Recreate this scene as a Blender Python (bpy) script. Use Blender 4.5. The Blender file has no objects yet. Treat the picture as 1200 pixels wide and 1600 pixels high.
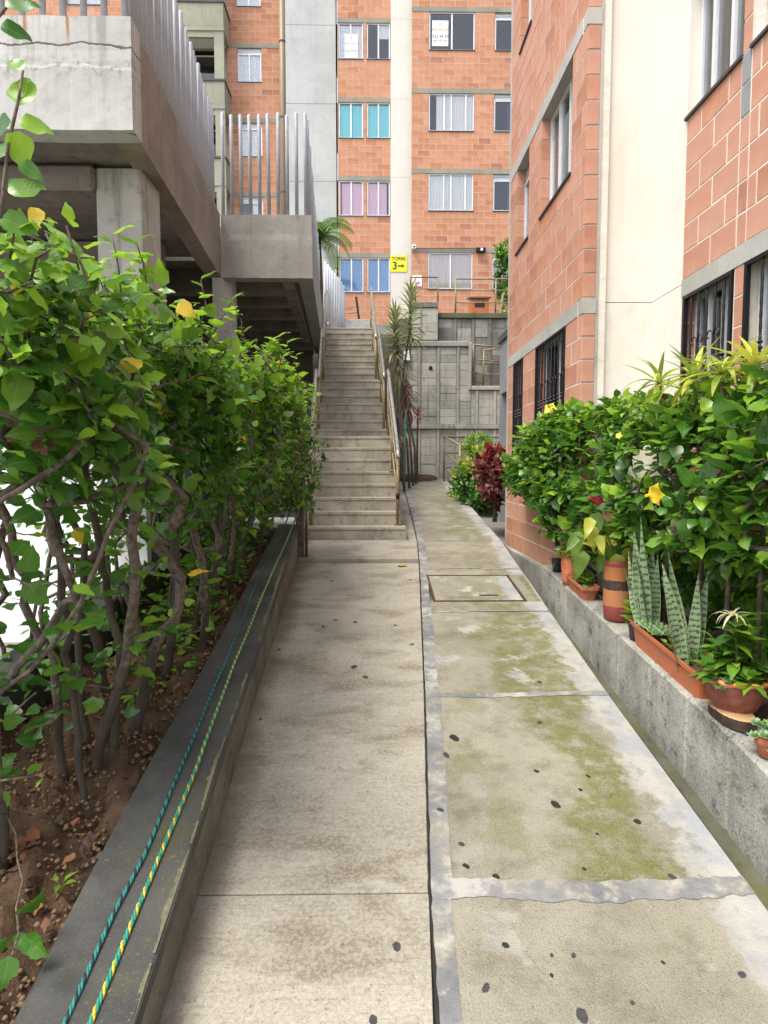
import bpy, bmesh, math, random
import numpy as np
from mathutils import Vector, Matrix, Euler

random.seed(7); rng = np.random.default_rng(7)
S = bpy.context.scene
COL = S.collection
PI = math.pi

# ------------------------------------------------------------------ camera, sky, sun, exposure
E = 1.96                                   # eye height above the foot of the ramp
F = 1000.0                                 # focal length in pixels of the 1200 x 1600 photograph
cam_d = bpy.data.cameras.new('camera'); cam = bpy.data.objects.new('camera', cam_d); COL.objects.link(cam)
cam_d.sensor_fit = 'VERTICAL'; cam_d.sensor_height = 36.0; cam_d.lens = 36.0 * F / 1600.0
cam_d.clip_start = 0.05; cam_d.clip_end = 600
cam.location = (0, 0, E)
cam.rotation_euler = Euler((math.radians(90 - 3.89), 0, math.radians(-0.92)), 'XYZ')
S.camera = cam
CR = cam.rotation_euler.to_matrix()

SUN_EL, SUN_AZ = math.radians(62), math.atan2(-0.75, -0.66)      # from the left, behind the camera
W = bpy.data.worlds.new('World'); S.world = W; W.use_nodes = True
nt = W.node_tree; bg = nt.nodes['Background']
sky = nt.nodes.new('ShaderNodeTexSky'); sky.sky_type = 'NISHITA'; sky.sun_disc = False
sky.sun_elevation = SUN_EL; sky.sun_rotation = SUN_AZ
sky.dust_density = 6.0; sky.air_density = 1.0; sky.ozone_density = 0.6; sky.altitude = 1500
hs = nt.nodes.new('ShaderNodeHueSaturation'); hs.inputs['Saturation'].default_value = 0.45     # overcast: the blue is veiled
nt.links.new(sky.outputs[0], hs.inputs['Color']); nt.links.new(hs.outputs[0], bg.inputs[0]); bg.inputs[1].default_value = 0.15
sd = bpy.data.lights.new('sun', 'SUN'); sun = bpy.data.objects.new('sun', sd); COL.objects.link(sun)
sd.energy = 1.5; sd.angle = math.radians(24); sd.color = (1.0, 0.94, 0.84)
sv = Vector((math.sin(SUN_AZ) * math.cos(SUN_EL), math.cos(SUN_AZ) * math.cos(SUN_EL), math.sin(SUN_EL)))
sun.rotation_euler = sv.to_track_quat('Z', 'Y').to_euler(); sun.location = (-6, -6, 14)
S.view_settings.view_transform = 'Standard'; S.view_settings.look = 'None'
S.view_settings.exposure = 1.5; S.view_settings.gamma = 1.0; S.view_settings.use_curve_mapping = False
S.render.engine = 'CYCLES'
S.cycles.max_bounces = 8; S.cycles.transparent_max_bounces = 12; S.cycles.use_denoising = True

# ------------------------------------------------------------------ pixel helpers (1200 x 1600 photograph)
def ray(u, v):
    return CR @ Vector(((u - 600) / F, (800 - v) / F, -1.0))
O0 = Vector((0, 0, E))
def atY(u, v, Y):
    d = ray(u, v); return O0 + d * (Y / d.y)
def atX(u, v, X):
    d = ray(u, v); return O0 + d * (X / d.x)
def zf(v, Y, u=600): return atY(u, v, Y).z
def xf(u, Y, v=732): return atY(u, v, Y).x
def hit(u, v, zfun):
    d = ray(u, v); lo, hi = 0.3, 25.0
    for _ in range(60):
        m = (lo + hi) / 2; p = O0 + d * (m / d.y)
        if p.z > zfun(p.y): lo = m
        else: hi = m
    return O0 + d * (lo / d.y)
def ramp_z(Y): return 0.12 * Y
def proj(P):
    """world points (n,3) -> pixel u, v, depth"""
    R = np.array(CR); q = (np.asarray(P) - np.array(O0)) @ R
    dep = -q[:, 2]
    return 600 + F * q[:, 0] / dep, 800 - F * q[:, 1] / dep, dep

# ------------------------------------------------------------------ scene helpers
def put(o, parent=None):
    COL.objects.link(o)
    if parent is not None:
        o.parent = parent
        r = parent
        off = Vector((0, 0, 0))
        if parent.get('_root') is not None: off = Vector(parent['_root'])
        o.matrix_parent_inverse = Matrix.Translation(-off)
    return o
def thing(name, label, cat, loc=(0, 0, 0), group=None, kind=None):
    o = bpy.data.objects.new(name, None); o.empty_display_size = 0.2
    o.location = loc; o['_root'] = list(loc)
    COL.objects.link(o)
    o['label'] = label; o['category'] = cat
    if group: o['group'] = group
    if kind: o['kind'] = kind
    return o
def tag(o, label=None, cat=None, group=None, kind=None):
    if label: o['label'] = label
    if cat: o['category'] = cat
    if group: o['group'] = group
    if kind: o['kind'] = kind
    return o

class MB:
    def __init__(s): s.v = []; s.f = []; s.uv = []; s.m = []
    def add(s, vs, fs, uvs=None, mi=0):
        b = len(s.v); s.v += [tuple(p) for p in vs]
        for i, f in enumerate(fs):
            s.f.append([b + k for k in f]); s.m.append(mi)
            s.uv.append(uvs[i] if uvs else None)
    def quad(s, a, b, c, d, uv=((0, 0), (1, 0), (1, 1), (0, 1)), mi=0): s.add([a, b, c, d], [(0, 1, 2, 3)], [uv], mi)
    def hexa(s, p, mi=0):            # 4 bottom ccw, 4 top ccw
        s.add(p, [(3, 2, 1, 0), (4, 5, 6, 7), (0, 1, 5, 4), (1, 2, 6, 5), (2, 3, 7, 6), (3, 0, 4, 7)], None, mi)
    def box(s, x0, y0, z0, x1, y1, z1, mi=0):
        x0, x1 = min(x0, x1), max(x0, x1); y0, y1 = min(y0, y1), max(y0, y1); z0, z1 = min(z0, z1), max(z0, z1)
        s.hexa([(x0, y0, z0), (x1, y0, z0), (x1, y1, z0), (x0, y1, z0), (x0, y0, z1), (x1, y0, z1), (x1, y1, z1), (x0, y1, z1)], mi)
    def beam(s, a, b, w, h, up=(0, 0, 1), mi=0):     # bar of section w x h from a to b
        a, b = Vector(a), Vector(b); d = (b - a).normalized(); u = Vector(up)
        x = d.cross(u).normalized(); u = x.cross(d).normalized()
        q = [-x * w / 2 - u * h / 2, x * w / 2 - u * h / 2, x * w / 2 + u * h / 2, -x * w / 2 + u * h / 2]
        s.add([a + k for k in q] + [b + k for k in q], [(0, 1, 2, 3), (7, 6, 5, 4), (0, 4, 5, 1), (1, 5, 6, 2), (2, 6, 7, 3), (3, 7, 4, 0)], None, mi)
    def tube(s, pts, r, n=8, cap=True, mi=0):
        pts = [Vector(p) for p in pts]; k = len(pts)
        rs = r if isinstance(r, (list, tuple, np.ndarray)) else [r] * k
        prev = None; vs = []; fs = []; uvs = []
        L = 0
        Ls = [0]
        for i in range(1, k): L += (pts[i] - pts[i - 1]).length; Ls.append(L)
        for i in range(k):
            t = (pts[min(i + 1, k - 1)] - pts[max(i - 1, 0)])
            t = t.normalized() if t.length > 1e-9 else Vector((0, 0, 1))
            if prev is None:
                a = Vector((1, 0, 0)) if abs(t.x) < 0.8 else Vector((0, 1, 0))
                x = t.cross(a).normalized()
            else:
                x = (prev - t * prev.dot(t)); x = x.normalized() if x.length > 1e-6 else t.orthogonal().normalized()
            prev = x; y = t.cross(x)
            for j in range(n):
                a = 2 * PI * j / n; vs.append(pts[i] + (x * math.cos(a) + y * math.sin(a)) * rs[i])
        for i in range(k - 1):
            for j in range(n):
                j2 = (j + 1) % n
                fs.append((i * n + j, i * n + j2, (i + 1) * n + j2, (i + 1) * n + j))
                uvs.append(((j / n, Ls[i]), ((j + 1) / n, Ls[i]), ((j + 1) / n, Ls[i + 1]), (j / n, Ls[i + 1])))
        if cap:
            fs.append(tuple(range(n))[::-1]); uvs.append(tuple((0, 0) for _ in range(n)))
            fs.append(tuple((k - 1) * n + j for j in range(n))); uvs.append(tuple((0, 0) for _ in range(n)))
        s.add(vs, fs, uvs, mi)
    def lathe(s, prof, c, n=24, wob=0, mi=0):
        c = Vector(c); vs = []; fs = []
        for r, z in prof:
            for j in range(n):
                a = 2 * PI * j / n; rr = r * (1 + wob * math.sin(a * 3 + z * 9))
                vs.append((c.x + rr * math.cos(a), c.y + rr * math.sin(a), c.z + z))
        for i in range(len(prof) - 1):
            for j in range(n):
                j2 = (j + 1) % n; fs.append((i * n + j, i * n + j2, (i + 1) * n + j2, (i + 1) * n + j))
        fs.append(tuple(range(n))[::-1]); fs.append(tuple((len(prof) - 1) * n + j for j in range(n)))
        s.add(vs, fs, None, mi)
    def loft(s, loops, mi=0, cap=True):
        n = len(loops[0]); vs = [p for l in loops for p in l]; fs = []
        for i in range(len(loops) - 1):
            for j in range(n):
                j2 = (j + 1) % n; fs.append((i * n + j, i * n + j2, (i + 1) * n + j2, (i + 1) * n + j))
        if cap: fs.append(tuple(range(n))[::-1]); fs.append(tuple((len(loops) - 1) * n + j for j in range(n)))
        s.add(vs, fs, None, mi)
    def mesh(s, name, mats, smooth=False, bevel=0):
        me = bpy.data.meshes.new(name); me.from_pydata(s.v, [], s.f)
        if any(u is not None for u in s.uv):
            l = me.uv_layers.new(name='uv'); buf = []
            for f, u in zip(s.f, s.uv):
                for k in range(len(f)): buf += list(u[k]) if u else [0.5, 0.5]
            l.data.foreach_set('uv', buf)
        for m in (mats if isinstance(mats, (list, tuple)) else [mats]): me.materials.append(m)
        if any(s.m): me.polygons.foreach_set('material_index', s.m)
        if bevel:
            bm = bmesh.new(); bm.from_mesh(me)
            es = [e for e in bm.edges if len(e.link_faces) == 2 and e.calc_face_angle(0) > 0.5]
            bmesh.ops.bevel(bm, geom=es, offset=bevel, segments=1, affect='EDGES', clamp_overlap=True)
            bm.to_mesh(me); bm.free()
        if smooth: me.polygons.foreach_set('use_smooth', [True] * len(me.polygons))
        me.update(); return me
    def build(s, name, mats, parent=None, smooth=False, bevel=0):
        return put(bpy.data.objects.new(name, s.mesh(name, mats, smooth, bevel)), parent)

def np_mesh(name, V, Fq, mats, mi=None, uv=None, smooth=True):
    """V (n,3), Fq list of (m,k) index arrays (tris or quads)"""
    me = bpy.data.meshes.new(name)
    loops = np.concatenate([f.ravel() for f in Fq]).astype(np.int32)
    tot = np.concatenate([np.full(len(f), f.shape[1], np.int32) for f in Fq])
    st = np.concatenate([[0], np.cumsum(tot)[:-1]]).astype(np.int32)
    me.vertices.add(len(V)); me.vertices.foreach_set('co', np.asarray(V, np.float32).ravel())
    me.loops.add(len(loops)); me.loops.foreach_set('vertex_index', loops)
    me.polygons.add(len(tot)); me.polygons.foreach_set('loop_start', st); me.polygons.foreach_set('loop_total', tot)
    for m in mats: me.materials.append(m)
    if mi is not None: me.polygons.foreach_set('material_index', mi.astype(np.int32))
    if smooth: me.polygons.foreach_set('use_smooth', np.ones(len(tot), bool))
    if uv is not None:
        l = me.uv_layers.new(name='uv'); l.data.foreach_set('uv', np.asarray(uv, np.float32)[loops].ravel())
    me.update(calc_edges=True); me.validate()
    return me

# ------------------------------------------------------------------ material helpers
class G:
    def __init__(s, name):
        s.mat = bpy.data.materials.new(name); s.mat.use_nodes = True; s.t = s.mat.node_tree
        s.b = s.t.nodes['Principled BSDF']; s.out = s.t.nodes['Material Output']
        s._co = None
    def n(s, typ, **kw):
        x = s.t.nodes.new(typ)
        for k, v in kw.items(): setattr(x, k, v)
        return x
    def set(s, sock, v):
        if v is None: return
        if hasattr(v, 'is_output') or isinstance(v, bpy.types.NodeSocket): s.t.links.new(v, sock)
        else:
            if isinstance(v, (tuple, list)) and len(v) == 3 and sock.type == 'RGBA': v = (*v, 1)
            sock.default_value = v
    @property
    def co(s):
        if s._co is None: s._co = s.n('ShaderNodeTexCoord')
        return s._co
    @property
    def P(s): return s.co.outputs['Object']
    @property
    def UV(s): return s.co.outputs['UV']
    def scale(s, v, sc):
        m = s.n('ShaderNodeMapping'); s.set(m.inputs['Vector'], v); m.inputs['Scale'].default_value = sc; return m.outputs[0]
    def noise(s, v, scale, detail=4, rough=0.55, dist=0.0):
        x = s.n('ShaderNodeTexNoise'); s.set(x.inputs['Vector'], v); x.inputs['Scale'].default_value = scale
        x.inputs['Detail'].default_value = detail; x.inputs['Roughness'].default_value = rough; x.inputs['Distortion'].default_value = dist
        return x.outputs['Fac']
    def vor(s, v, scale, feature='F1', out='Distance'):
        x = s.n('ShaderNodeTexVoronoi', feature=feature); s.set(x.inputs['Vector'], v); x.inputs['Scale'].default_value = scale
        return x.outputs[out]
    def wave(s, v, scale, dist=0, det=2, dirn='X', dscale=1.0):
        x = s.n('ShaderNodeTexWave', bands_direction=dirn); s.set(x.inputs['Vector'], v)
        x.inputs['Scale'].default_value = scale; x.inputs['Distortion'].default_value = dist; x.inputs['Detail'].default_value = det
        x.inputs['Detail Scale'].default_value = dscale
        return x.outputs['Fac']
    def step(s, f, a, b, lo=0.0, hi=1.0):
        x = s.n('ShaderNodeMapRange'); x.interpolation_type = 'SMOOTHSTEP'
        s.set(x.inputs[0], f); x.inputs[1].default_value = a; x.inputs[2].default_value = b
        x.inputs[3].default_value = lo; x.inputs[4].default_value = hi; return x.outputs[0]
    def math(s, op, a, b=None, clamp=False):
        x = s.n('ShaderNodeMath', operation=op); x.use_clamp = clamp
        s.set(x.inputs[0], a)
        if b is not None: s.set(x.inputs[1], b)
        return x.outputs[0]
    def mix(s, f, a, b, mode='MIX'):
        x = s.n('ShaderNodeMix', data_type='RGBA', blend_type=mode)
        s.set(x.inputs[0], f); s.set(x.inputs[6], a); s.set(x.inputs[7], b); return x.outputs[2]
    def ramp(s, f, stops):
        x = s.n('ShaderNodeValToRGB'); s.set(x.inputs[0], f)
        e = x.color_ramp.elements
        while len(e) < len(stops): e.new(0.5)
        for k, (p, c) in zip(e, stops): k.position = p; k.color = (*c, 1)
        return x.outputs[0]
    def sep(s, v):
        x = s.n('ShaderNodeSeparateXYZ'); s.set(x.inputs[0], v); return x.outputs
    def bump(s, h, strength=0.3, dist=0.01, nrm=None):
        x = s.n('ShaderNodeBump'); x.inputs['Strength'].default_value = strength; x.inputs['Distance'].default_value = dist
        s.set(x.inputs['Height'], h)
        if nrm is not None: s.set(x.inputs['Normal'], nrm)
        s.t.links.new(x.outputs[0], s.b.inputs['Normal']); return x.outputs[0]
    def rnd(s):
        a = s.n('ShaderNodeObjectInfo').outputs['Random']; b = s.n('ShaderNodeNewGeometry').outputs['Random Per Island']
        return s.math('FRACT', s.math('ADD', a, b))
    def done(s, col=None, rough=0.7, spec=0.4, metal=0.0):
        s.set(s.b.inputs['Base Color'], col); s.set(s.b.inputs['Roughness'], rough)
        s.b.inputs['Specular IOR Level'].default_value = spec; s.b.inputs['Metallic'].default_value = metal
        return s.mat

def concrete(name, c1, c2, dirt=(0.06, 0.06, 0.05), dirt_amt=0.4, speck=0.3, streak=0.0, bump=0.35, scale=1.0, rough=0.85, moss=None, moss_amt=0, fs=130):
    g = G(name); p = g.P
    a = g.noise(p, 1.3 * scale, 6); b = g.noise(p, 7 * scale, 8, 0.65); c = g.noise(p, fs, 3, 0.6)
    col = g.mix(g.step(a, 0.35, 0.65), c1, c2)
    col = g.mix(g.math('MULTIPLY', g.step(b, 0.5, 0.75), dirt_amt), col, dirt)
    col = g.mix(g.math('MULTIPLY', g.step(c, 0.55, 0.72), speck), col, dirt)
    col = g.mix(g.math('MULTIPLY', g.step(c, 0.46, 0.3), speck * 0.6), col, tuple(min(1, k * 1.35) for k in c1))
    if streak:
        st = g.noise(g.scale(p, (9, 9, 0.5)), 1.0, 5, 0.6)
        col = g.mix(g.math('MULTIPLY', g.step(st, 0.52, 0.72), streak), col, dirt)
    if moss:
        mm = g.noise(p, 3.1, 6, 0.7)
        col = g.mix(g.math('MULTIPLY', g.step(mm, 0.5, 0.68), moss_amt), col, moss)
    h = g.math('ADD', g.math('MULTIPLY', b, 1.0), g.math('MULTIPLY', c, 0.5))
    g.bump(h, bump, 0.012)
    return g.done(col, rough, 0.3)

def plain(name, c, rough=0.5, metal=0.0, var=0.15, spec=0.4, nscale=14, bump=0.0, dirt=None, dirt_amt=0.0):
    g = G(name); a = g.noise(g.P, nscale, 5, 0.6)
    col = g.mix(g.step(a, 0.3, 0.7), tuple(k * (1 - var) for k in c), tuple(min(1, k * (1 + var)) for k in c))
    if dirt:
        d = g.noise(g.P, nscale * 0.35, 7, 0.7)
        col = g.mix(g.math('MULTIPLY', g.step(d, 0.5, 0.7), dirt_amt), col, dirt)
    if bump: g.bump(a, bump, 0.005)
    return g.done(col, rough, spec, metal)

def brick_mat(name, stops, grain=0.25):
    g = G(name); r = g.rnd()
    col = g.ramp(r, stops)
    a = g.noise(g.P, 5, 6, 0.6); b = g.noise(g.P, 90, 3, 0.6)
    w = g.noise(g.scale(g.P, (4, 4, 60)), 1.0, 3)
    col = g.mix(g.step(a, 0.35, 0.7, 0, 0.3), col, (0.62, 0.34, 0.22))
    col = g.mix(g.step(a, 0.45, 0.28, 0, 0.22), col, (0.26, 0.09, 0.045))
    col = g.mix(g.step(b, 0.55, 0.75, 0, grain), col, (0.2, 0.07, 0.04))
    gr = g.noise(g.scale(g.P, (5, 5, .6)), 1.0, 5, .65); col = g.mix(g.step(gr, 0.52, 0.75, 0, 0.35), col, (0.17, 0.085, 0.055))
    lt = g.noise(g.P, 1.1, 5, .6); col = g.mix(g.step(lt, 0.5, 0.7, 0, 0.22), col, (0.62, 0.42, 0.33))
    g.bump(g.math('ADD', g.math('MULTIPLY', w, 0.5), b), 0.3, 0.004)
    return g.done(col, 0.8, 0.3)

def leaf_mat(name, ca, cb, vein=(0.2, 0.32, 0.08), rough=0.27, trans=0.3, spots=None, veinamt=0.35):
    g = G(name); r = g.rnd()
    col = g.mix(r, ca, cb)
    u, v, _ = g.sep(g.UV)
    au = g.math('ABSOLUTE', g.math('SUBTRACT', u, 0.5))
    mid = g.step(au, 0.03, 0.012)
    ph = g.math('SUBTRACT', g.math('MULTIPLY', v, 44.0), g.math('MULTIPLY', au, 42.0))
    sv_ = g.step(g.math('SINE', ph), 0.86, 0.99)
    vm = g.math('MAXIMUM', mid, g.math('MULTIPLY', sv_, 0.5))
    col = g.mix(g.math('MULTIPLY', vm, veinamt), col, vein)
    nz = g.noise(g.P, 22, 4)
    col = g.mix(g.step(nz, 0.4, 0.75, 0, 0.3), col, tuple(k * 0.55 for k in ca))
    if spots:
        col = g.mix(g.step(g.noise(g.P, 9, 5, 0.7), 0.5, 0.62), col, spots)
    g.bump(g.math('SUBTRACT', g.math('MULTIPLY', nz, 0.5), vm), 0.25, 0.004)
    g.done(col, rough, 0.5)
    tr = g.n('ShaderNodeBsdfTranslucent'); g.set(tr.inputs[0], g.mix(0.5, col, tuple(min(1, k * 1.6) for k in cb)))
    mx = g.n('ShaderNodeMixShader'); mx.inputs[0].default_value = trans
    g.t.links.new(g.b.outputs[0], mx.inputs[1]); g.t.links.new(tr.outputs[0], mx.inputs[2])
    g.t.links.new(mx.outputs[0], g.out.inputs[0])
    return g.mat

def glass_mat(name, tint=(0.985, 0.99, 0.995), refl=0.03):
    g = G(name)
    tr = g.n('ShaderNodeBsdfTransparent'); g.set(tr.inputs[0], tint)
    gl = g.n('ShaderNodeBsdfGlossy'); gl.inputs['Roughness'].default_value = 0.03
    lw = g.n('ShaderNodeFresnel'); lw.inputs[0].default_value = 1.45
    f = g.math('ADD', g.math('MULTIPLY', lw.outputs[0], 0.8), refl, True)
    mx = g.n('ShaderNodeMixShader'); g.set(mx.inputs[0], f)
    g.t.links.new(tr.outputs[0], mx.inputs[1]); g.t.links.new(gl.outputs[0], mx.inputs[2]); g.t.links.new(mx.outputs[0], g.out.inputs[0])
    g.t.nodes.remove(g.b); return g.mat

BR_N = brick_mat('brick_salmon', [(0.0, (0.40, 0.185, 0.12)), (0.35, (0.45, 0.225, 0.15)), (0.7, (0.48, 0.255, 0.18)), (0.93, (0.44, 0.19, 0.105)), (1.0, (0.34, 0.15, 0.10))])
BR_F = brick_mat('brick_orange', [(0.0, (0.41, 0.175, 0.085)), (0.3, (0.47, 0.215, 0.115)), (0.7, (0.50, 0.24, 0.14)), (0.95, (0.42, 0.165, 0.08)), (1.0, (0.31, 0.125, 0.085))])
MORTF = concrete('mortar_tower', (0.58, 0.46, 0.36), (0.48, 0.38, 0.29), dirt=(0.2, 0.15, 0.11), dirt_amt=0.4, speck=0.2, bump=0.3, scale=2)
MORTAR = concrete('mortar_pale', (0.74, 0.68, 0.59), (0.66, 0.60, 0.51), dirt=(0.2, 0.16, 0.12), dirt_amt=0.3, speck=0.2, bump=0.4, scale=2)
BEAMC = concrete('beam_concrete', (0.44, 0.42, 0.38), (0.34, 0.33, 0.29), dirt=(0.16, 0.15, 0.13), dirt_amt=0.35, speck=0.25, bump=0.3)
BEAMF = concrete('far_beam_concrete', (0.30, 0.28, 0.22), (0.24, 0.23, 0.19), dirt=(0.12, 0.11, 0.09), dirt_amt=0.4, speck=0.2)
CREAM = concrete('cream_paint', (0.70, 0.655, 0.575), (0.65, 0.605, 0.525), dirt=(0.46, 0.40, 0.31), dirt_amt=0.25, speck=0.05, streak=0.22, bump=0.2, scale=0.8)
WHITEW = concrete('ivory_paint', (0.66, 0.63, 0.565), (0.62, 0.59, 0.525), dirt=(0.5, 0.45, 0.36), dirt_amt=0.12, speck=0.05, bump=0.1)
WHITE = concrete('white_paint', (0.86, 0.86, 0.86), (0.82, 0.82, 0.83), dirt=(0.6, 0.6, 0.6), dirt_amt=0.1, speck=0.03, bump=0.1)
PANELC = concrete('panel_concrete', (0.46, 0.47, 0.45), (0.38, 0.39, 0.37), dirt=(0.24, 0.24, 0.22), dirt_amt=0.4, speck=0.15, streak=0.25, bump=0.2, scale=0.7)
OLIVEC = concrete('olive_concrete', (0.33, 0.33, 0.24), (0.27, 0.27, 0.2), dirt=(0.15, 0.15, 0.11), dirt_amt=0.45, speck=0.15, streak=0.25, bump=0.2, scale=0.7)
DARKC = concrete('dark_coping', (0.10, 0.095, 0.09), (0.07, 0.07, 0.065), speck=0.2)
def fascia_mat():
    g = G('fascia_cast'); p = g.P; x, y, z = g.sep(p)
    a = g.noise(p, 1.2, 6, .6); b = g.noise(p, 7, 8, .65); c = g.noise(p, 110, 3, .6)
    col = g.mix(g.step(a, .35, .65), (.47, .46, .425), (.38, .375, .345))
    col = g.mix(g.step(b, .5, .74, 0, .4), col, (.2, .19, .165))
    st = g.noise(g.scale(p, (11, 11, .45)), 1, 5, .6); fall = g.step(z, E + 2.95, E + 3.85, .15, .6)
    col = g.mix(g.math('MULTIPLY', g.step(st, .53, .70), fall), col, (.20, .185, .155))
    col = g.mix(g.math('MULTIPLY', g.step(st, .42, .30), .35), col, (.62, .61, .58))
    zz = g.math('ADD', z, g.math('MULTIPLY', g.math('SUBTRACT', g.noise(p, 2.6, 5, .6), .5), .16))
    d = g.math('ABSOLUTE', g.math('SUBTRACT', zz, E + 3.58)); crack = g.step(d, .012, .004)
    col = g.mix(g.math('MULTIPLY', crack, .85), col, (.06, .055, .045))
    d2 = g.math('ABSOLUTE', g.math('SUBTRACT', zz, E + 3.40)); col = g.mix(g.step(d2, .018, .006, 0, .5), col, (.62, .61, .58))
    patch = g.math('MULTIPLY', g.step(d2, .14, .02), g.step(g.noise(p, 16, 6, .7), .5, .62)); col = g.mix(g.math('MULTIPLY', patch, .6), col, (.17, .16, .14))
    for xx in (-2.94, -2.58):
        w = g.step(g.math('ABSOLUTE', g.math('SUBTRACT', g.math('ADD', x, g.math('MULTIPLY', g.math('SUBTRACT', b, .5), .03)), xx)), .022, .005); f2 = g.step(z, E + 3.52, E + 3.72)
        col = g.mix(g.math('MULTIPLY', g.math('MULTIPLY', w, f2), .85), col, (.30, .12, .04))
    g.bump(g.math('SUBTRACT', g.math('ADD', b, g.math('MULTIPLY', c, .4)), g.math('MULTIPLY', crack, 2.0)), .5, .012)
    return g.done(col, .85, .3)
FASC = fascia_mat()
FASB = concrete('fascia_brown', (0.27, 0.215, 0.165), (0.205, 0.16, 0.122), dirt=(0.10, 0.08, 0.065), dirt_amt=0.5, speck=0.25, streak=0.3, bump=0.5, scale=1.3)
FASG = concrete('fascia_grey', (0.34, 0.32, 0.28), (0.28, 0.265, 0.235), dirt=(0.12, 0.11, 0.1), dirt_amt=0.45, speck=0.2, streak=0.25, bump=0.6, scale=1.3)
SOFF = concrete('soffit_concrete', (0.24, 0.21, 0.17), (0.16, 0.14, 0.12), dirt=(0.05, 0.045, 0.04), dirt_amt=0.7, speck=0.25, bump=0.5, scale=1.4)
COLC = concrete('column_concrete', (0.46, 0.44, 0.39), (0.34, 0.32, 0.28), dirt=(0.1, 0.09, 0.07), dirt_amt=0.5, speck=0.2, streak=0.7, bump=0.4)
STEPC = concrete('step_concrete', (0.40, 0.36, 0.285), (0.28, 0.245, 0.185), dirt=(0.075, 0.063, 0.045), dirt_amt=0.6, speck=0.5, streak=0.35, bump=0.5, scale=1.5)
GREYB = [concrete('block_' + n, c1, c2, dirt=(0.045, 0.043, 0.038), dirt_amt=da, speck=0.3, streak=st, bump=0.6, scale=1.2, fs=70) for n, c1, c2, da, st in
         (('light', (0.47, 0.44, 0.375), (0.36, 0.34, 0.29), 0.4, 0.4), ('mid', (0.37, 0.35, 0.30), (0.27, 0.26, 0.22), 0.5, 0.5), ('dark', (0.24, 0.225, 0.19), (0.15, 0.14, 0.12), 0.6, 0.75))]
MOSSC = concrete('mossy_cap', (0.12, 0.12, 0.075), (0.08, 0.085, 0.05), dirt=(0.04, 0.04, 0.03), dirt_amt=0.5, moss=(0.14, 0.15, 0.04), moss_amt=0.6, bump=0.8)
PLANTW = concrete('planter_concrete', (0.36, 0.35, 0.31), (0.22, 0.215, 0.19), dirt=(0.04, 0.04, 0.033), dirt_amt=0.85, speck=0.85, streak=0.22, bump=0.7, scale=1.6, moss=(0.14, 0.15, 0.05), moss_amt=0.25, fs=95)
KERBT = concrete('wall_top_concrete', (0.070, 0.070, 0.066), (0.046, 0.046, 0.044), dirt=(0.022, 0.022, 0.02), dirt_amt=0.55, speck=0.45, bump=0.3, scale=1.7, moss=(0.12, 0.115, 0.045), moss_amt=0.55, fs=150)
def walltop_mat():
    g = G('wall_top_cast'); p = g.P
    a = g.noise(p, 1.6, 6, .6); b = g.noise(p, 6, 8, .7); c = g.noise(p, 120, 3, .6); l = g.noise(p, 48, 5, .75); big = g.noise(p, 2.3, 6, .7)
    col = g.mix(g.step(a, .35, .65), (.080, .079, .072), (.042, .042, .039))
    col = g.mix(g.step(b, .52, .72, 0, .6), col, (.022, .022, .02))
    col = g.mix(g.step(big, .5, .64, 0, .55), col, (.075, .075, .03))
    li = g.math('MULTIPLY', g.step(l, .60, .68), g.step(big, .40, .58)); col = g.mix(g.math('MULTIPLY', li, .8), col, (.22, .20, .085))
    col = g.mix(g.step(c, .56, .7, 0, .4), col, (.14, .135, .12))
    g.bump(g.math('ADD', b, g.math('MULTIPLY', l, .6)), .45, .008)
    return g.done(col, .72, .35)
KERBT = walltop_mat()
KERBS = concrete('wall_side_concrete', (0.20, 0.185, 0.145), (0.12, 0.112, 0.088), dirt=(0.035, 0.033, 0.026), dirt_amt=0.7, speck=0.6, streak=0.45, bump=0.5, scale=2)
GUT = concrete('gutter_concrete', (0.12, 0.115, 0.08), (0.07, 0.07, 0.045), dirt=(0.04, 0.04, 0.03), dirt_amt=0.6, speck=0.5, bump=0.7, scale=2, moss=(0.095, 0.10, 0.022), moss_amt=0.7)
ANNEX = concrete('annex_grey', (0.27, 0.27, 0.275), (0.23, 0.23, 0.235), dirt=(0.13, 0.13, 0.13), dirt_amt=0.3, speck=0.05, bump=0.1)
TANW = concrete('tan_wall', (0.36, 0.32, 0.26), (0.3, 0.26, 0.21), dirt_amt=0.3, speck=0.1)
FRAME = plain('aluminium_frame', (0.72, 0.72, 0.72), 0.4, 0.3, 0.05)
DKFRAME = plain('dark_sill', (0.05, 0.045, 0.045), 0.6)
IRON = plain('black_iron', (0.018, 0.017, 0.02), 0.45, 0.5)
GLASS = glass_mat('window_glass')
GLASSD = glass_mat('dim_glass', (0.86, 0.88, 0.9), 0.04)
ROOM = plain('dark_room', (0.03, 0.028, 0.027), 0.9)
STEEL = plain('galvanised_post', (0.36, 0.37, 0.39), 0.5, 0.0, 0.12, nscale=9, dirt=(0.25, 0.17, 0.1), dirt_amt=0.25)
STEELW = plain('pale_post', (0.62, 0.64, 0.68), 0.5, 0.0, 0.08, nscale=9)
OCHRE = plain('ochre_rail', (0.25, 0.195, 0.11), 0.5, 0.2, 0.25, nscale=20, dirt=(0.12, 0.08, 0.04), dirt_amt=0.4)
WORN = plain('worn_handrail', (0.38, 0.38, 0.33), 0.32, 0.7, 0.2, nscale=12, dirt=(0.14, 0.16, 0.11), dirt_amt=0.7)
TERRA = plain('terracotta', (0.40, 0.125, 0.06), 0.75, 0, 0.18, nscale=16, bump=0.2, dirt=(0.19, 0.09, 0.055), dirt_amt=0.4)
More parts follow.
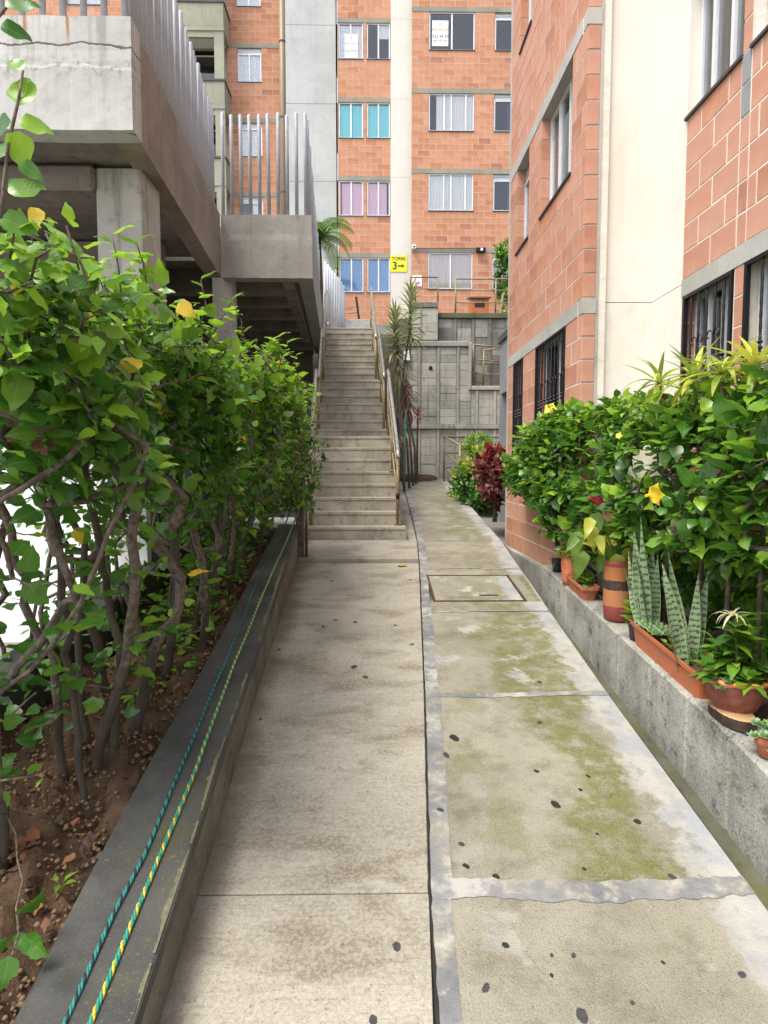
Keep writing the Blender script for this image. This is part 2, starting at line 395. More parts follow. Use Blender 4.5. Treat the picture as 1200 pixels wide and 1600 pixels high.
PLAST = plain('orange_plastic', (0.42, 0.115, 0.045), 0.42, 0, 0.08, nscale=7, dirt=(0.3, 0.11, 0.06), dirt_amt=0.4)
BLACKP = plain('black_plastic', (0.03, 0.033, 0.04), 0.5)
BARK = concrete('bark', (0.085, 0.066, 0.048), (0.055, 0.043, 0.032), dirt=(0.035, 0.028, 0.02), dirt_amt=0.6, speck=0.3, bump=0.9, scale=4, moss=(0.09, 0.10, 0.03), moss_amt=0.3, fs=160)
TWIG = plain('twig_bark', (0.115, 0.088, 0.064), 0.85, 0, 0.5, nscale=38, bump=0.8, dirt=(0.06, 0.05, 0.035), dirt_amt=0.6)
SOILM = concrete('soil', (0.12, 0.07, 0.038), (0.065, 0.038, 0.022), dirt=(0.02, 0.013, 0.009), dirt_amt=0.6, speck=0.6, bump=1.0, scale=6, fs=120)
L_MAT = leaf_mat('leaf_mature', (0.025, 0.09, 0.011), (0.075, 0.20, 0.020))
L_MID = leaf_mat('leaf_mid', (0.08, 0.20, 0.02), (0.15, 0.29, 0.028), vein=(0.28, 0.4, 0.1))
L_YNG = leaf_mat('leaf_young', (0.15, 0.32, 0.022), (0.29, 0.47, 0.035), vein=(0.4, 0.5, 0.12), trans=0.4)
L_YEL = leaf_mat('leaf_yellow', (0.62, 0.42, 0.02), (0.72, 0.5, 0.04), vein=(0.6, 0.5, 0.1))
L_BRN = leaf_mat('leaf_withered', (0.20, 0.085, 0.035), (0.13, 0.06, 0.03), vein=(0.25, 0.14, 0.06), rough=0.8, trans=0.1)
# ================================================================== GROUND, SIDEWALK, RAMP
LXp = [(690, 1660), (683, 1600), (672, 1420), (664, 1100), (658, 950), (655, 880), (652, 846)]
RXp = [(1206, 1430), (1038, 1201), (925, 1050), (818, 895), (788, 850)]
SXp = [(242, 1640), (312, 1410), (400, 1096), (467, 880), (472, 846)]
def table(px, extra_lo=None, extra_hi=None):
    pts = [hit(u, v, ramp_z) for u, v in px]
    t = sorted((p.y, p.x) for p in pts)
    if extra_lo: t = extra_lo + t
    if extra_hi: t = t + extra_hi
    return [a for a, b in t], [b for a, b in t]
_l = table(LXp, [(-1.0, 0.02), (0.5, 0.10)], [(9.5, 0.60), (14.6, 0.62)])
_r = table(RXp, [(-1.0, 1.40), (0.5, 1.43)], [(11.8, 1.66), (14.6, 1.62)])
_s = table(SXp, [(-1.0, -0.60), (0.5, -0.62)], [(16, -0.9)])
def LX(Y): return float(np.interp(Y, *_l))
def RX(Y): return float(np.interp(Y, *_r))
def SX(Y): return float(np.interp(Y, *_s))

# soil-coloured ground sheet to the horizon: follows the slope, steps up behind the retaining wall
GROUNDM = concrete('ground_earth', (0.2, 0.185, 0.16), (0.15, 0.14, 0.12), speck=0.3, bump=0.5)
m = MB()
for y0, y1, z0, z1 in ((-80, -6, -0.9, -0.9), (-6, 14.6, -0.9, ramp_z(14.6) - 0.16), (19.0, 140, E + 4.2, E + 4.2)):
    m.quad((-140, y0, z0), (140, y0, z0), (140, y1, z1), (-140, y1, z1))
m.quad((-140, 14.6, ramp_z(14.6) - 0.16), (140, 14.6, ramp_z(14.6) - 0.16), (140, 15.45, ramp_z(14.6) - 0.16), (-140, 15.45, ramp_z(14.6) - 0.16))
gx = 0.62
m.quad((gx, 15.45, ramp_z(14.6) - 0.16), (140, 15.45, ramp_z(14.6) - 0.16), (140, 15.45, E + 3.55), (gx, 15.45, E + 3.55))
m.quad((gx, 15.45, E + 3.55), (140, 15.45, E + 3.55), (140, 19.0, E + 4.2), (gx, 19.0, E + 4.2))
m.quad((-140, 15.45, ramp_z(14.6) - 0.16), (gx, 15.45, ramp_z(14.6) - 0.16), (gx, 17.0, ramp_z(14.6) - 0.16), (-140, 17.0, ramp_z(14.6) - 0.16))
m.quad((-140, 17.0, ramp_z(14.6) - 0.16), (gx, 17.0, ramp_z(14.6) - 0.16), (gx, 17.0, E + 3.5), (-140, 17.0, E + 3.5))
m.quad((-140, 17.0, E + 3.5), (gx, 17.0, E + 3.5), (gx, 19.0, E + 4.2), (-140, 19.0, E + 4.2))
m.quad((gx, 15.45, ramp_z(14.6) - 0.16), (gx, 15.45, E + 3.55), (gx, 17.0, E + 3.7), (gx, 17.0, ramp_z(14.6) - 0.16))
tag(m.build('ground', GROUNDM), kind='structure')

def slab_mesh(name, c, mats, t=0.07, ch=0.006, uvr=(0, 1, 0, 1)):
    """c: near-left, near-right, far-right, far-left, top surface"""
    c = [Vector(k) for k in c]; mid = sum(c, Vector()) / 4
    top = [k + (mid - k).normalized() * ch * 1.4 for k in c]
    low = [k - Vector((0, 0, ch)) for k in c]; bot = [k - Vector((0, 0, t)) for k in c]
    mb = MB(); U = [(uvr[0], uvr[2]), (uvr[1], uvr[2]), (uvr[1], uvr[3]), (uvr[0], uvr[3])]
    fs = [(0, 1, 2, 3)]; us = [tuple(U)]
    for b in (0, 4):
        for i in range(4):
            k = (i + 1) % 4; fs.append((b + 4 + i, b + 4 + k, b + k, b + i)); us.append((U[i], U[k], U[k], U[i]))
    mb.add(top + low + bot, fs, us)
    return mb

# --- materials of the two walks
def sidewalk_mat():
    g = G('sidewalk_concrete'); p = g.P
    a = g.noise(g.scale(p, (0.8, 1.5, 1)), 1.5, 6, 0.6); b = g.noise(p, 5.5, 7, 0.65); c = g.noise(p, 230, 4, 0.7)
    br = g.noise(g.scale(p, (6, 90, 1)), 1.0, 4, 0.6); f = g.noise(p, 60, 2)
    col = g.mix(g.step(a, 0.3, 0.7), (0.385, 0.36, 0.295), (0.30, 0.277, 0.22))
    st = g.noise(g.scale(p, (1.0, 2.2, 1)), 2.1, 5, 0.6, 0.4)
    col = g.mix(g.step(st, 0.48, 0.70, 0, 0.70), col, (0.16, 0.13, 0.085))
    col = g.mix(g.step(b, 0.5, 0.75, 0, 0.55), col, (0.16, 0.13, 0.09))
    col = g.mix(g.step(br, 0.45, 0.72, 0, 0.35), col, (0.2, 0.165, 0.115))
    col = g.mix(g.step(c, 0.53, 0.63, 0, 0.75), col, (0.10, 0.08, 0.055)); c2 = g.noise(p, 48, 4, .7); col = g.mix(g.step(c2, 0.60, 0.68, 0, 0.6), col, (0.07, 0.055, 0.04))
    col = g.mix(g.step(f, 0.6, 0.45, 0.25, 0), col, (0.52, 0.48, 0.41))
    u, v, _ = g.sep(g.UV)
    n2 = g.noise(p, 4, 5)
    eg = g.step(g.math('ADD', u, g.math('MULTIPLY', n2, 0.25)), 0.27, 0.12, 0, 0.8)
    col = g.mix(eg, col, (0.13, 0.105, 0.07))
    g.bump(g.math('ADD', g.math('ADD', g.math('MULTIPLY', br, 0.7), c), g.math('MULTIPLY', b, 0.7)), 0.5, 0.006)
    return g.done(col, 0.86, 0.3)
def ramp_mat():
    g = G('ramp_concrete'); p = g.P; u, v, _ = g.sep(g.UV)
    oc = g.sep(g.n('ShaderNodeObjectInfo').outputs['Color'])
    a = g.noise(p, 1.7, 6, 0.6); b = g.noise(p, 6, 8, 0.68); c = g.noise(p, 170, 5, 0.75); cc = g.vor(p, 120)
    lime = g.noise(p, 3.3, 8, 0.72, 0.3)
    col = g.mix(g.step(a, 0.3, 0.7), (0.315, 0.29, 0.225), (0.225, 0.205, 0.155))
    col = g.mix(g.step(b, 0.46, 0.72, 0, 0.6), col, (0.115, 0.10, 0.062))
    col = g.mix(g.step(cc, 0.30, 0.12, 0, 0.35), col, (0.50, 0.47, 0.40))
    col = g.mix(g.step(c, 0.53, 0.62, 0, 0.75), col, (0.085, 0.075, 0.055))
    # moss lies in a lane on the downhill side of each slab
    w = g.math('ADD', u, g.math('MULTIPLY', g.math('SUBTRACT', a, 0.5), 0.9))
    lane = g.math('MULTIPLY', g.step(w, 0.42, 0.58), g.step(w, 0.92, 0.84))
    mo = g.math('MULTIPLY', lane, g.step(g.noise(p, 8, 7, 0.7), 0.34, 0.56))
    lane2 = g.step(g.noise(p, 2.6, 5, 0.65), 0.52, 0.66, 0, 0.5)
    mo = g.math('MULTIPLY', g.math('MAXIMUM', mo, lane2), oc[0])
    mcol = g.mix(g.step(c, 0.4, 0.62), (0.165, 0.165, 0.028), (0.055, 0.062, 0.010))
    col = g.mix(g.math('MULTIPLY', mo, 0.9), col, mcol)
    # lime bloom and cement skin, strongest along the right edge
    ed = g.step(g.math('ADD', u, g.math('MULTIPLY', g.math('SUBTRACT', b, 0.5), 0.55)), 0.83, 0.90)
    pt = g.math('MULTIPLY', g.step(lime, 0.56, 0.63), oc[1])
    lm = g.math('MAXIMUM', ed, pt)
    lcol = g.mix(g.step(g.noise(p, 4.5, 5, 0.6), 0.4, 0.62), (0.42, 0.405, 0.365), (0.31, 0.325, 0.35))
    lcol = g.mix(g.step(b, 0.45, 0.72, 0, 0.65), lcol, (0.25, 0.23, 0.18))
    lcol = g.mix(g.step(c, 0.56, 0.7, 0, 0.4), lcol, (0.28, 0.25, 0.2))
    col = g.mix(g.math('MULTIPLY', lm, 0.85), col, lcol)
    g.bump(g.math('ADD', g.math('ADD', c, g.math('MULTIPLY', cc, 0.8)), g.math('MULTIPLY', b, 0.8)), 0.55, 0.006)
    return g.done(col, g.math('ADD', 0.62, g.math('MULTIPLY', b, 0.3)), 0.35)
def cement_mat():
    g = G('cement_strip'); p = g.P
    a = g.noise(p, 2.5, 7, 0.65); b = g.noise(p, 14, 7, 0.7); c = g.noise(p, 110, 3, 0.6)
    col = g.mix(g.step(a, 0.35, 0.65), (0.235, 0.235, 0.225), (0.145, 0.15, 0.155))
    col = g.mix(g.step(b, 0.54, 0.68, 0, 0.75), col, (0.38, 0.37, 0.345))
    col = g.mix(g.step(b, 0.45, 0.3, 0, 0.5), col, (0.11, 0.11, 0.11))
    col = g.mix(g.step(c, 0.55, 0.7, 0, 0.4), col, (0.09, 0.09, 0.085))
    m2 = g.noise(p, 7, 7, 0.7); col = g.mix(g.step(m2, 0.46, 0.60, 0, 0.75), col, (0.29, 0.265, 0.205))
    col = g.mix(g.step(g.noise(p, 3.5, 6, .7), 0.5, 0.66, 0, 0.55), col, (0.46, 0.45, 0.42))
    g.bump(g.math('ADD', b, g.math('MULTIPLY', c, 0.5)), 0.6, 0.008)
    return g.done(col, 0.7, 0.35)
SIDEW, RAMPM, CEM = sidewalk_mat(), ramp_mat(), cement_mat()

# --- sidewalk: cast slabs
walk = tag(MB().build('sidewalk', SIDEW), kind='structure')
wm = MB()
ys = [-0.8, 2.42, 4.12, 7.30]
wm.quad((SX(-0.8) - .05, -0.8, ramp_z(-0.8) - .06), (LX(-.8), -0.8, ramp_z(-.8) - .06), (LX(8.4), 8.36, ramp_z(8.36) - .06), (SX(8.4), 8.36, ramp_z(8.36) - .06))
old = walk.data; walk.data = wm.mesh('sidewalk', plain('joint_grime', (0.035, 0.03, 0.024), 0.9))
for y0, y1 in zip(ys[:-1], ys[1:]):
    n = 3 if y1 - y0 > 1 else 1
    g_ = 0.004
    c = [(SX(y0) - .03, y0 + g_, ramp_z(y0)), (LX(y0) - .003, y0 + g_, ramp_z(y0)), (LX(y1) - .003, y1 - g_, ramp_z(y1)), (SX(y1) - .03, y1 - g_, ramp_z(y1))]
    slab_mesh('slab', c, SIDEW).build('slab', SIDEW, walk)
y0, y1 = 7.335, 8.36
slab_mesh('slab', [(SX(y0) - .03, y0, ramp_z(y0) + .042), (LX(y0) - .007, y0, ramp_z(y0) + .042), (LX(y1) - .007, y1, ramp_z(y1) + .02), (SX(y1) - .03, y1, ramp_z(y1) + .02)], SIDEW).build('landing_slab', SIDEW, walk)
# narrow strip of sidewalk that goes on between the stair flank and the ramp
tag(slab_mesh('s', [(0.36, 8.37, ramp_z(8.37)), (LX(8.4) - .007, 8.37, ramp_z(8.37)), (LX(14) - .01, 14.0, ramp_z(14)), (0.15, 14.0, ramp_z(14))], STEPC).build('stair_side_path', STEPC), kind='structure')

# --- ramp: big slabs between cement strips
ramp = MB(); jy = [-0.8, 2.42, 4.07, 5.66, 7.05, 8.38, 10.1, 11.95, 13.4, 14.35]
ramp.quad((LX(-.8), -.8, ramp_z(-.8) - .05), (RX(-.8), -.8, ramp_z(-.8) - .05), (RX(14.35), 14.4, ramp_z(14.4) - .05), (LX(14.35), 14.4, ramp_z(14.4) - .05))
ramp = tag(ramp.build('ramp', CEM), kind='structure')
mossy = [(0.06, 0.45), (0.85, 0.25), (0.75, 0.75), (0.7, 0.35), (0.35, 0.45), (0.6, 0.3), (0.5, 0.4), (0.3, 0.4), (0.3, 0.3)]
for i, (y0, y1) in enumerate(zip(jy[:-1], jy[1:])):
    wst = 0.095
    yj = 0.06 if i in (1,) else 0.025
    ya, yb = y0 + .006, y1 - .006
    if i == 3: parts = [(ya, 5.93, None), (6.80, yb, None)]
    else: parts = [(ya, yb, None)]
    for a, b, _ in parts:
        o = slab_mesh('slab', [(LX(a) + .005, a, ramp_z(a)), (RX(a), a, ramp_z(a)), (RX(b), b, ramp_z(b)), (LX(b) + .005, b, ramp_z(b))], RAMPM).build('slab', RAMPM, ramp)
        o.color = (mossy[i][0], mossy[i][1], 0, 1)
    rs = random.Random(i * 5 + 1)
    def smear(name, pts, z=.0022):      # pts: list of (xa, ya, xb, yb) cross sections of a cement smear trowelled over the joint
        mb = MB()
        for (a, b, c, d), (e, f, g_, h) in zip(pts[:-1], pts[1:]):
            mb.quad((a, b, ramp_z(b) + z), (c, d, ramp_z(d) + z), (g_, h, ramp_z(h) + z), (e, f, ramp_z(f) + z))
        o = mb.build(name, CEM, ramp); return o
    n = max(6, int((y1 - y0) / .035)); P_ = []
    w = wst
    for k in range(n + 1):
        y = y0 + (y1 - y0) * k / n; w += rs.uniform(-.0035, .0035); w = min(.105, max(.08, w)); P_.append((LX(y) + .004 + rs.uniform(0, .004), y, LX(y) + w, y))
    smear('cement_strip', P_)
    if i < 8:
        xa, xb = LX(y1) + .02, RX(y1) - .004; n = max(6, int((xb - xa) / .03)); P_ = []; q1 = q2 = 1; lo, hi = (.05, .055) if i == 0 else ((.03, .028) if i == 1 else (.016, .014))
        for k in range(n + 1):
            x = xa + (xb - xa) * k / n; q1 = .5 * q1 + .5 * rs.uniform(.6, 1.35); q2 = .5 * q2 + .5 * rs.uniform(.6, 1.35); lo2 = lo * q1; hi2 = hi * q2; w_ = .012 * math.sin(x * 5 + i)
            P_.append((x, y1 - lo2 + w_, x, y1 + hi2 + w_))
        P_ = [(q[2], q[3], q[0], q[1]) for q in P_]
        smear('joint_smear', P_, .0034)
# slab pieces either side of the manhole and the hatch itself
hx0, hx1 = xf(666, 6.36) + 0.0, xf(808, 6.36)
hx0 = LX(6.3) + .10
for x0, x1 in ((hx1 + .02, None),):
    o = slab_mesh('slab', [(hx1 + .022, 5.932, ramp_z(5.932)), (RX(5.932), 5.932, ramp_z(5.932)), (RX(6.798), 6.798, ramp_z(6.798)), (hx1 + .022, 6.798, ramp_z(6.798))], RAMPM).build('slab', RAMPM, ramp)
    o.color = (0.8, 0.3, 0, 1)
hatch = thing('inspection_hatch', 'square concrete inspection cover in a rusty steel frame set into the ramp', 'manhole cover', (hx0 + .4, 6.36, ramp_z(6.36)))
RUST = plain('rusty_steel', (0.10, 0.055, 0.04), 0.8, 0.3, 0.3)
o = slab_mesh('cover', [(hx0 + .022, 5.96, ramp_z(5.96) + .003), (hx1 - .006, 5.96, ramp_z(5.96) + .003), (hx1 - .006, 6.77, ramp_z(6.77) + .003), (hx0 + .022, 6.77, ramp_z(6.77) + .003)], RAMPM).build('cover', RAMPM, hatch)
o.color = (0.3, 1.0, 0, 1)
m = MB()
for a, b in (((hx0, 5.945), (hx1 + .018, 5.945)), ((hx0, 6.785), (hx1 + .018, 6.785)), ((hx0 + .009, 5.957), (hx0 + .009, 6.773)), ((hx1 + .008, 5.957), (hx1 + .008, 6.773))):
    m.beam((a[0], a[1], ramp_z(a[1]) - .008), (b[0], b[1], ramp_z(b[1]) - .008), 0.018, 0.03)
m.build('steel_frame', RUST, hatch)
m = MB(); m.beam((1.02, 6.1, ramp_z(6.1) + .006), (1.2, 6.1, ramp_z(6.1) + .006), 0.02, 0.012); m.build('lifting_slot', RUST, hatch)

# old chewing gum and tar spots trodden flat, small holes in the ramp
GUM = plain('tar_black', (0.045, 0.043, 0.045), 0.7, 0, 0.3, nscale=60)
m = MB()
def spot(mb, u, v, ru, ov=0.0, zup=0.0025):
    p = hit(u, v, ramp_z); r = ru * p.y / F; n = 18; rr = random.Random(int(u * 7 + v))
    L = [1 + rr.uniform(-.13, .13) for _ in range(n)]; el_ = rr.uniform(.9, 1.5); sk_ = rr.uniform(-.5, .5)
    ring = [p + Vector((r * L[j] * math.cos(2 * PI * j / n), r * el_ * L[j] * math.sin(2 * PI * j / n + sk_), 0.12 * r * el_ * L[j] * math.sin(2 * PI * j / n + sk_) + zup)) for j in range(n)]
    out = [p + (q - p) * 1.12 - Vector((0, 0, zup + .001)) for q in ring]
    mb.add(ring + out, [tuple(range(n))] + [(n + j, n + (j + 1) % n, (j + 1) % n, j) for j in range(n)])
for u, v, r in ((620, 1479, 8), (759, 1544, 8), (909, 1586, 11), (1159, 1523, 8), (583, 1594, 8), (524, 969, 4), (555, 972, 4), (505, 979, 3.5), (618, 977, 3.5), (553, 1042, 5.5), (571, 1058, 5.5), (644, 1007, 4),
                (697, 1180, 6), (721, 1319, 6), (1051, 1371, 7), (843, 1129, 5), (896, 1493, 5), (688, 1266, 7), (843, 1066, 4), (862, 1493, 3.5), (988, 1567, 4), (436, 1015, 3), (407, 1124, 3), (518, 908, 3), (641, 906, 3)):
    spot(m, u, v, r * .82)
tag(m.build('gum_spots', GUM), kind='stuff')
HOLEM = plain('pit_black', (0.02, 0.02, 0.012), 0.95)
m = MB()
for u, v, r in ((710, 1153, 9), (868, 1257, 8), (838, 1205, 5), (728, 1353, 7), (996, 1284, 7), (790, 1381, 6), (805, 1387, 9), (775, 1370, 7), (907, 1234, 4), (933, 1303, 3.5), (919, 1213, 4), (790, 1477, 7), (862, 1524, 3.5), (1036, 1504, 4), (913, 1358, 3.5)):
    spot(m, u, v, r * .8, zup=.0015)
tag(m.build('pits', HOLEM), kind='stuff')

# open crack between the two walks
m = MB(); pts = []
rr = random.Random(3)
yy = 0.4
while yy < 8.2:
    pts.append((LX(yy) + rr.uniform(-.003, .004), yy, rr.uniform(.002, .0075))); yy += 0.06
for (x, y, w), (x2, y2, w2) in zip(pts[:-1], pts[1:]):
    m.quad((x - w, y, ramp_z(y) + .0025), (x + w, y, ramp_z(y) + .0025), (x2 + w2, y2, ramp_z(y2) + .0025), (x2 - w2, y2, ramp_z(y2) + .0025))
tag(m.build('joint_dirt', plain('joint_black', (0.02, 0.018, 0.015), 0.95)), kind='stuff')

# --- gutter and the low planter wall on the right
PX = 1.645
def ptop(Y): return E - (0.945 + (6.1 - Y) * 0.088)
gut = MB(); ysg = np.linspace(-0.8, 9.0, 26)
for a, b in zip(ysg[:-1], ysg[1:]):
    P0 = [(RX(a) + .006, a, ramp_z(a) - .012), (RX(a) + .03, a, ramp_z(a) - .085), (PX + .01, a, ramp_z(a) - .075)]
    P1 = [(RX(b) + .006, b, ramp_z(b) - .012), (RX(b) + .03, b, ramp_z(b) - .085), (PX + .01, b, ramp_z(b) - .075)]
    for k in range(2): gut.quad(P0[k], P0[k + 1], P1[k + 1], P1[k])
tag(gut.build('gutter', GUT), kind='structure')

pw = thing('planter_wall', 'low rough grey concrete wall beside the gutter with flower pots on top', 'planter wall', (PX + .1, 4, 0.5))
cuts = [2.47, 2.86, 3.26, 3.72, 4.2, 4.75, 5.4, 6.18]
for a, b in zip(cuts[:-1], cuts[1:]):
    a2, b2 = a + .004, b - .003
    far = a > 5.2
    x1 = 1.775 if far else 1.86
    m = MB()
    zt0, zt1 = ptop(a2), ptop(b2)
    if a < 2.5: zt0 -= 0.02
    m.hexa([(PX, a2, ramp_z(a2) - .2), (x1, a2, ramp_z(a2) - .2), (x1, b2, ramp_z(b2) - .2), (PX, b2, ramp_z(b2) - .2), (PX, a2, zt0), (x1, a2, zt0), (x1, b2, zt1), (PX, b2, zt1)])
    m.build('concrete_block', PLANTW, pw, bevel=0.012)
m = MB(); m.box(1.862, 2.47, -0.1, 3.2, 2.62, ptop(2.5) - .02); m.build('end_wall', PLANTW, pw, bevel=.01)
bed = MB(); bed.quad((1.86, 2.62, ptop(2.6) - .06), (3.2, 2.62, ptop(2.6) - .06), (3.2, 5.5, ptop(5.5) - .06), (1.86, 5.5, ptop(5.3) - .06))
tag(bed.build('planter_soil', SOILM), kind='structure')

# --- low wall on the left, with dark top
WT = [hit(u, v, ramp_z) for u, v in ((250, 1600), (372, 1200), (400, 1096), (468.7, 879))]
kY, kZ = [], []
for u, vt, vb in ((218, 1586, 1700), (248, 1486, 1600), (346, 1200, 1297), (400, 1031, 1096), (434, 927, 988), (468.7, 821, 879)):
    Y = hit(u, vb, ramp_z).y; kY.append(Y); kZ.append(zf(vt, Y, u))
kY = [-0.8] + kY + [7.6]; kZ = [kZ[0] - .12 * (kY[1] + .8) - .1] + kZ + [kZ[-1] + .02]
def wtop(Y): return float(np.interp(Y, kY, kZ))
def wleft(Y):
    w = np.interp(Y, [0, 2, 4, 7.4], [0.36, 0.345, 0.30, 0.24]); return SX(Y) - w
lw = thing('garden_wall', 'long low concrete wall with weathered black top and green ropes lying along it', 'garden wall', (-.9, 4, 0.6))
cuts = [-0.8, 1.6, 3.05, 3.75, 4.9, 6.0, 7.42]
for a, b in zip(cuts[:-1], cuts[1:]):
    ysub = np.linspace(a + .002, b - .002, max(2, int((b - a) / .4) + 1))
    m = MB(); m2 = MB()
    loops = []; loops2 = []
    for y in ysub:
        x0, x1, z = wleft(y), SX(y) - .012, wtop(y)
        rj = random.Random(round(y * 100)).uniform(-.006, .006)
        loops.append([Vector((x0, y, z - .6)), Vector((x1, y, z - .6)), Vector((x1, y, z - .045 + rj)), Vector((x0, y, z - .045))])
        loops2.append([Vector((x0 - .004, y, z - .044)), Vector((x1 + .010 + rj, y, z - .043)), Vector((x1 + .006 + rj, y, z - .006)), Vector((x1 - .004 + rj, y, z)), Vector((x0 + .01, y, z)), Vector((x0 - .004, y, z - .01))])
    m.loft(loops); m2.loft(loops2)
    m.build('wall_block', KERBS, lw); m2.build('coping', KERBT, lw)

lich = MB(); rl = random.Random(21); yy = 0.6; wl_ = .006
while yy < 7.2:
    wl_ = min(.022, max(.0, wl_ + rl.uniform(-.006, .006)))
    if wl_ > .003:
        x1, x2 = SX(yy) - .012 + .006, SX(yy + .03) - .012 + .006
        lich.quad((x1 - wl_ - .012, yy, wtop(yy) + .0015), (x1 - .009, yy, wtop(yy) + .0012), (x2 - .009, yy + .03, wtop(yy + .03) + .0012), (x2 - .012 - max(.001, wl_ * rl.uniform(.5, 1.2)), yy + .03, wtop(yy + .03) + .0015))
    yy += .03
tag(lich.build('lichen_crust', concrete('lichen', (.21, .20, .11), (.13, .125, .07), dirt_amt=.7, speck=.7, bump=.6, fs=60), lw), kind='stuff')
# --- planting bed on the left: lumpy soil, low back wall
def soil_z(Y): return wtop(Y) - .10
sn = 120; sx = 34
V = []; ysn = np.linspace(0.2, 8.3, sn)
for y in ysn:
    xr = wleft(y) + .02
    for k in range(sx):
        x = xr - 1.12 * (k / (sx - 1)) ** 1.1
        V.append((x, y, soil_z(y)))
V = np.array(V)
def lumps(V):
    z = np.zeros(len(V))
    for s, a in ((0.7, .05), (0.28, .035), (0.12, .028), (0.06, .018)):
        ph = rng.uniform(0, 6, 6); ds = rng.normal(size=(6, 2)); ds /= np.linalg.norm(ds, axis=1)[:, None]
        for k in range(6): z += a / 3.2 * np.sin((V[:, :2] @ ds[k]) * 2 * PI / s * (1 + .2 * k) + ph[k])
    return z + rng.normal(0, .006, len(V))
V[:, 2] += lumps(V)
idx = np.arange(sn * sx).reshape(sn, sx)
Q = np.stack([idx[:-1, :-1], idx[1:, :-1], idx[1:, 1:], idx[:-1, 1:]], -1).reshape(-1, 4)
tag(put(bpy.data.objects.new('garden_soil', np_mesh('garden_soil', V, [Q], [SOILM]))), kind='structure')
# clods and pebbles on the soil
CLOD = plain('clod', (0.16, 0.105, 0.052), 0.95, 0, 0.45, nscale=25, bump=0.6)
m = MB(); rr = random.Random(11)
for _ in range(5200):
    y = 1.2 + 6 * rr.random() ** 1.6; x = wleft(y) - .03 - rr.random() ** 1.2 * 1.0
    r = rr.uniform(.004, .014) * (1.6 if rr.random() < .08 else 1); z = soil_z(y) + rr.uniform(-.015, .045)
    top = [Vector((x + r * math.cos(t) * rr.uniform(.7, 1.2), y + r * math.sin(t) * rr.uniform(.7, 1.2), z + rr.uniform(-.2, .3) * r)) for t in (0, 1.25, 2.5, 3.77, 5.0)]
    m.add(top + [Vector((x, y, z + r * .8)), Vector((x, y, z - r))], [(k, (k + 1) % 5, 5) for k in range(5)] + [((k + 1) % 5, k, 6) for k in range(5)])
tag(m.build('soil_clods', CLOD, smooth=True), kind='stuff')
DKWALL = concrete('dark_mossy_wall', (0.05, 0.052, 0.042), (0.035, 0.036, 0.03), dirt_amt=.5, moss=(.10, .105, .04), moss_amt=.5, bump=.6)  # very dark base colour with mossy patches
bw = thing('bed_back_wall', 'low dark mossy concrete wall behind the hibiscus trunks', 'garden wall', (-1.95, 4, .5))
for a, b in ((0.6, 2.2), (2.2, 3.6), (3.6, 5.2), (5.2, 7.0)):
    m = MB(); z0, z1 = soil_z(a) + .26, soil_z(b) + .26
    m.hexa([(-2.15, a + .004, -1), (-1.95 + .05 * (a - 3), a + .004, -1), (-1.95 + .05 * (b - 3), b, -1), (-2.15, b, -1), (-2.15, a + .004, z0), (-1.95 + .05 * (a - 3), a + .004, z0), (-1.95 + .05 * (b - 3), b, z1), (-2.15, b, z1)])
    m.build('wall_block', DKWALL, bw, bevel=.012)

# pale painted wall and paved yard beyond the bed
m = MB(); m.box(-11, 5.42, -0.5, -1.92, 5.52, E + .62)
tag(m.build('yard_wall', WHITE), 'bright white painted wall glimpsed through the stems of the left hibiscus hedge', 'wall')
m = MB(); m.quad((-12, -6, 0.02), (-2.16, -6, 0.02), (-2.16, 5.42, .22), (-12, 5.42, .22))
tag(m.build('yard_paving', concrete('pale_paving', (.6, .6, .58), (.55, .55, .53), dirt_amt=.1, speck=.1)), kind='structure')

# ================================================================== STAIRS
SK = -0.0465
def stx(Y): return -0.265 + SK * (Y - 8.65)
HW = 0.635
stair = thing('staircase', 'long straight concrete staircase climbing in three flights to the upper terrace', 'staircase', (-.27, 8.4, 1.0))
steps = []           # (y0, z_top)
zb = ramp_z(8.36) + .0
def flight(y, z, n, run, rise):
    out = []
    for i in range(n): out.append((y + i * run, z + (i + 1) * rise))
    return out, z + n * rise
f1, z1 = flight(8.42, E - 0.95, 8, 0.255, (0.51 + 0.95) / 8)
f2, z2 = flight(11.40, z1, 7, 0.265, 0.18)
f3, z3 = flight(14.25, z2, 10, 0.255, 0.18)
allst = f1 + f2 + f3
ends = {len(f1) - 1: 11.40, len(f1) + len(f2) - 1: 14.25, len(allst) - 1: 17.6}
for i, (y, z) in enumerate(allst):
    y2 = ends.get(i, allst[i + 1][0] if i + 1 < len(allst) else y + .3) + .0
    hw = HW + (.05 if i == 0 else 0)
    lo = z - 0.6 if i > 2 else -.3
    xa, xb = stx(y), stx(y2)
    nose = .005
    m = MB()
    m.hexa([(xa - hw, y + .004, z - .20), (xa + hw, y + .004, z - .20), (xb + hw, y2, z - .20), (xb - hw, y2, z - .20),
            (xa - hw, y + .004, z - .045), (xa + hw, y + .004, z - .045), (xb + hw, y2, z - .045), (xb - hw, y2, z - .045)])
    m.hexa([(xa - hw, y - nose, z - .0445), (xa + hw, y - nose, z - .0445), (xb + hw, y2 + .004, z - .0445), (xb - hw, y2 + .004, z - .0445),
            (xa - hw, y - nose, z), (xa + hw, y - nose, z), (xb + hw, y2 - nose - .002, z), (xb - hw, y2 - nose - .002, z)])
    m.build('step' if i not in ends else ('landing' if i < len(allst) - 1 else 'top_landing'), STEPC, stair, bevel=.006)
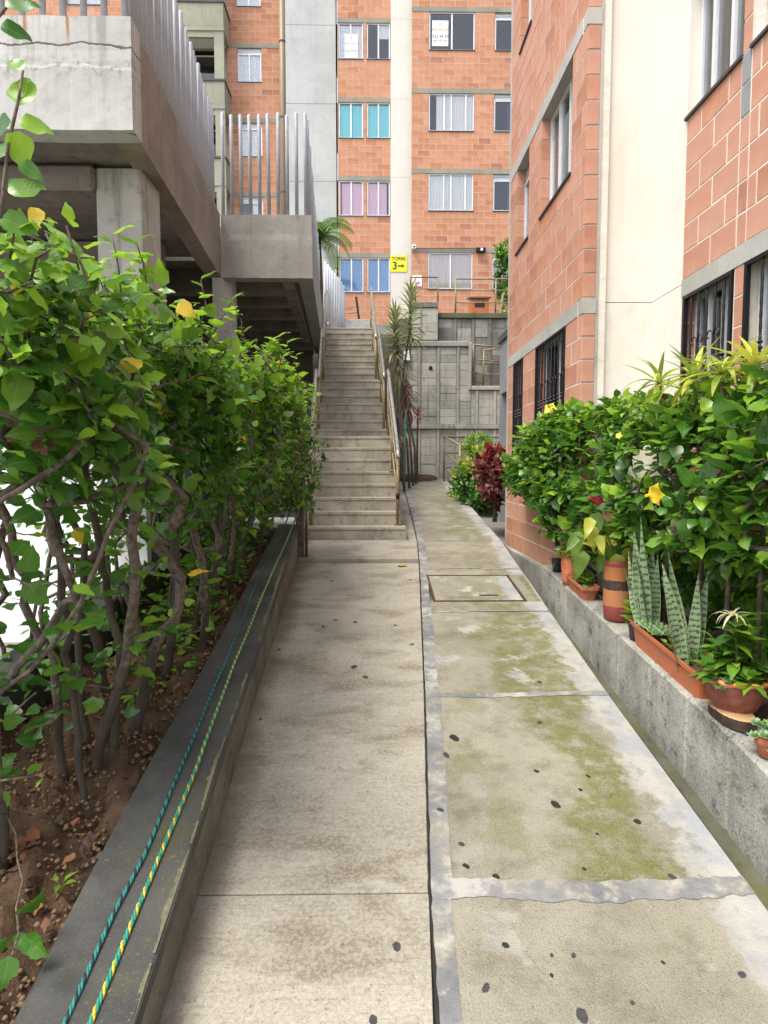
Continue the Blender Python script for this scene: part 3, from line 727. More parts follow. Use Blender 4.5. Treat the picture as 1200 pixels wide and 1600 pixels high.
# body under the steps
m = MB(); 
for k, (fl, yend) in enumerate(((f1, 11.4), (f2, 14.25), (f3, 16.9))):
    y0, y1 = fl[0][0] + .03, fl[-1][0] + .05
    za, zc = fl[0][1] - .20, fl[-1][1] - .20
    x0, x1 = stx(y0), stx(y1)
    hw = HW - .01
    m.hexa([(x0 - hw, y0, -.3), (x0 + hw, y0, -.3), (x1 + hw, y1, -.3), (x1 - hw, y1, -.3), (x0 - hw, y0, za - .02), (x0 + hw, y0, za - .02), (x1 + hw, y1, zc - .02), (x1 - hw, y1, zc - .02)])
    m.hexa([(stx(y1) - hw, y1 + .001, -.3), (stx(y1) + hw, y1 + .001, -.3), (stx(yend) + hw, yend + .02, -.3), (stx(yend) - hw, yend + .02, -.3), (stx(y1) - hw, y1 + .001, zc), (stx(y1) + hw, y1 + .001, zc), (stx(yend) + hw, yend + .02, zc), (stx(yend) - hw, yend + .02, zc)])
m.build('stair_body', FASG, stair)

# handrails: one per flight and side
def handrail(side, fl, label, group, far_x=0):
    s = -1 if side < 0 else 1
    ya, yb = fl[0][0] + .12, fl[-1][0] + .15
    za, zc = fl[0][1], fl[-1][1]
    xa, xb = stx(ya) + s * (HW - .055), stx(yb) + s * (HW - .055)
    t = thing('handrail', label, 'handrail', (xa, ya, za), group)
    for k in range(3):
        f = k / 2; x, y = xa + (xb - xa) * f, ya + (yb - ya) * f
        zt = za + (zc - za) * f
        zl = max(zz for yy, zz in fl if yy <= y + .01)
        m = MB(); m.tube([(x, y, zl - .01), (x, y, zt + .985)], .024, 10); m.lathe([(.05, 0), (.05, .012), (.03, .016)], (x, y, zl), 10)
        m.build('post', OCHRE, t, smooth=True)
    d = (Vector((xb, yb, zc)) - Vector((xa, ya, za))).normalized()
    A, B = Vector((xa, ya, za + 1.0)), Vector((xb, yb, zc + 1.0))
    m = MB(); m.tube([A - d * .12 - Vector((0, 0, .02)), A, B, B + d * .12], .029, 10); m.build('top_rail', WORN, t, smooth=True)
    for h in (.68, .36):
        m = MB(); m.tube([A - Vector((0, 0, 1.0 - h)), B - Vector((0, 0, 1.0 - h))], .014, 8); m.build('rail', OCHRE, t, smooth=True)
    return t
nm = ('lowest', 'middle', 'top')
for k, fl in enumerate((f1, f2, f3)):
    handrail(-1, fl, 'ochre pipe handrail on the hedge side of the %s stair flight' % nm[k], 'stair handrails')
    t = handrail(1, fl, 'ochre pipe handrail on the ramp side of the %s stair flight' % nm[k], 'stair handrails')
    if k == 0:
        y = fl[0][0] + .12; m = MB(); m.tube([(stx(y) + HW - .055, y, fl[0][1] + .36), (stx(y) + HW - .055, y, fl[0][1] + .44)], .0265, 10)
        m.build('black_tape', IRON, t, smooth=True)

# ================================================================== OVERHEAD WALKWAY
ZT, ZB = E + 3.81, E + 2.88
YB = 9.94
A_, B_, C_, D_ = Vector((-2.05, 5.7, 0)), Vector((-2.30, YB, 0)), Vector((xf(488, YB, 390), YB, 0)), Vector((-1.25, 16.4, 0))
deck = thing('overhead_walkway', 'raised concrete walkway with stained parapet beams and a column above the hedge', 'walkway', (-3, 8, ZB))
def fascia(p, q, mat, name, t=.22, splits=1, z0=ZB, z1=ZT, inward=None):
    p, q = Vector(p), Vector(q); d = (q - p); n = Vector((-d.y, d.x, 0)).normalized() if inward is None else inward
    for i in range(splits):
        a, b = p + d * (i / splits), p + d * ((i + 1) / splits)
        # rough casting: grid face with small bulges and a lipped ledge line
        nu = max(4, int((b - a).length / .12)); nv = 10
        m = MB(); rr = random.Random(int(p.x * 31 + q.y * 17 + i))
        vs = []; fs = []; 
        ledge = z0 + (z1 - z0) * .62
        for iv in range(nv + 1):
            z = z0 + (z1 - z0) * iv / nv
            for iu in range(nu + 1):
                off = rr.uniform(-.0012, .0012) - (.008 if z > ledge else 0)
                if iv in (0, nv) or iu in (0, nu): off *= 1.2
                vs.append(a + (b - a) * (iu / nu) - n * off + Vector((0, 0, z)) + (Vector((0, 0, rr.uniform(-.005, .005))) if iv in (0, nv) else Vector()))
        W_ = nu + 1
        for iv in range(nv):
            for iu in range(nu): fs.append((iv * W_ + iu, iv * W_ + iu + 1, (iv + 1) * W_ + iu + 1, (iv + 1) * W_ + iu))
        base = len(vs)
        back = [v + n * t for v in vs[:W_]] + [v + n * t for v in vs[-W_:]]
        vs += back
        for iu in range(nu):
            fs.append((base + iu + 1 - 0, iu + 1, iu, base + iu) if False else (base + iu, base + iu + 1, iu + 1, iu))
            o_ = nv * W_
            fs.append((o_ + iu, o_ + iu + 1, base + W_ + iu + 1, base + W_ + iu))
        fs.append((base, 0, *[iv * W_ for iv in range(1, nv)], nv * W_, base + W_))
        fs.append((base + nu, base + W_ + nu, *[iv * W_ + nu for iv in range(nv, -1, -1)]))
        m.add(vs, fs); m.build(name, mat, deck)
fascia((-10, 5.7, 0), A_ , FASC, 'front_parapet', splits=3, inward=Vector((0, 1, 0)))
nA = Vector((-1, -.065, 0)).normalized()
fascia(A_ + Vector((-.003, .055, 0)), B_ + Vector((0, -.004, 0)), FASB, 'side_parapet', splits=1, inward=nA)
fascia(B_ + Vector((.004, 0, 0)), C_, FASG, 'cross_parapet', splits=1, inward=Vector((0, 1, 0)))
fascia(C_ + Vector((0, .004, 0)), D_, FASG, 'stair_parapet', splits=1, inward=Vector((-1, -.046, 0)).normalized())
# sloping throat under the front parapet, soffit, cross beams
m = MB()
m.hexa([(-10, 5.93, ZB + .02), (-2.29, 5.93, ZB + .02), (-2.53, YB - .01, ZB + .30), (-10, YB - .01, ZB + .30), (-10, 5.93, ZT - .12), (-2.29, 5.93, ZT - .12), (-2.53, YB - .01, ZT - .12), (-10, YB - .01, ZT - .12)])
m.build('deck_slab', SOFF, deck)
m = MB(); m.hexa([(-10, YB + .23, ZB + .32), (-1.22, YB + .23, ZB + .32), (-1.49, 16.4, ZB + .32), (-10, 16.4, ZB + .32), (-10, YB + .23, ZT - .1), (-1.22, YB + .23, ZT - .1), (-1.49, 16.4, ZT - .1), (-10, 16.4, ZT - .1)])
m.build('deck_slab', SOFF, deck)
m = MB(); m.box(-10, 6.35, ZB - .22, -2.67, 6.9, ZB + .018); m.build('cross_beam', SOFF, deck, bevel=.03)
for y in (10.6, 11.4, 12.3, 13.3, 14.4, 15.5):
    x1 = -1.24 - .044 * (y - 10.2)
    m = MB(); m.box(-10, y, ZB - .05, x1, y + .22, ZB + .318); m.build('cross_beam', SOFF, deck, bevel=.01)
m = MB(); m.hexa([(-1.42, YB + .24, ZB - .02), (-1.24, YB + .24, ZB - .02), (-1.50, 16.38, ZB - .02), (-1.67, 16.38, ZB - .02), (-1.50, YB + .24, ZB + .316), (-1.24, YB + .24, ZB + .316), (-1.50, 16.38, ZB + .316), (-1.76, 16.38, ZB + .316)])
m.build('edge_haunch', SOFF, deck)
m = MB(); m.box(-2.68, 6.42, -.2, -2.24, 6.96, ZB + .015); m.build('column', COLC, deck, bevel=.012)
m = MB(); m.box(-2.50, YB + .24, -.2, -2.20, YB + .6, ZB + .3); m.build('column', COLC, deck, bevel=.012)
m = MB(); m.box(-10, 9.0, 0, -2.9, 9.2, ZB + .2); m.build('back_wall', TANW, deck)
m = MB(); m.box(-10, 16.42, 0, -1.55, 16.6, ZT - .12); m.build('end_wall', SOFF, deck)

fence = thing('post_fence', 'tall fence of separate grey steel tubes standing along the overhead walkway edge', 'fence', (-2, 8, ZT))
pm = MB(); pm.tube([(0, 0, -.05), (0, 0, 1.50), (0, 0, 1.515)], [.0275, .0275, .018], 10); PM = pm.mesh('post', STEEL, smooth=True)
def posts(par, me, p, q, n, skip_last=False, sc=1.0, zt=None):
    p, q = Vector(p), Vector(q)
    for i in range(n):
        f = i / max(1, n - 1); o = bpy.data.objects.new('post', me); put(o, par)
        a = p + (q - p) * f; o.location = (a.x, a.y, a.z); o.rotation_euler = (random.uniform(-.008, .008), random.uniform(-.008, .008), 0); o.scale = (1, 1, sc * random.uniform(.985, 1.015))
posts(fence, PM, (-5.1, 5.8, ZT), (-2.13, 5.8, ZT), 18)
posts(fence, PM, (-2.15, 5.97, ZT), (-2.385, 9.85, ZT), 29)
posts(fence, PM, (-2.28, YB + .1, ZT), (C_.x - .1, YB + .1, ZT), 10)
posts(fence, PM, (C_.x - .105, YB + .28, ZT), (-1.35, 16.2, ZT), 33)
f2_ = thing('post_fence', 'shorter fence of whitish steel tubes at the head of the stairs', 'fence', (-1.1, 16.9, z3))
pm = MB(); pm.tube([(0, 0, -.05), (0, 0, 1.35), (0, 0, 1.365)], [.034, .034, .022], 10); PW = pm.mesh('post', STEELW, smooth=True)
posts(f2_, PW, (xf(510, 16.5), 16.5, z3 + .25), (xf(538, 17.6), 17.6, z3), 9)
# ================================================================== BRICK BUILDINGS
class Wall:
    """vertical wall frame: s runs along the wall, d outwards, z up; local = facade facing -Y"""
    def __init__(s, origin, facing):
        s.o = Vector(origin); s.rot = {'-Y': 0.0, '-X': -PI / 2}[facing]
        s.M = Matrix.Translation(s.o) @ Matrix.Rotation(s.rot, 4, 'Z')
    def pt(s, a, d, z): return s.M @ Vector((a, -d, z))
    def box(s, mb, a0, a1, d0, d1, z0, z1, mi=0):
        q = [(a0, d0), (a1, d0), (a1, d1), (a0, d1)]
        q = [(a0, d1), (a1, d1), (a1, d0), (a0, d0)]
        mb.hexa([s.pt(a, d, z0) for a, d in q] + [s.pt(a, d, z1) for a, d in q], mi)
    def backing(s, mb, a0, a1, z0, z1, holes, th, grow=.012):
        hs = [(h[0] - grow, h[1] + grow, h[2] - grow, h[3] + grow) for h in holes if h[1] > a0 and h[0] < a1 and h[3] > z0 and h[2] < z1]
        zc = sorted({z0, z1, *[min(max(k, z0), z1) for h in hs for k in h[2:4]]})
        for za, zb_ in zip(zc[:-1], zc[1:]):
            if zb_ - za < 1e-4: continue
            mid = (za + zb_) / 2; iv = [(a0, a1)]
            for h in hs:
                if h[2] < mid < h[3]:
                    iv = [p for x0, x1 in iv for p in ((x0, min(x1, h[0])), (max(x0, h[1]), x1)) if p[1] - p[0] > 1e-4]
            for x0, x1 in iv: s.box(mb, x0, x1, -th, 0, za, zb_)
    def bricks(s, a0, a1, z0, z1, holes, bl, bh, joint, phase=0.0, rows=None):
        n = rows or max(1, round((z1 - z0) / bh)); h = (z1 - z0) / n; out = []
        for r in range(n):
            za, zb_ = z0 + r * h, z0 + (r + 1) * h
            iv = [(a0, a1)]
            for q in holes:
                if min(zb_, q[3]) - max(za, q[2]) > 0.03:
                    iv = [p for x0, x1 in iv for p in ((x0, min(x1, q[0])), (max(x0, q[1]), x1)) if p[1] - p[0] > 0.02]
            off = a0 + phase + (0 if r % 2 else bl / 2)
            for x0, x1 in iv:
                k = math.floor((x0 - off) / bl); x = x0
                while x < x1 - 1e-4:
                    k += 1; e = off + k * bl
                    if e - x < .06: continue
                    e = min(e, x1)
                    if x1 - e < .06: e = x1
                    out.append((x, e, za, zb_, joint)); x = e
        return [(s, *b) for b in out]
_bm = {}
def brick_mesh(l, h, dep, proud, mat):
    key = (round(l, 3), round(h, 3), dep, proud, mat.name)
    if key in _bm: return _bm[key]
    c = .0025
    x, z = key[0] / 2, key[1] / 2
    vs = [(-x, dep, -z), (x, dep, -z), (x, dep, z), (-x, dep, z), (-x, -proud + c, -z), (x, -proud + c, -z), (x, -proud + c, z), (-x, -proud + c, z),
          (-x + c, -proud, -z + c), (x - c, -proud, -z + c), (x - c, -proud, z - c), (-x + c, -proud, z - c)]
    fs = [(8, 9, 10, 11)] + [(4 + i, 4 + (i + 1) % 4, 8 + (i + 1) % 4, 8 + i) for i in range(4)] + [(i, (i + 1) % 4, 4 + (i + 1) % 4, 4 + i) for i in range(4)]
    me = bpy.data.meshes.new('brick'); me.from_pydata(vs, [], fs); me.materials.append(mat); me.update(); _bm[key] = me
    return me
def lay_bricks(parent, lst, mat, dep, proud, limit=300, name='brick', occl=None):
    """the bricks that show largest become parts, the rest one part of kind stuff"""
    info = []
    for w, x0, x1, za, zb_, j in lst:
        l, h = x1 - x0 - j, zb_ - za - j
        c = w.pt((x0 + x1) / 2, 0, (za + zb_) / 2)
        u, v, d = proj([c]); inside = (d[0] > .3) and (-15 < u[0] < 1215) and (-15 < v[0] < 1615)
        facing = abs((c - O0).normalized().dot(w.M.to_3x3() @ Vector((0, -1, 0))))
        sc = l * h * facing / max(.1, d[0]) ** 2 if inside else 0
        if inside and occl and occl(u[0], v[0]): sc *= .001
        info.append((sc, w, c, l, h))
    info.sort(key=lambda k: -k[0])
    rest = MB()
    for i, (sc, w, c, l, h) in enumerate(info):
        me = brick_mesh(l, h, dep, proud, mat); r3 = random.uniform(-.0012, .0012)
        M = Matrix.Translation(c) @ Matrix.Rotation(w.rot + random.uniform(-.004, .004), 4, 'Z') @ Matrix.Translation((0, r3, 0))
        if i < limit and sc > 0:
            o = bpy.data.objects.new(name, me); put(o, parent); o.matrix_basis = M
        else:
            rest.add([M @ v.co for v in me.vertices], [tuple(p.vertices) for p in me.polygons])
    if rest.v: tag(rest.build(name + 'work', mat, parent), kind='stuff')

def curtain(mb, w, a0, a1, d, z0, z1, amp=.007, wl=.09, seed=0):
    n = max(6, int((a1 - a0) / .018)); rr = random.Random(seed); ph = rr.uniform(0, 6)
    for i in range(n):
        p = [a0 + (a1 - a0) * (i + k) / n for k in (0, 1)]
        q = [d + amp * math.sin(2 * PI * x / wl + ph + .8 * math.sin(x * 9 + ph)) for x in p]
        mb.quad(w.pt(p[0], q[0], z0), w.pt(p[1], q[1], z0), w.pt(p[1], q[1], z1), w.pt(p[0], q[0], z1))
def cur_mat(name, c):
    g = G(name); g.done(c, 0.9, 0.1); g.b.inputs['Sheen Weight'].default_value = .2
    tr = g.n('ShaderNodeBsdfTranslucent'); g.set(tr.inputs[0], c); mx = g.n('ShaderNodeMixShader'); mx.inputs[0].default_value = .12
    g.t.links.new(g.b.outputs[0], mx.inputs[1]); g.t.links.new(tr.outputs[0], mx.inputs[2]); g.t.links.new(mx.outputs[0], g.out.inputs[0]); return g.mat
CUR = {'white': cur_mat('curtain_white', (.93, .92, .90)), 'cyan': cur_mat('curtain_cyan', (.25, .85, .90)), 'pink': cur_mat('curtain_pink', (.96, .62, .75)),
       'blue': cur_mat('curtain_blue', (.25, .52, .90)), 'beige': cur_mat('curtain_beige', (.85, .74, .68)), 'navy': cur_mat('cloth_navy', (.06, .10, .25)), 'rose': cur_mat('cloth_rose', (.4, .05, .14))}
BLIND = plain('blind_pale', (.80, .81, .84), .6)

def window(par, w, a0, a1, z0, z1, rec=.10, mull=(0.5,), curtains=(), louvre=False, sill=True, label=None, room=.45, glass=None, frame_mat=None, fw=.032, panes=True):
    m = MB(); fm = frame_mat or FRAME
    if louvre:
        lz = z1 - .17
        for k in range(4):
            zz = lz + .02 + k * .04; w.box(m, a0 + .003, a1 - .003, -rec - .03, -rec + .005, zz, zz + .022)
        zt = lz
    else: zt = z1
    w.box(m, a0 + .001, a0 + fw, -rec - .02, -rec + .02, z0 + .001, zt - .001); w.box(m, a1 - fw, a1 - .001, -rec - .02, -rec + .02, z0 + .001, zt - .001)
    w.box(m, a0 + fw, a1 - fw, -rec - .02, -rec + .02, z0 + .001, z0 + fw); w.box(m, a0 + fw, a1 - fw, -rec - .02, -rec + .02, zt - fw, zt - .001)
    for k in mull:
        x = a0 + (a1 - a0) * k; w.box(m, x - fw * .6, x + fw * .6, -rec - .024, -rec + .024, z0 + fw, zt - fw)
    win = m.build('window', fm, par)
    if label: win['label'] = label
    xs = [a0 + fw] + [a0 + (a1 - a0) * k for k in mull] + [a1 - fw]
    if panes:
        for i, (p, q) in enumerate(zip(xs[:-1], xs[1:])):
            m = MB(); w.box(m, p + .004, q - .004, -rec - .004, -rec + .002, z0 + fw * .8, zt - fw * .8); m.build('pane', glass or GLASS, win)
    if sill:
        m = MB(); w.box(m, a0 - .012, a1 + .012, -rec + .02, .022, z0 - .022, z0 + .0); m.build('sill', DKFRAME, win)
    for i, (p, q, mt, *zz) in enumerate(curtains):
        zc0, zc1 = zz if zz else (0.02, 1.0)
        m = MB(); curtain(m, w, a0 + (a1 - a0) * p, a0 + (a1 - a0) * q, -rec - .03 - .012 * i, z0 + (z1 - z0) * zc0, z0 + (z1 - z0) * zc1 - .03, seed=int(a0 * 100 + z0 * 10 + i))
        m.build('curtain', CUR[mt] if isinstance(mt, str) else mt, win, smooth=True)
    # the dark room behind: an open box
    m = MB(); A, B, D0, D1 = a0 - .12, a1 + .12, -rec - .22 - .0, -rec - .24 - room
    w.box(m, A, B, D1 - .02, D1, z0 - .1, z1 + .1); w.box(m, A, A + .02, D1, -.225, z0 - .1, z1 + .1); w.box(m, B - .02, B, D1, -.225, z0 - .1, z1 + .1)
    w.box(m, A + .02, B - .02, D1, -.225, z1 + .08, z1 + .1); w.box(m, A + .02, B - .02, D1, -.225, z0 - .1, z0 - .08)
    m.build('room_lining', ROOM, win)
    return win

def text(body, parent, loc, size, mat, rotx=PI / 2, rotz=0, align='CENTER', name='lettering', bold=0.0):
    c = bpy.data.curves.new(name, 'FONT'); c.body = body; c.size = size; c.align_x = align; c.align_y = 'CENTER'; c.extrude = .0015; c.offset = bold
    o = bpy.data.objects.new(name, c); 
    M = Matrix.Translation(Vector(loc)) @ Euler((rotx, 0, rotz)).to_matrix().to_4x4()
    COL.objects.link(o); bpy.context.view_layer.update()
    me = bpy.data.meshes.new_from_object(o); bpy.data.objects.remove(o); me.materials.clear(); me.materials.append(mat)
    o = bpy.data.objects.new(name, me); put(o, parent); o.matrix_basis = M; return o

BASEZ = E + 6.41                     # underside of the first lintel beam of the tower
LV = [BASEZ + 2.275 * k for k in range(-1, 5)]
# ---------------------------------------------------------- the tower that closes the view
tower = thing('apartment_tower', 'tall orange brick apartment tower with white column and concrete panel behind the stairs', 'apartment building', (1.5, 20, E + 4.2))
brk = []
wr = Wall((0, 19.5, 0), '-Y')
x643, x805 = xf(641.5, 19.5), 7.2
big = (xf(667.5, 19.5), xf(735.5, 19.5)); sml = (xf(766, 19.5), xf(766, 19.5) + .95)
holesR = [(a, b, z - 1.06, z) for z in LV[1:] for a, b in (big, sml)]
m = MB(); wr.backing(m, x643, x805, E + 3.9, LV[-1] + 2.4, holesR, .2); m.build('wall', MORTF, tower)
for z0_, z1_ in zip([E + 4.27] + [k + .13 for k in LV[1:]], LV[1:] + [LV[-1] + 2.4]):
    brk += wr.bricks(x643 + .004, x805, z0_, z1_, holesR, .36, .19, .012, rows=12)
for z in LV[1:]:
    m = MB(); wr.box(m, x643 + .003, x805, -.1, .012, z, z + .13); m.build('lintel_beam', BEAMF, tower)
wl = Wall((0, 20.0, 0), '-Y')
xa, xb = xf(528, 20.0, 250), xf(610, 20.0, 250)
w1 = (xa + .03, xf(567.5, 20.0, 250)); w2 = (xf(573.5, 20.0, 250), xb - .015)
holesL = [(a, b, z - 1.03, z) for z in LV[1:] for a, b in (w1, w2)]
m = MB(); wl.backing(m, xa, xb, E + 3.9, LV[-1] + 2.4, holesL, .2); m.build('wall', MORTF, tower)
for z0_, z1_ in zip([E + 4.27] + [k + .13 for k in LV[1:]], LV[1:] + [LV[-1] + 2.4]):
    brk += wl.bricks(xa + .004, xb, z0_, z1_, holesL, .36, .19, .012, rows=12, phase=.1)
for z in LV[1:]:
    m = MB(); wl.box(m, xa + .002, xb - .001, -.1, .010, z, z + .13); m.build('lintel_beam', BEAMF, tower)
lay_bricks(tower, brk, BR_F, .09, .0025, occl=lambda u, v: (u < 545 and v > 300 and v < 400) or (u > 806) or (v > 490))
# cream column with casting joints
cz = [E + 3.9] + [k + .05 for k in LV[1:]] + [LV[-1] + 2.4]
for a, b in zip(cz[:-1], cz[1:]):
    m = MB(); m.box(xf(610, 19.9), 19.9, a + .006, xf(643, 19.9), 20.6, b); m.build('column_panel', WHITEW, tower)
# grey concrete stair-shaft panel
for a, b in zip(cz[:-1], cz[1:]):
    m = MB(); m.box(xf(453, 20.25), 20.2, a + .006, xf(528, 20.25), 20.8, b); m.build('concrete_panel', PANELC, tower, bevel=.006)
# windows of the tower
spec_r = {1: [(0.0, 1.0, 'beige')], 2: [(0.0, 1.0, 'white')], 3: [(0.17, 1.0, 'white')], 4: [], 5: [(0.3, 1.0, 'white')]}
for k, z in enumerate(LV[1:], 1):
    window(tower, wr, *big, z - 1.06, z, rec=.045, mull=(0.5,) if k in (1, 4) else (0.34, 0.5, 0.82), curtains=spec_r[k], glass=GLASSD if k == 4 else GLASS)
    cs = {1: [(0.02, 1, 'beige', 0, .85)], 2: [(0.45, 0.62, 'navy', 0.02, .8), (0.62, 1, 'white', 0.02, .8)], 3: [(0.42, .9, 'navy', .02, .75)], 4: [], 5: []}[k]
    window(tower, wr, *sml, z - 1.06, z, rec=.045, mull=(0.55,), curtains=cs, louvre=True, glass=GLASSD)
spec_l = {1: 'blue', 2: 'pink', 3: 'cyan', 4: None, 5: None}
for k, z in enumerate(LV[1:], 1):
    c = spec_l[k]
    window(tower, wl, *w1, z - 1.03, z, rec=.045, curtains=[(0.12 if k == 2 else 0.02, .98, c, .02, .97)] + ([(0.0, .16, 'rose', .02, 1)] if k == 2 else []) if c else [(0.05, .95, BLIND, .02, .98)])
    window(tower, wl, *w2, z - 1.03, z, rec=.045, curtains=[(0.02, .86 if k == 2 else .98, c, .02, .97)] if c else ([(.5, .98, BLIND, .6, 1)] if k == 4 else []))
# cushion leaning in the ground-floor window
m = MB(); m.box(w2[0] + .1, 20.14, LV[1] - 1.0, w2[0] + .6, 20.18, LV[1] - .70)
tag(m.build('cushion', CUR['beige'], bevel=.03), 'pale square cushion standing in the lowest blue-curtained tower window', 'cushion')
# rental posters behind the glass
PAPER = plain('paper_white', (.8, .8, .8), .7, 0, .02); INK_O = plain('ink_orange', (.75, .18, .05), .7, 0, .02); INK_K = plain('ink_black', (.03, .03, .035), .6, 0, .02)
INK_P = plain('ink_pink', (.75, .15, .35), .7, 0, .02)
def poster(w, a0, a1, z0, z1, d, lines, label):
    t = thing('rental_poster', label, 'poster', w.pt((a0 + a1) / 2, d, z0))
    m = MB(); w.box(m, a0, a1, d - .004, d, z0, z1); m.build('sheet', PAPER, t)
    for body, fz, size, mat in lines:
        p = w.pt((a0 + a1) / 2, d + .002, z0 + (z1 - z0) * fz); text(body, t, p, size, mat)
    return t
z = LV[4]
poster(wr, big[0] + .09, big[0] + .56, z - .93, z - .22, -.036, [('SE', .86, .10, INK_O), ('ARRIENDA', .64, .105, INK_O), ('322 44 30', .38, .115, INK_K), ('304 319 10 90', .2, .07, INK_K)],
       'white rental poster with orange and black print in the top window right of the column')
poster(wl, w1[0] + .19, w1[0] + .58, z - .98, z - .3, -.036, [('SE', .84, .09, INK_O), ('ARRIENDA', .60, .085, INK_O), ('322 44 30', .30, .09, INK_K)],
       'faint white rental poster behind the pale blind left of the column')
# yellow TORRE 3 sign
YEL = plain('sign_yellow', (.90, .80, .015), .5, 0, .03); DKG = plain('sign_grey', (.06, .06, .055), .5, 0, .03)
sx0, sx1 = xf(609.5, 19.88), xf(635, 19.88); sz0, sz1 = zf(424.5, 19.88), zf(399, 19.88)
sg = thing('tower_sign', 'square yellow sign reading TORRE 3 with an arrow on the ivory column', 'sign', (sx0 + .2, 19.89, sz0))
m = MB(); m.box(sx0, 19.882, sz0, sx1, 19.897, sz1); m.build('board', YEL, sg, bevel=.004)
cxs = (sx0 + sx1) / 2; hgt = sz1 - sz0
text('TORRE', sg, (cxs, 19.878, sz0 + hgt * .80), .135, DKG, bold=.003)
text('3', sg, (sx0 + .14, 19.878, sz0 + hgt * .36), .31, DKG, bold=.008)
m = MB(); ax = sx0 + .23; az = sz0 + hgt * .36
for q in ([(0, -.022), (.12, -.022), (.12, .022), (0, .022)], [(.12, -.06), (.21, 0), (.12, .06)]):
    n = len(q); m.add([(ax + a, 19.876, az + b) for a, b in q] + [(ax + a, 19.881, az + b) for a, b in q], [tuple(range(n)), tuple(range(n, 2 * n))[::-1]] + [(i, n + i, n + (i + 1) % n, (i + 1) % n) for i in range(n)])
m.build('arrow', DKG, sg)
nx0, nx1, nz0, nz1 = xf(643.5, 19.48), xf(658, 19.48), zf(447, 19.48), zf(430, 19.48)
nt_ = thing('notice', 'small white notice with a pink mark on the brick beside the ivory column', 'notice', (nx0, 19.48, nz0))
m = MB(); m.box(nx0, 19.476, nz0, nx1, 19.488, nz1); m.build('sheet', PAPER, nt_)
m = MB(); m.box(nx0 + .06, 19.473, nz0 + .07, nx0 + .2, 19.4755, nz0 + .12); m.beam((nx0 + .17, 19.4745, nz0 + .15), (nx0 + .22, 19.4745, nz0 + .095), .006, .02); m.beam((nx0 + .22, 19.4745, nz0 + .095), (nx0 + .17, 19.4745, nz0 + .04), .006, .02); m.build('pink_arrow', INK_P, nt_)
# camera and floodlight
cb = thing('security_camera', 'small white security camera box under the first beam beside the column', 'camera', (x643 + .05, 19.4, zf(385, 19.4)))
m = MB(); zz = zf(389, 19.4); m.box(x643 + .02, 19.33, zz, x643 + .13, 19.45, zz + .11); m.build('body', WHITE, cb, bevel=.01)
m = MB(); m.tube([(x643 + .075, 19.325, zz + .05), (x643 + .075, 19.34, zz + .05)], .03, 12); m.build('lens', IRON, cb)
m = MB(); m.box(x643 + .06, 19.45, zz + .03, x643 + .09, 19.495, zz + .07); m.build('bracket', FRAME, cb)
fl_ = thing('floodlight', 'black twin floodlight fixed on the beam above the lowest curtained window', 'floodlight', (xf(748, 19.4), 19.4, zf(392, 19.4)))
m = MB(); fx, fz = xf(748, 19.4), zf(393, 19.4); m.box(fx - .14, 19.34, fz, fx + .14, 19.46, fz + .12); m.build('housing', IRON, fl_, bevel=.01)
m = MB(); m.box(fx - .02, 19.33, fz + .02, fx + .05, 19.339, fz + .10); m.build('lamp_glass', FRAME, fl_)
m = MB(); m.tube([(x643 + .13, 19.46, zf(388, 19.46)), (fx - .13, 19.46, zf(387, 19.46))], .012, 6); tag(m.build('cable_conduit', DARKC), 'thin black cable running along the first beam of the tower to the floodlight', 'cable')
# brown downpipe
m = MB(); px_ = xf(447.5, 20.9); m.tube([(px_, 20.95, E + 3.9), (px_, 20.95, LV[-1] + 2.3)], .10, 14)
pp = thing('downpipe', 'thick brown downpipe between the brick wall and the concrete panel', 'pipe', (px_, 20.95, E + 3.9))
m.build('pipe', plain('pipe_brown', (.26, .19, .12), .5, 0, .1), pp, smooth=True)
for z in LV[1:]:
    m = MB(); m.tube([(px_, 20.95, z), (px_, 20.95, z + .05)], .108, 14); m.build('clamp', DARKC, pp)

# ---------------------------------------------------------- brick block with balconies, further left
blk = thing('balcony_block', 'orange brick apartment block with olive concrete balconies seen behind the walkway fence', 'apartment building', (-6, 21, E + 4.2))
wb = Wall((0, 21.2, 0), '-Y')
bx0, bx1 = -14.0, xf(443, 21.2)
wn = (xf(380.5, 21.2), xf(416, 21.2)); bal = (xf(248, 20.4), xf(360.5, 20.4))
holesB = [(wn[0], wn[1], z - 1.03, z) for z in LV[1:]] + [(-9.6, -8.5, z - 1.03, z) for z in LV[1:]] + [(bal[0] + .1, bal[1] - .1, z - 2.1, z) for z in LV[1:]]
m = MB(); wb.backing(m, bx0, bx1, E + 3.9, LV[-1] + 2.4, holesB, .2); m.build('wall', MORTF, blk)
brk = []
for z0_, z1_ in zip([E + 4.27] + [k + .13 for k in LV[1:]], LV[1:] + [LV[-1] + 2.4]):
    brk += wb.bricks(bx0, bx1, z0_, z1_, holesB, .36, .19, .012, rows=12, phase=.2)
lay_bricks(blk, brk, BR_F, .09, .0025, limit=220, occl=lambda u, v: u < 368)
for z in LV[1:]:
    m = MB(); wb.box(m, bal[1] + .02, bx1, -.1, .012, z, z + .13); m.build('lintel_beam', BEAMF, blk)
    m = MB(); wb.box(m, bx0, bal[0] - .02, -.1, .012, z, z + .13); m.build('lintel_beam', BEAMF, blk)
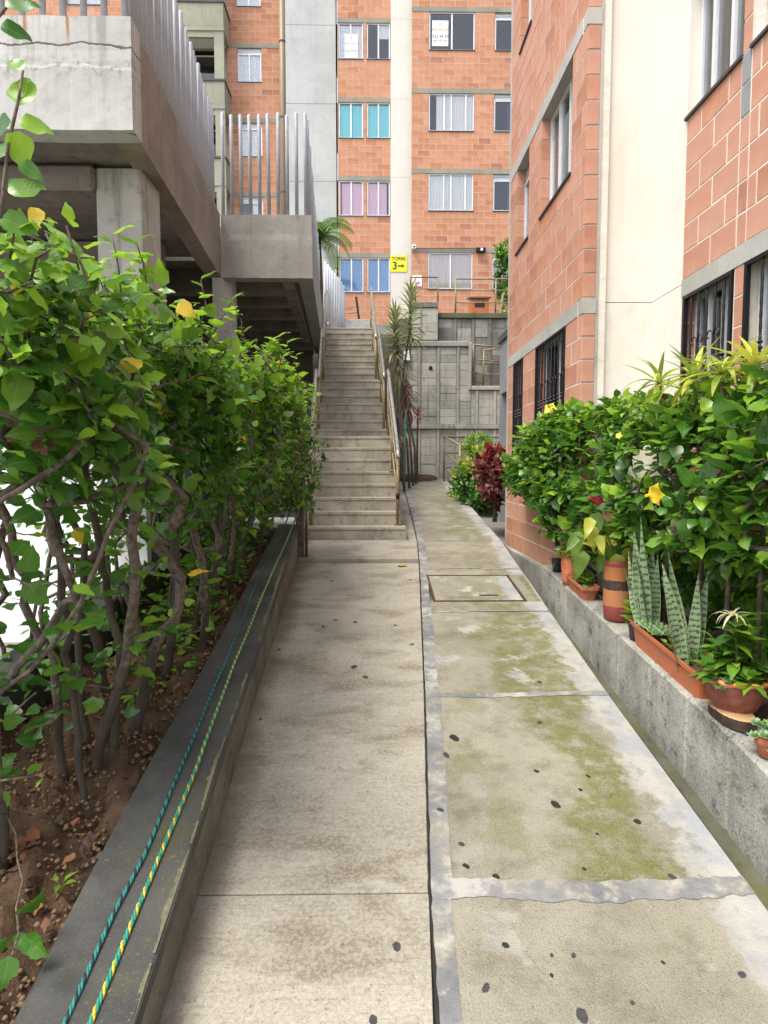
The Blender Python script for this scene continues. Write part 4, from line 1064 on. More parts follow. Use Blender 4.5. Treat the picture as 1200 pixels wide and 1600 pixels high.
for k, z in enumerate(LV[1:], 1):
    c = {1: [(0.1, .9, 'white', .02, .6)], 2: [(0.05, .3, 'navy', .02, .6), (.5, .98, BLIND, .02, .98)], 3: [(.02, .98, BLIND, .02, .98)], 4: [(.02, .98, BLIND, .02, .98)], 5: [(.02, .98, 'white')]}[k]
    window(blk, wb, *wn, z - 1.03, z, rec=.045, curtains=c, louvre=True)
    window(blk, wb, -9.6, -8.5, z - 1.03, z, curtains=[(.02, .98, 'white')])
CEIL = plain('balcony_ceiling', (.62, .61, .58), .8, 0, .04)
for k, z in enumerate(LV):
    y0, y1 = 20.4, 21.19
    bc = z + .14
    m = MB(); m.box(bal[0], y0, z, bal[1], y1, z + .13); m.build('balcony_slab', OLIVEC, blk)
    m = MB(); m.box(bal[0], y0, z + .131, bal[1], y0 + .1, z + .80); m.box(bal[1] - .1, y0 + .1, z + .131, bal[1], y1, z + .80); m.build('balcony_parapet', OLIVEC, blk, bevel=.006)
    m = MB(); m.box(bal[0] - .02, y0 - .03, z + .801, bal[1] + .03, y0 + .13, z + .86); m.box(bal[1] - .12, y0 + .13, z + .801, bal[1] + .03, y1, z + .86); m.build('balcony_coping', DARKC, blk)
    m = MB(); m.box(bal[1] - .30, y0 + .02, z + .861, bal[1] - .01, y0 + .14, z + 2.274); m.build('balcony_pier', OLIVEC, blk)
    m = MB(); m.box(bal[0], y0 + .03, z + 2.1, bal[1] - .301, y0 + .12, z + 2.274); m.build('balcony_beam', OLIVEC, blk)
    m = MB(); m.box(bal[0] + .02, y0 + .14, z + 2.24, bal[1] - .12, y1, z + 2.271); m.build('balcony_ceiling', CEIL, blk)
    w = Wall((0, 21.28, 0), '-Y')
    win = window(blk, w, bal[1] - 1.9, bal[1] - .35, z + .15, z + 2.1, rec=.05, mull=(.5,), sill=False, room=.4)
    m = MB(); w.box(m, bal[1] - 1.86, bal[1] - .39, -.1, -.08, z + .18, z + 1.15); m.build('frosted_panel', WHITE, win)
    w = Wall((0, 21.28, 0), '-Y')
    m = MB(); w.box(m, bal[0] + .1, bal[1] - 1.9, -.2, 0, z + .131, z + 2.23); m.build('balcony_back_wall', BEAMC, blk); m = MB(); w.box(m, bal[1] - .35, bal[1] - .1, -.2, 0, z + .131, z + 2.23); m.build('balcony_back_wall', BEAMC, blk)

# ---------------------------------------------------------- near brick building on the right
nb = thing('brick_building', 'salmon brick apartment building with cream recess and barred windows on the right', 'apartment building', (3, 5, .9))
X1, X2 = 1.78, 2.39
YF, YN = 8.52, 5.53
B0, B1, B2 = E + 1.32, E + 3.67, E + 6.02      # undersides of the lintel beams
BT = .13
w1_ = Wall((X1, 0, 0), '-X')                   # s = -Y
def yr(u, X=X1): return X / ((u - 584) / F)
FA = (-6.98, -5.93); FB = (-8.14, -7.53)
course = (B1 - B0 - BT) / 11
sill1 = B1 - 5 * course
c0 = (B0 - (E - 1.02)) / 12
sill0 = B0 - 6 * c0
FG = (-7.08, -6.0); FH = (-8.19, -7.69)
FC = (-8.06, -7.50)
holes1 = [(FA[0], FA[1], sill1, B1), (FB[0], FB[1], sill1, B1), (FG[0], FG[1], sill0, B0), (FH[0], FH[1], sill0, B0), (FA[0], FA[1], sill1 + 2.35, B2), (FC[0], FC[1], sill1 + 2.35, B2)]
m = MB(); w1_.backing(m, -YF, -YN - .012, E - 1.3, E + 8.4, holes1, .2); m.build('wall', MORTAR, nb)
brk = []
zs = [(E - 1.02, B0, 12), (B0 + BT, B1, 11), (B1 + BT, B2, 11), (B2 + BT, E + 8.4, 10)]
for a, b, r in zs: brk += w1_.bricks(-YF + .002, -YN, a, b, holes1, .36, .2, .010, rows=r)
for z in (B0, B1, B2):
    m = MB(); w1_.box(m, -YF, -YN - .13, -.12, .008, z, z + BT); m.build('lintel_beam', BEAMC, nb)
# return of the corner: half bricks facing the path
wc = Wall((0, YN, 0), '-Y')
m = MB(); wc.box(m, X1 + .01, X1 + .134, -.3, -.002, E - 1.3, E + 8.4); m.build('wall', BEAMC, nb)
for a, b, r in zs: brk += wc.bricks(X1, X1 + .115, a, b, [], .40, .2, .014, rows=r)
for z in (B0, B1, B2):
    m = MB(); wc.box(m, X1 - .006, X1 + .115, -.1, .006, z, z + BT); m.build('lintel_end', BEAMC, nb)
# foot of the wall
m = MB(); m.hexa([(X1 - .05, 5.54, .4), (X1 + .1, 5.54, .4), (X1 + .1, YF, .6), (X1 - .05, YF, .6), (X1 - .03, 5.54, E - 1.03), (X1 + .1, 5.54, E - 1.03), (X1 + .1, YF, E - 1.03), (X1 - .03, YF, E - 1.03)])
m.build('plinth', PLANTW, nb, bevel=.01)
m = MB(); m.box(X1 + .02, YF + .001, 0, 6, YF + .2, E + 8.4); m.build('end_wall', BEAMC, nb)
# cream recess, panels divided by thin joints
YC = 5.575
jz = [E - 1.3, E + 1.42, E + 3.95, E + 6.3, E + 8.4]
for a, b in zip(jz[:-1], jz[1:]):
    m = MB(); m.box(X1 + .136, YC, a + .006, X2 + .02, YC + .2, b); m.build('cream_panel', CREAM, nb)
    m = MB(); m.box(X2, 5.025, a + .006, X2 + .2, YC - .001, b); m.build('cream_panel', CREAM, nb)
# near brick face
w2_ = Wall((X2, 0, 0), '-X')
NG1 = (-4.99, -4.31); NG2 = (-4.17, -3.1)
NU1 = (-5.022, -4.29); NU2 = (-4.17, -3.1)
nsill = B1 - 5 * course
holes2 = [(NU1[0], NU1[1], nsill, B1), (NU2[0], NU2[1], nsill, B1), (NG1[0], NG1[1], E + .28, B0), (NG2[0], NG2[1], E + .28, B0)]
m = MB(); w2_.backing(m, -5.023, -0.5, E - 1.4, E + 8.4, holes2, .2); m.build('wall', MORTAR, nb)
for a, b, r in zs:
    for s0, s1, bl, ph in ((-5.022, -4.29, .36, 0.22), (-4.29, -4.18, .4, 0), (-4.18, -0.5, .36, .1)):
        if s0 == -4.29 and abs(a - (B0 + BT)) < .01:
            h = (b - a) / r
            brk += w2_.bricks(s0, s1, a, a + 4 * h, holes2, bl, .2, .012, rows=4)
            m = MB()
            for q in range(2): w2_.box(m, s0 + .008, s1 - .008, -.08, .006, a + (4 + q) * h + .008, a + (5 + q) * h - .008)
            m.build('mortar_block', ANNEX, nb)
            brk += w2_.bricks(s0, s1, a + 6 * h, b, holes2, bl, .2, .012, rows=r - 6)
        else: brk += w2_.bricks(s0, s1, a, b, holes2, bl, .2, .012, rows=r, phase=ph)
for z in (B0, B1, B2):
    m = MB(); w2_.box(m, -5.021, -.5, -.1, .009, z, z + BT); m.build('lintel_beam', BEAMC, nb)
lay_bricks(nb, brk, BR_N, .10, .003, occl=lambda u, v: (u > 850 and v > 640) or (u > 1060 and v > 600))
# windows
for k, (q, dz) in enumerate(((FA, 0), (FB, 0), (FA, 2.35), (FC, 2.35))):
    small = q is not FA
    window(nb, w1_, q[0], q[1], sill1 + dz, (B1, B2)[dz > 0], rec=.11, mull=(.33, .66) if not small else (.5,), louvre=small, room=.8, curtains=[(0.0, .35, 'white', .02, .98)] if (not small and dz == 0) else [(0.3, .9, BLIND, .02, .98)])
window(nb, w2_, *NU1, nsill, B1, rec=.10, mull=(.28, .62), curtains=[(.35, .9, 'beige', .02, 1)], room=.8, glass=GLASSD)
window(nb, w2_, *NU2, nsill, B1, rec=.10, mull=(.5,), curtains=[], room=.8)
def grille(win, w, a0, a1, z0, z1, d=.0, n=6, scroll=True):
    m = MB(); t = .028
    w.box(m, a0 + .002, a0 + t, d - .02, d + .012, z0, z1 - .002); w.box(m, a1 - t, a1 - .002, d - .02, d + .012, z0, z1 - .002)
    w.box(m, a0 + t, a1 - t, d - .02, d + .012, z1 - t, z1 - .002); w.box(m, a0 + t, a1 - t, d - .02, d + .012, z0, z0 + t)
    g = m.build('grille', IRON, win.parent)
    for i in range(n):
        a = a0 + (a1 - a0) * (i + 1) / (n + 1); m = MB()
        nseg = 26
        pts = []; rs = []
        for s in range(nseg + 1):
            z = z0 + t + (z1 - z0 - 2 * t) * s / nseg
            pts.append(w.pt(a, d - .004, z)); rs.append(.0085 + (.0016 if (s + i) % 2 else 0))
        m.tube(pts, rs, 6)
        zk = z0 + (z1 - z0) * .45
        for q in (-.035, 0, .035):
            c = w.pt(a, d - .004, zk + q); m.tube([c - Vector((0, 0, .012)), c, c + Vector((0, 0, .012))], [.010, .019, .010], 8)
        m.build('bar', IRON, g)
    if scroll:
        for i in range(1, n, 2):
            a = a0 + (a1 - a0) * (i + .5 + .5) / (n + 1); m = MB()
            for sx_ in (-1, 1):
                for sz_ in (-1, 1):
                    pts = []
                    for s in range(22):
                        th = s / 21 * 4.6; r = .05 * (1 - s / 21 * .75)
                        pts.append(w.pt(a + sx_ * (.052 - r * math.cos(th)), d + .006, z0 + (z1 - z0) * .45 + sz_ * (.19 + r * math.sin(th))))
                    pts = [w.pt(a + sx_ * .006, d + .006, z0 + (z1 - z0) * .45 + sz_ * .04)] + pts
                    m.tube(pts, .0055, 6)
            m.build('scroll', IRON, g)
wg = window(nb, w1_, *FG, sill0, B0, rec=.11, mull=(.5,), curtains=[], room=.8, glass=GLASSD); grille(wg, w1_, *FG, sill0, B0, n=8)
wg = window(nb, w1_, *FH, sill0, B0, rec=.11, mull=(), curtains=[], room=.8, glass=GLASSD); grille(wg, w1_, *FH, sill0, B0, n=4)
wg = window(nb, w2_, *NG1, E + .28, B0, rec=.11, mull=(.3, .6), curtains=[(.0, .22, 'white'), (.82, 1, 'white', .02, .7)], room=.8, glass=GLASSD); grille(wg, w2_, *NG1, E + .28, B0, n=5)
wg = window(nb, w2_, *NG2, E + .28, B0, rec=.11, mull=(.5,), curtains=[(.02, .55, 'white'), (.6, .95, BLIND)], room=.8); grille(wg, w2_, *NG2, E + .28, B0, n=5)
# core behind so that no light leaks through
m = MB(); m.box(4.0, .5, 0, 8, YF, E + 8.4); m.build('core', BEAMC, nb)
m = MB(); m.box(1.9, .5, E + 8.401, 8, YF + .2, E + 8.6); m.build('roof_slab', BEAMC, nb)

# grey annex with a dark doorway behind the brick building
an = thing('entrance_annex', 'small grey rendered annex with a dark doorway behind the brick corner', 'annex', (2.5, 9.8, 1.3))
AX = 2.06; ya_, yb_ = 8.9, 10.55
wa = Wall((AX, 0, 0), '-X')
m = MB(); wa.backing(m, -yb_, -ya_, .6, E + 2.02, [(-10.42, -9.5, .6, E + 1.2)], .18, 0); m.box(AX + .19, yb_ - .18, .6, 5, yb_, E + 2.02); m.build('wall', ANNEX, an)
m = MB(); m.box(AX - .03, ya_, E + 2.021, 5, yb_ + .05, E + 2.12); m.build('roof', DARKC, an)
m = MB(); wa.box(m, -10.42, -9.5, -.5, -.12, .6, E + 1.2); m.build('door', plain('door_slate', (.055, .06, .075), .6), an)

# ================================================================== RETAINING WALL, TERRACE
rw = thing('retaining_wall', 'high stained grey block retaining wall with ribs closing the end of the ramp', 'retaining wall', (2, 14.5, 1.7))
JOINT = concrete('block_mortar', (0.30, 0.285, 0.24), (0.20, 0.19, 0.16), dirt=(0.05, 0.05, 0.04), dirt_amt=0.6)
def block_wall(Y, u0, u1, v0, v1, ribs, rows, mats, thick=.3, rib_mat=None, rib_w=5.0):
    x0, x1 = xf(u0, Y), xf(u1, Y); z0, z1 = zf(v1, Y), zf(v0, Y)
    m = MB(); m.box(x0, Y, z0, x1, Y + thick, z1); m.build('wall_core', JOINT, rw)
    xs = [x0] + [xf(k, Y) for k in ribs] + [x1]; h = (z1 - z0) / rows
    rwid = rib_w * Y / F
    for i, (a, b) in enumerate(zip(xs[:-1], xs[1:])):
        a2 = a + (rwid / 2 if i else 0); b2 = b - (rwid / 2 if i < len(xs) - 2 else 0)
        for r in range(rows):
            mt = random.choice(mats); pr = random.uniform(.004, .012); j = .003
            m = MB(); m.box(a2 + j, Y - pr, z0 + r * h + j, b2 - j, Y + .05, z0 + (r + 1) * h - j); m.build('block', mt, rw, bevel=.006)
    for k in ribs:
        x = xf(k, Y); m = MB(); m.box(x - rwid / 2 + .006, Y - .03, z0, x + rwid / 2 - .006, Y + .04, z1); m.build('rib', rib_mat or GREYB[1], rw, bevel=.008)
def beam_(Y, u0, u1, v0, v1, mat, pr=.05, th=.2):
    m = MB(); m.box(xf(u0, Y), Y - pr, zf(v1, Y), xf(u1, Y), Y + th, zf(v0, Y)); m.build('tie_beam', mat, rw, bevel=.012)
Lt, Md, Dk = GREYB
Y1, Y2 = 14.55, 15.25
block_wall(Y1, 634, 735, 542, 663, [654.5, 684, 714.5], 10, [Lt, Md, Md, Lt], rib_mat=Md, thick=.65)
block_wall(Y1 + .003, 735.3, 800, 610, 662.8, [744, 772], 4, [Lt, Lt, Md], rib_mat=Lt, thick=.64)
block_wall(Y1, 634, 800, 671, 752, [654.5, 684, 714.5, 744, 772], 6, [Lt, Lt, Md], rib_mat=Lt, thick=.65)
beam_(Y1, 632, 730, 533, 541.5, Md); beam_(Y1, 632, 800, 663.5, 670.5, Md, .06); beam_(Y1, 735.3, 800, 603, 609.5, Lt, .05); beam_(Y1 + .001, 730.2, 735, 535, 609.5, Lt, .055)
block_wall(Y2, 684, 812, 498, 612, [709, 737, 763, 790], 8, [Md, Dk, Dk], rib_mat=Dk, rib_w=6)
beam_(Y2, 683.5, 812, 489, 497.5, MOSSC, .06, .3)
block_wall(Y2 - .25, 643, 683, 481, 531, [657], 4, [Lt, Lt], rib_mat=Lt, rib_w=1.5)
beam_(Y2 - .25, 642.6, 683.2, 472, 480.5, Dk, .03, .3)
m = MB(); hp = atY(673, 575, Y1 - .02); m.tube([(hp.x, Y1 - .026, hp.z), (hp.x, Y1 + .01, hp.z)], .045, 9); m.build('weep_hole', HOLEM, rw)
# side steps behind the railing are hidden; their ochre railings stand on the lower shelf
def rail_frame(name, label, pts, hgt, rails, r=.02, group=None, mat=None):
    """pts: post feet; rails: heights"""
    pts = [Vector(p) for p in pts]; mat = mat or OCHRE
    t = thing(name, label, 'railing', pts[0], group)
    for p in pts:
        m = MB(); m.tube([p - Vector((0, 0, .03)), p + Vector((0, 0, hgt))], r, 9); m.build('post', mat, t, smooth=True)
    for h in rails:
        m = MB(); m.tube([p + Vector((0, 0, h)) for p in pts], r * (.95 if h == max(rails) else .7), 9); m.build('rail', mat, t, smooth=True)
    return t
za_ = zf(604, 14.7)
rail_frame('railing', 'ochre railing with three bars on the grey wall shelf beside the annex roof', [(xf(738, 14.7), 14.7, za_), (xf(783, 14.7), 14.75, za_ - .05)], zf(538, 14.7) - za_, (zf(538, 14.7) - za_, .62, .32), group='ochre railings')
rail_frame('railing', 'inner ochre railing one step behind the first on the grey wall shelf', [(xf(754, 15.0), 15.0, za_), (xf(785, 15.0), 15.05, za_ + .05)], .88, (.88, .58, .3), group='ochre railings')
zt_ = zf(489, Y2 + .1)
rail_frame('railing', 'long ochre railing along the mossy cap in front of the gas cabinet', [(xf(u, Y2 + .1), Y2 + .1, zt_ - (0 if u > 690 else -.25)) for u in (710, 771.5, 800, 830)], zf(435, Y2 + .1) - zt_, (zf(435, Y2 + .1) - zt_, zf(453, Y2 + .1) - zt_, zf(472, Y2 + .1) - zt_), group='ochre railings')
t0 = zf(472, Y2)
rail_frame('railing', 'short ochre railing on the pale block pier below the white notice', [(xf(640, Y2), Y2 - .1, t0), (xf(648, Y2), Y2 - .1, t0), (xf(682, Y2), Y2 - .1, t0)], zf(435, Y2) - t0, (zf(435, Y2) - t0, zf(453, Y2) - t0), group='ochre railings', r=.017)
pA = Vector((xf(718.5, 11.8), 11.8, ramp_z(11.8))); pB = Vector((xf(694, 14.0), 14.0, ramp_z(14.0))); pC = Vector((xf(790, 14.25), 14.3, ramp_z(14.0)))
pM = pA + (pB - pA) * .55
rail_frame('railing', 'ochre pipe railing round the bushes at the far end of the ramp', [pA, pB, pC], .97, (.97, .62, .3), group='ochre railings', r=.024)
pts = [(xf(403, 9.6), 9.6, 1.0), (xf(434, 9.6), 9.6, 1.0), (xf(478, 9.6), 9.7, 1.0)]
rail_frame('railing', 'low ochre railing in the shade under the walkway beside the stair foot', [(xf(392, 9.6), 9.6, .9)] + pts, zf(741, 9.6) - 1.0, (zf(741, 9.6) - 1.0, zf(766, 9.6) - 1.0), group='ochre railings', r=.022)
m = MB(); m.box(xf(410, 8.9), 8.7, .6, xf(440, 8.9), 9.2, zf(795, 8.9)); tag(m.build('kerb_stone', KERBS, bevel=.03), 'short worn concrete block standing behind the rope post', 'concrete block')
m = MB(); m.box(-6, 7.6, .4, -1.0, 8.2, zf(810, 8)); tag(m.build('yard_step', WHITE, bevel=.02), 'white painted ledge low behind the hedge stems near the stair foot', 'ledge')
# gas cabinet on the terrace
gx0, gx1, gy = xf(733, 18.4), xf(761, 18.4), 18.4
gz0, gz1 = E + 4.05, zf(466, 18.4)
gc = thing('gas_cabinet', 'orange metal cabinet with a sloping lid standing behind the terrace railing', 'cabinet', (gx0, gy, gz0))
OR = plain('cabinet_orange', (.46, .14, .05), .5, 0, .08)
m = MB(); m.box(gx0, gy, gz0, gx1, gy + .4, gz1); m.build('body', OR, gc, bevel=.012)
m = MB(); m.hexa([(gx0 - .05, gy - .06, gz1 + .001), (gx1 + .05, gy - .06, gz1 + .001), (gx1 + .05, gy + .45, gz1 + .08), (gx0 - .05, gy + .45, gz1 + .08), (gx0 - .05, gy - .06, gz1 + .04), (gx1 + .05, gy - .06, gz1 + .04), (gx1 + .05, gy + .45, gz1 + .12), (gx0 - .05, gy + .45, gz1 + .12)]); m.build('lid', plain('lid_brown', (.16, .09, .06), .6), gc)
m = MB(); m.box(gx0 + .12, gy - .006, gz1 - .24, gx1 - .12, gy + .002, gz1 - .08); m.build('window_slot', ROOM, gc)
m = MB(); m.tube([(gx0 + .12, gy - .006, gz1 - .42), (gx0 + .12, gy + .01, gz1 - .42)], .045, 12); m.build('round_port', ROOM, gc)
# upper landing: low pale wall, leaning posts
m = MB(); m.box(xf(540, 17.2), 17.2, z3 - .1, xf(579, 17.2), 17.35, zf(499, 17.2)); tag(m.build('low_wall', concrete('pale_block', (.5, .5, .48), (.4, .4, .38), dirt_amt=.4), bevel=.01), 'low whitish wall at the head of the stairs', 'low wall')
m = MB(); m.beam(atY(561, 498, 17.6), atY(556.5, 464, 17.6), .06, .06); tag(m.build('wooden_post', BARK, bevel=.006), 'leaning dark wooden post at the head of the stairs', 'post')
t = thing('wire_strand', 'slack wires running from the leaning post to the white tubes', 'wire', atY(545, 480, 17.5))
for a, b in (((540, 484), (558, 478)), ((540, 491), (559, 487))):
    m = MB(); m.tube([atY(*a, 17.6), atY((a[0] + b[0]) / 2, (a[1] + b[1]) / 2 + .8, 17.6), atY(*b, 17.6)], .006, 5); m.build('wire', DARKC, t)
# ================================================================== PLANTS
def leaf_template(L=1.0, W=.72, fold=.22, droop=.22, teeth=.05, seed=0, shape='ovate', rows=5):
    r = np.random.default_rng(seed)
    vs_ = np.linspace(0, 1, rows + 2)
    prof = {'ovate': lambda t: np.sin(PI * t ** .62) ** .9, 'heart': lambda t: np.sin(PI * t ** .45) ** .8, 'lance': lambda t: np.sin(PI * t ** .8) ** 1.1}[shape]
    V = [(0, 0, 0)]; UV = [(.5, 0)]
    for t in vs_[1:-1]:
        w = W / 2 * max(.05, float(prof(t)))
        zc = -droop * t * t + .03 * math.sin(7 * t + seed)
        for s in (-1, 0, 1):
            tt = t + (teeth * r.uniform(-1, 1) if s else 0); wv = w * (1 + (teeth * 2.2 * r.uniform(-1, 1) if s else 0))
            V.append((s * wv, tt * L, (zc + abs(s) * wv * fold * (1 + .5 * r.uniform(-1, 1))) * L)); UV.append((.5 + s * wv / W * .98 if W else .5, t))
    V.append((r.uniform(-.04, .04), L, -droop * L - .04)); UV.append((.5, 1))
    T, Q = [], []
    T += [(0, 2, 1), (0, 3, 2)]
    for i in range(rows - 1):
        a = 1 + 3 * i; b = a + 3; Q += [(a, a + 1, b + 1, b), (a + 1, a + 2, b + 2, b + 1)]
    a = 1 + 3 * (rows - 1); e = len(V) - 1; T += [(a, a + 1, e), (a + 1, a + 2, e)]
    return np.array(V, float), np.array(UV, float), np.array(T), np.array(Q)
class LeafKind:
    def __init__(s, name, mats, temps):
        s.mats = mats; s.temps = temps; s.name = name
        s.me = {}
    def mesh(s, mi, ti):
        if (mi, ti) not in s.me:
            V, UV, T, Q = s.temps[ti]; s.me[(mi, ti)] = np_mesh('leaf', V, [T, Q], [s.mats[mi]], uv=UV)
        return s.me[(mi, ti)]
    def bulk(s, name, M, mi, ti, parent):
        """all leaves (matrices) in one mesh"""
        Vs, UVs, Ts, Qs, mT, mQ = [], [], [], [], [], []; b = 0
        for k in range(len(s.temps)):
            sel = np.where(ti == k)[0]
            if not len(sel): continue
            V, UV, T, Q = s.temps[k]; A = M[sel]
            P = np.einsum('nij,vj->nvi', A[:, :3, :3], V) + A[:, None, :3, 3]
            n, v = P.shape[:2]; off = b + np.arange(n)[:, None, None] * v
            Vs.append(P.reshape(-1, 3)); UVs.append(np.tile(UV, (n, 1)))
            Ts.append((T[None] + off).reshape(-1, 3)); Qs.append((Q[None] + off).reshape(-1, 4))
            mT.append(np.repeat(mi[sel], len(T))); mQ.append(np.repeat(mi[sel], len(Q))); b += n * v
        me = np_mesh(name, np.concatenate(Vs), [np.concatenate(Ts), np.concatenate(Qs)], s.mats, mi=np.concatenate(mT + mQ), uv=np.concatenate(UVs))
        return tag(put(bpy.data.objects.new(name, me), parent), kind='stuff')
HIB = LeafKind('hibiscus', [L_MAT, L_MID, L_YNG, L_YEL, L_BRN],
               [leaf_template(W=.74, fold=.25, droop=.15, seed=1, rows=6), leaf_template(W=.80, fold=.12, droop=.42, seed=2, rows=6), leaf_template(W=.64, fold=.45, droop=.05, seed=3, teeth=.07, rows=6), leaf_template(W=.7, fold=-.12, droop=.35, seed=4, teeth=.06, rows=6)])
def leaf_matrix(pos, d, nrm, size):
    y = d / np.linalg.norm(d); x = np.cross(y, nrm); nx = np.linalg.norm(x)
    x = x / nx if nx > 1e-6 else np.array([1., 0, 0]); z = np.cross(x, y)
    M = np.eye(4); M[:3, 0] = x * size; M[:3, 1] = y * size; M[:3, 2] = z * size; M[:3, 3] = pos; return M

class Shrub:
    def __init__(s, root, bases, targets, fork=.5, step=.13, trunk_r=.03, jitter=.25, seed=0, seg=7, lean=None):
        s.root = root; r = s.r = np.random.default_rng(seed)
        P, par = [], []
        s.base_n = []; s.low_n = []
        for bi, b in enumerate(bases):
            p = np.array(b, float); P.append(p); par.append(-1); n = int(fork / step)
            ln = (np.array(lean[bi], float) if lean else np.array([0, 0, 1.])); 
            lo_ = []
            for k in range(n):
                d = ln + r.normal(0, .10, 3); d /= np.linalg.norm(d); p = p + d * step; P.append(p); par.append(len(P) - 2)
                if k >= 1: lo_.append(len(P) - 1)
            s.base_n.append(len(P) - 1); s.low_n.append(lo_)
        tg = np.array(targets); b0 = np.mean([P[k] for k in s.base_n], 0)
        order = np.argsort(np.linalg.norm(tg - b0, axis=1)); s.tips = []
        own_nodes = [list(k) or [b_] for k, b_ in zip(s.low_n, s.base_n)]; bt = np.array([P[k] for k in s.base_n])
        for k in order:
            t = tg[k]; ob_ = int(np.argmin(np.linalg.norm((bt - t)[:, :2], axis=1) * r.uniform(.5, 1.5, len(bt)))); nodes_ok = own_nodes[ob_]; A = np.array([P[i] for i in nodes_ok])
            dv = t - A; dist = np.linalg.norm(dv, axis=1) + np.maximum(0, -dv[:, 2]) * 1.2
            j = nodes_ok[int(np.argmin(dist))]; L = np.linalg.norm(t - P[j]); n = max(1, int(L / step + .5))
            p0 = P[j]; prev = j; bend = r.normal(0, .045, 3) * L; bend[2] -= .06 * L
            for q in range(1, n + 1):
                f = q / n; p = p0 + (t - p0) * f + bend * math.sin(PI * f) + r.normal(0, .012, 3)
                P.append(p); par.append(prev); prev = len(P) - 1; nodes_ok.append(prev)
            s.tips.append(prev)
        s.P = np.array(P); s.par = par; n = len(P)
        w = np.zeros(n); 
        for t in s.tips: w[t] += 1
        for i in range(n - 1, -1, -1):
            w[i] = max(w[i], .6)
            if par[i] >= 0: w[par[i]] += w[i] if w[i] >= 1 else 0
        mx = max(w[k] for k in s.base_n); s.rad = np.clip(trunk_r * (w / mx) ** .46, .0036, trunk_r)
        s.tree(seg, len(bases))
    def tree(s, seg, nb):
        ch = [[] for _ in s.par]
        for i, p in enumerate(s.par):
            if p >= 0: ch[p].append(i)
        starts = [i for i, p in enumerate(s.par) if p < 0]
        TR = {k: MB() for k in starts}; BR = {k: MB() for k in starts}
        stack = [(k, True, k) for k in starts]
        while stack:
            i, is_t, own = stack.pop(); trunk, br = TR[own], BR[own]; chain = [i] if s.par[i] < 0 else [s.par[i], i]; c = i
            while ch[c]:
                nx = max(ch[c], key=lambda k: s.rad[k])
                for o in ch[c]:
                    if o != nx: stack.append((o, False, own))
                chain.append(nx); c = nx
            rs = [s.rad[k] for k in chain]
            if s.par[chain[0]] >= 0 or not is_t: rs[0] = rs[1] if len(rs) > 1 else rs[0]
            if is_t:
                rs = list(rs); rs[0] *= 1.25
                fk_ = [q for q, k in enumerate(chain[:-1]) if len(ch[k]) > 1 and q > 0]; cut = max(1, fk_[0] if fk_ else int(len(chain) * .55))
                trunk.tube(s.P[chain[:cut + 1]], rs[:cut + 1], seg + 2, cap=True); br.tube(s.P[chain[cut:]], rs[cut:], 6)
            else: br.tube(s.P[chain], rs, 5 if rs[0] < .008 else 6)
        for k in starts:
            if TR[k].v: TR[k].build('trunk', BARK, s.root, smooth=True)
            if BR[k].v: BR[k].build('branches', TWIG, s.root, smooth=True)
    def leaves(s, per, size, young, spread=.26, cover=None, top_z=None, yel=.004, brn=.004, petiole=.035, center=None, thin=None):
        r = s.r; out = []
        for t in s.tips:
            p = s.P[t]; q = s.par[t]; q = s.par[q] if s.par[q] >= 0 else q
            d = p - s.P[q]; L = np.linalg.norm(d); d = d / max(L, 1e-6)
            yt = young(p); az = r.uniform(0, 6.28); n = int(per * r.uniform(.65, 1.35) * (thin(p) if thin else 1))
            a = np.cross(d, [0.3, .2, 1.0]); a /= np.linalg.norm(a); b = np.cross(d, a)
            for k in range(n):
                f = k / max(1, n - 1); az += 2.4; rad = a * math.cos(az) + b * math.sin(az)
                pos = p - d * spread * (1 - f) + r.normal(0, .012, 3)
                ld = rad * (1.0 - .35 * f) + d * (.25 + .6 * f) + np.array([0, 0, r.uniform(-.45, .25)])
                ld /= np.linalg.norm(ld)
                nr = np.array([0, 0, 1.0]) + rad * .25 + d * .4 + r.normal(0, .28, 3)
                if center is not None:
                    o = p - center; o /= max(np.linalg.norm(o), 1e-6); nr = nr * .7 + o * .75
                sz = size * r.choice([r.uniform(.45, .8), r.uniform(.75, 1.3)]) * (1 - .35 * f * f)
                pz = pos + ld * petiole
                if r.random() < yt * (.35 + .65 * f): mi = 2
                elif r.random() < .22 + .5 * yt: mi = 1
                else: mi = 0
                u = r.random()
                if u < yel: mi = 3
                elif u < yel + brn: mi = 4
                out.append((leaf_matrix(pz, ld, nr, sz), mi, int(r.integers(0, 4))))
        s.L = out
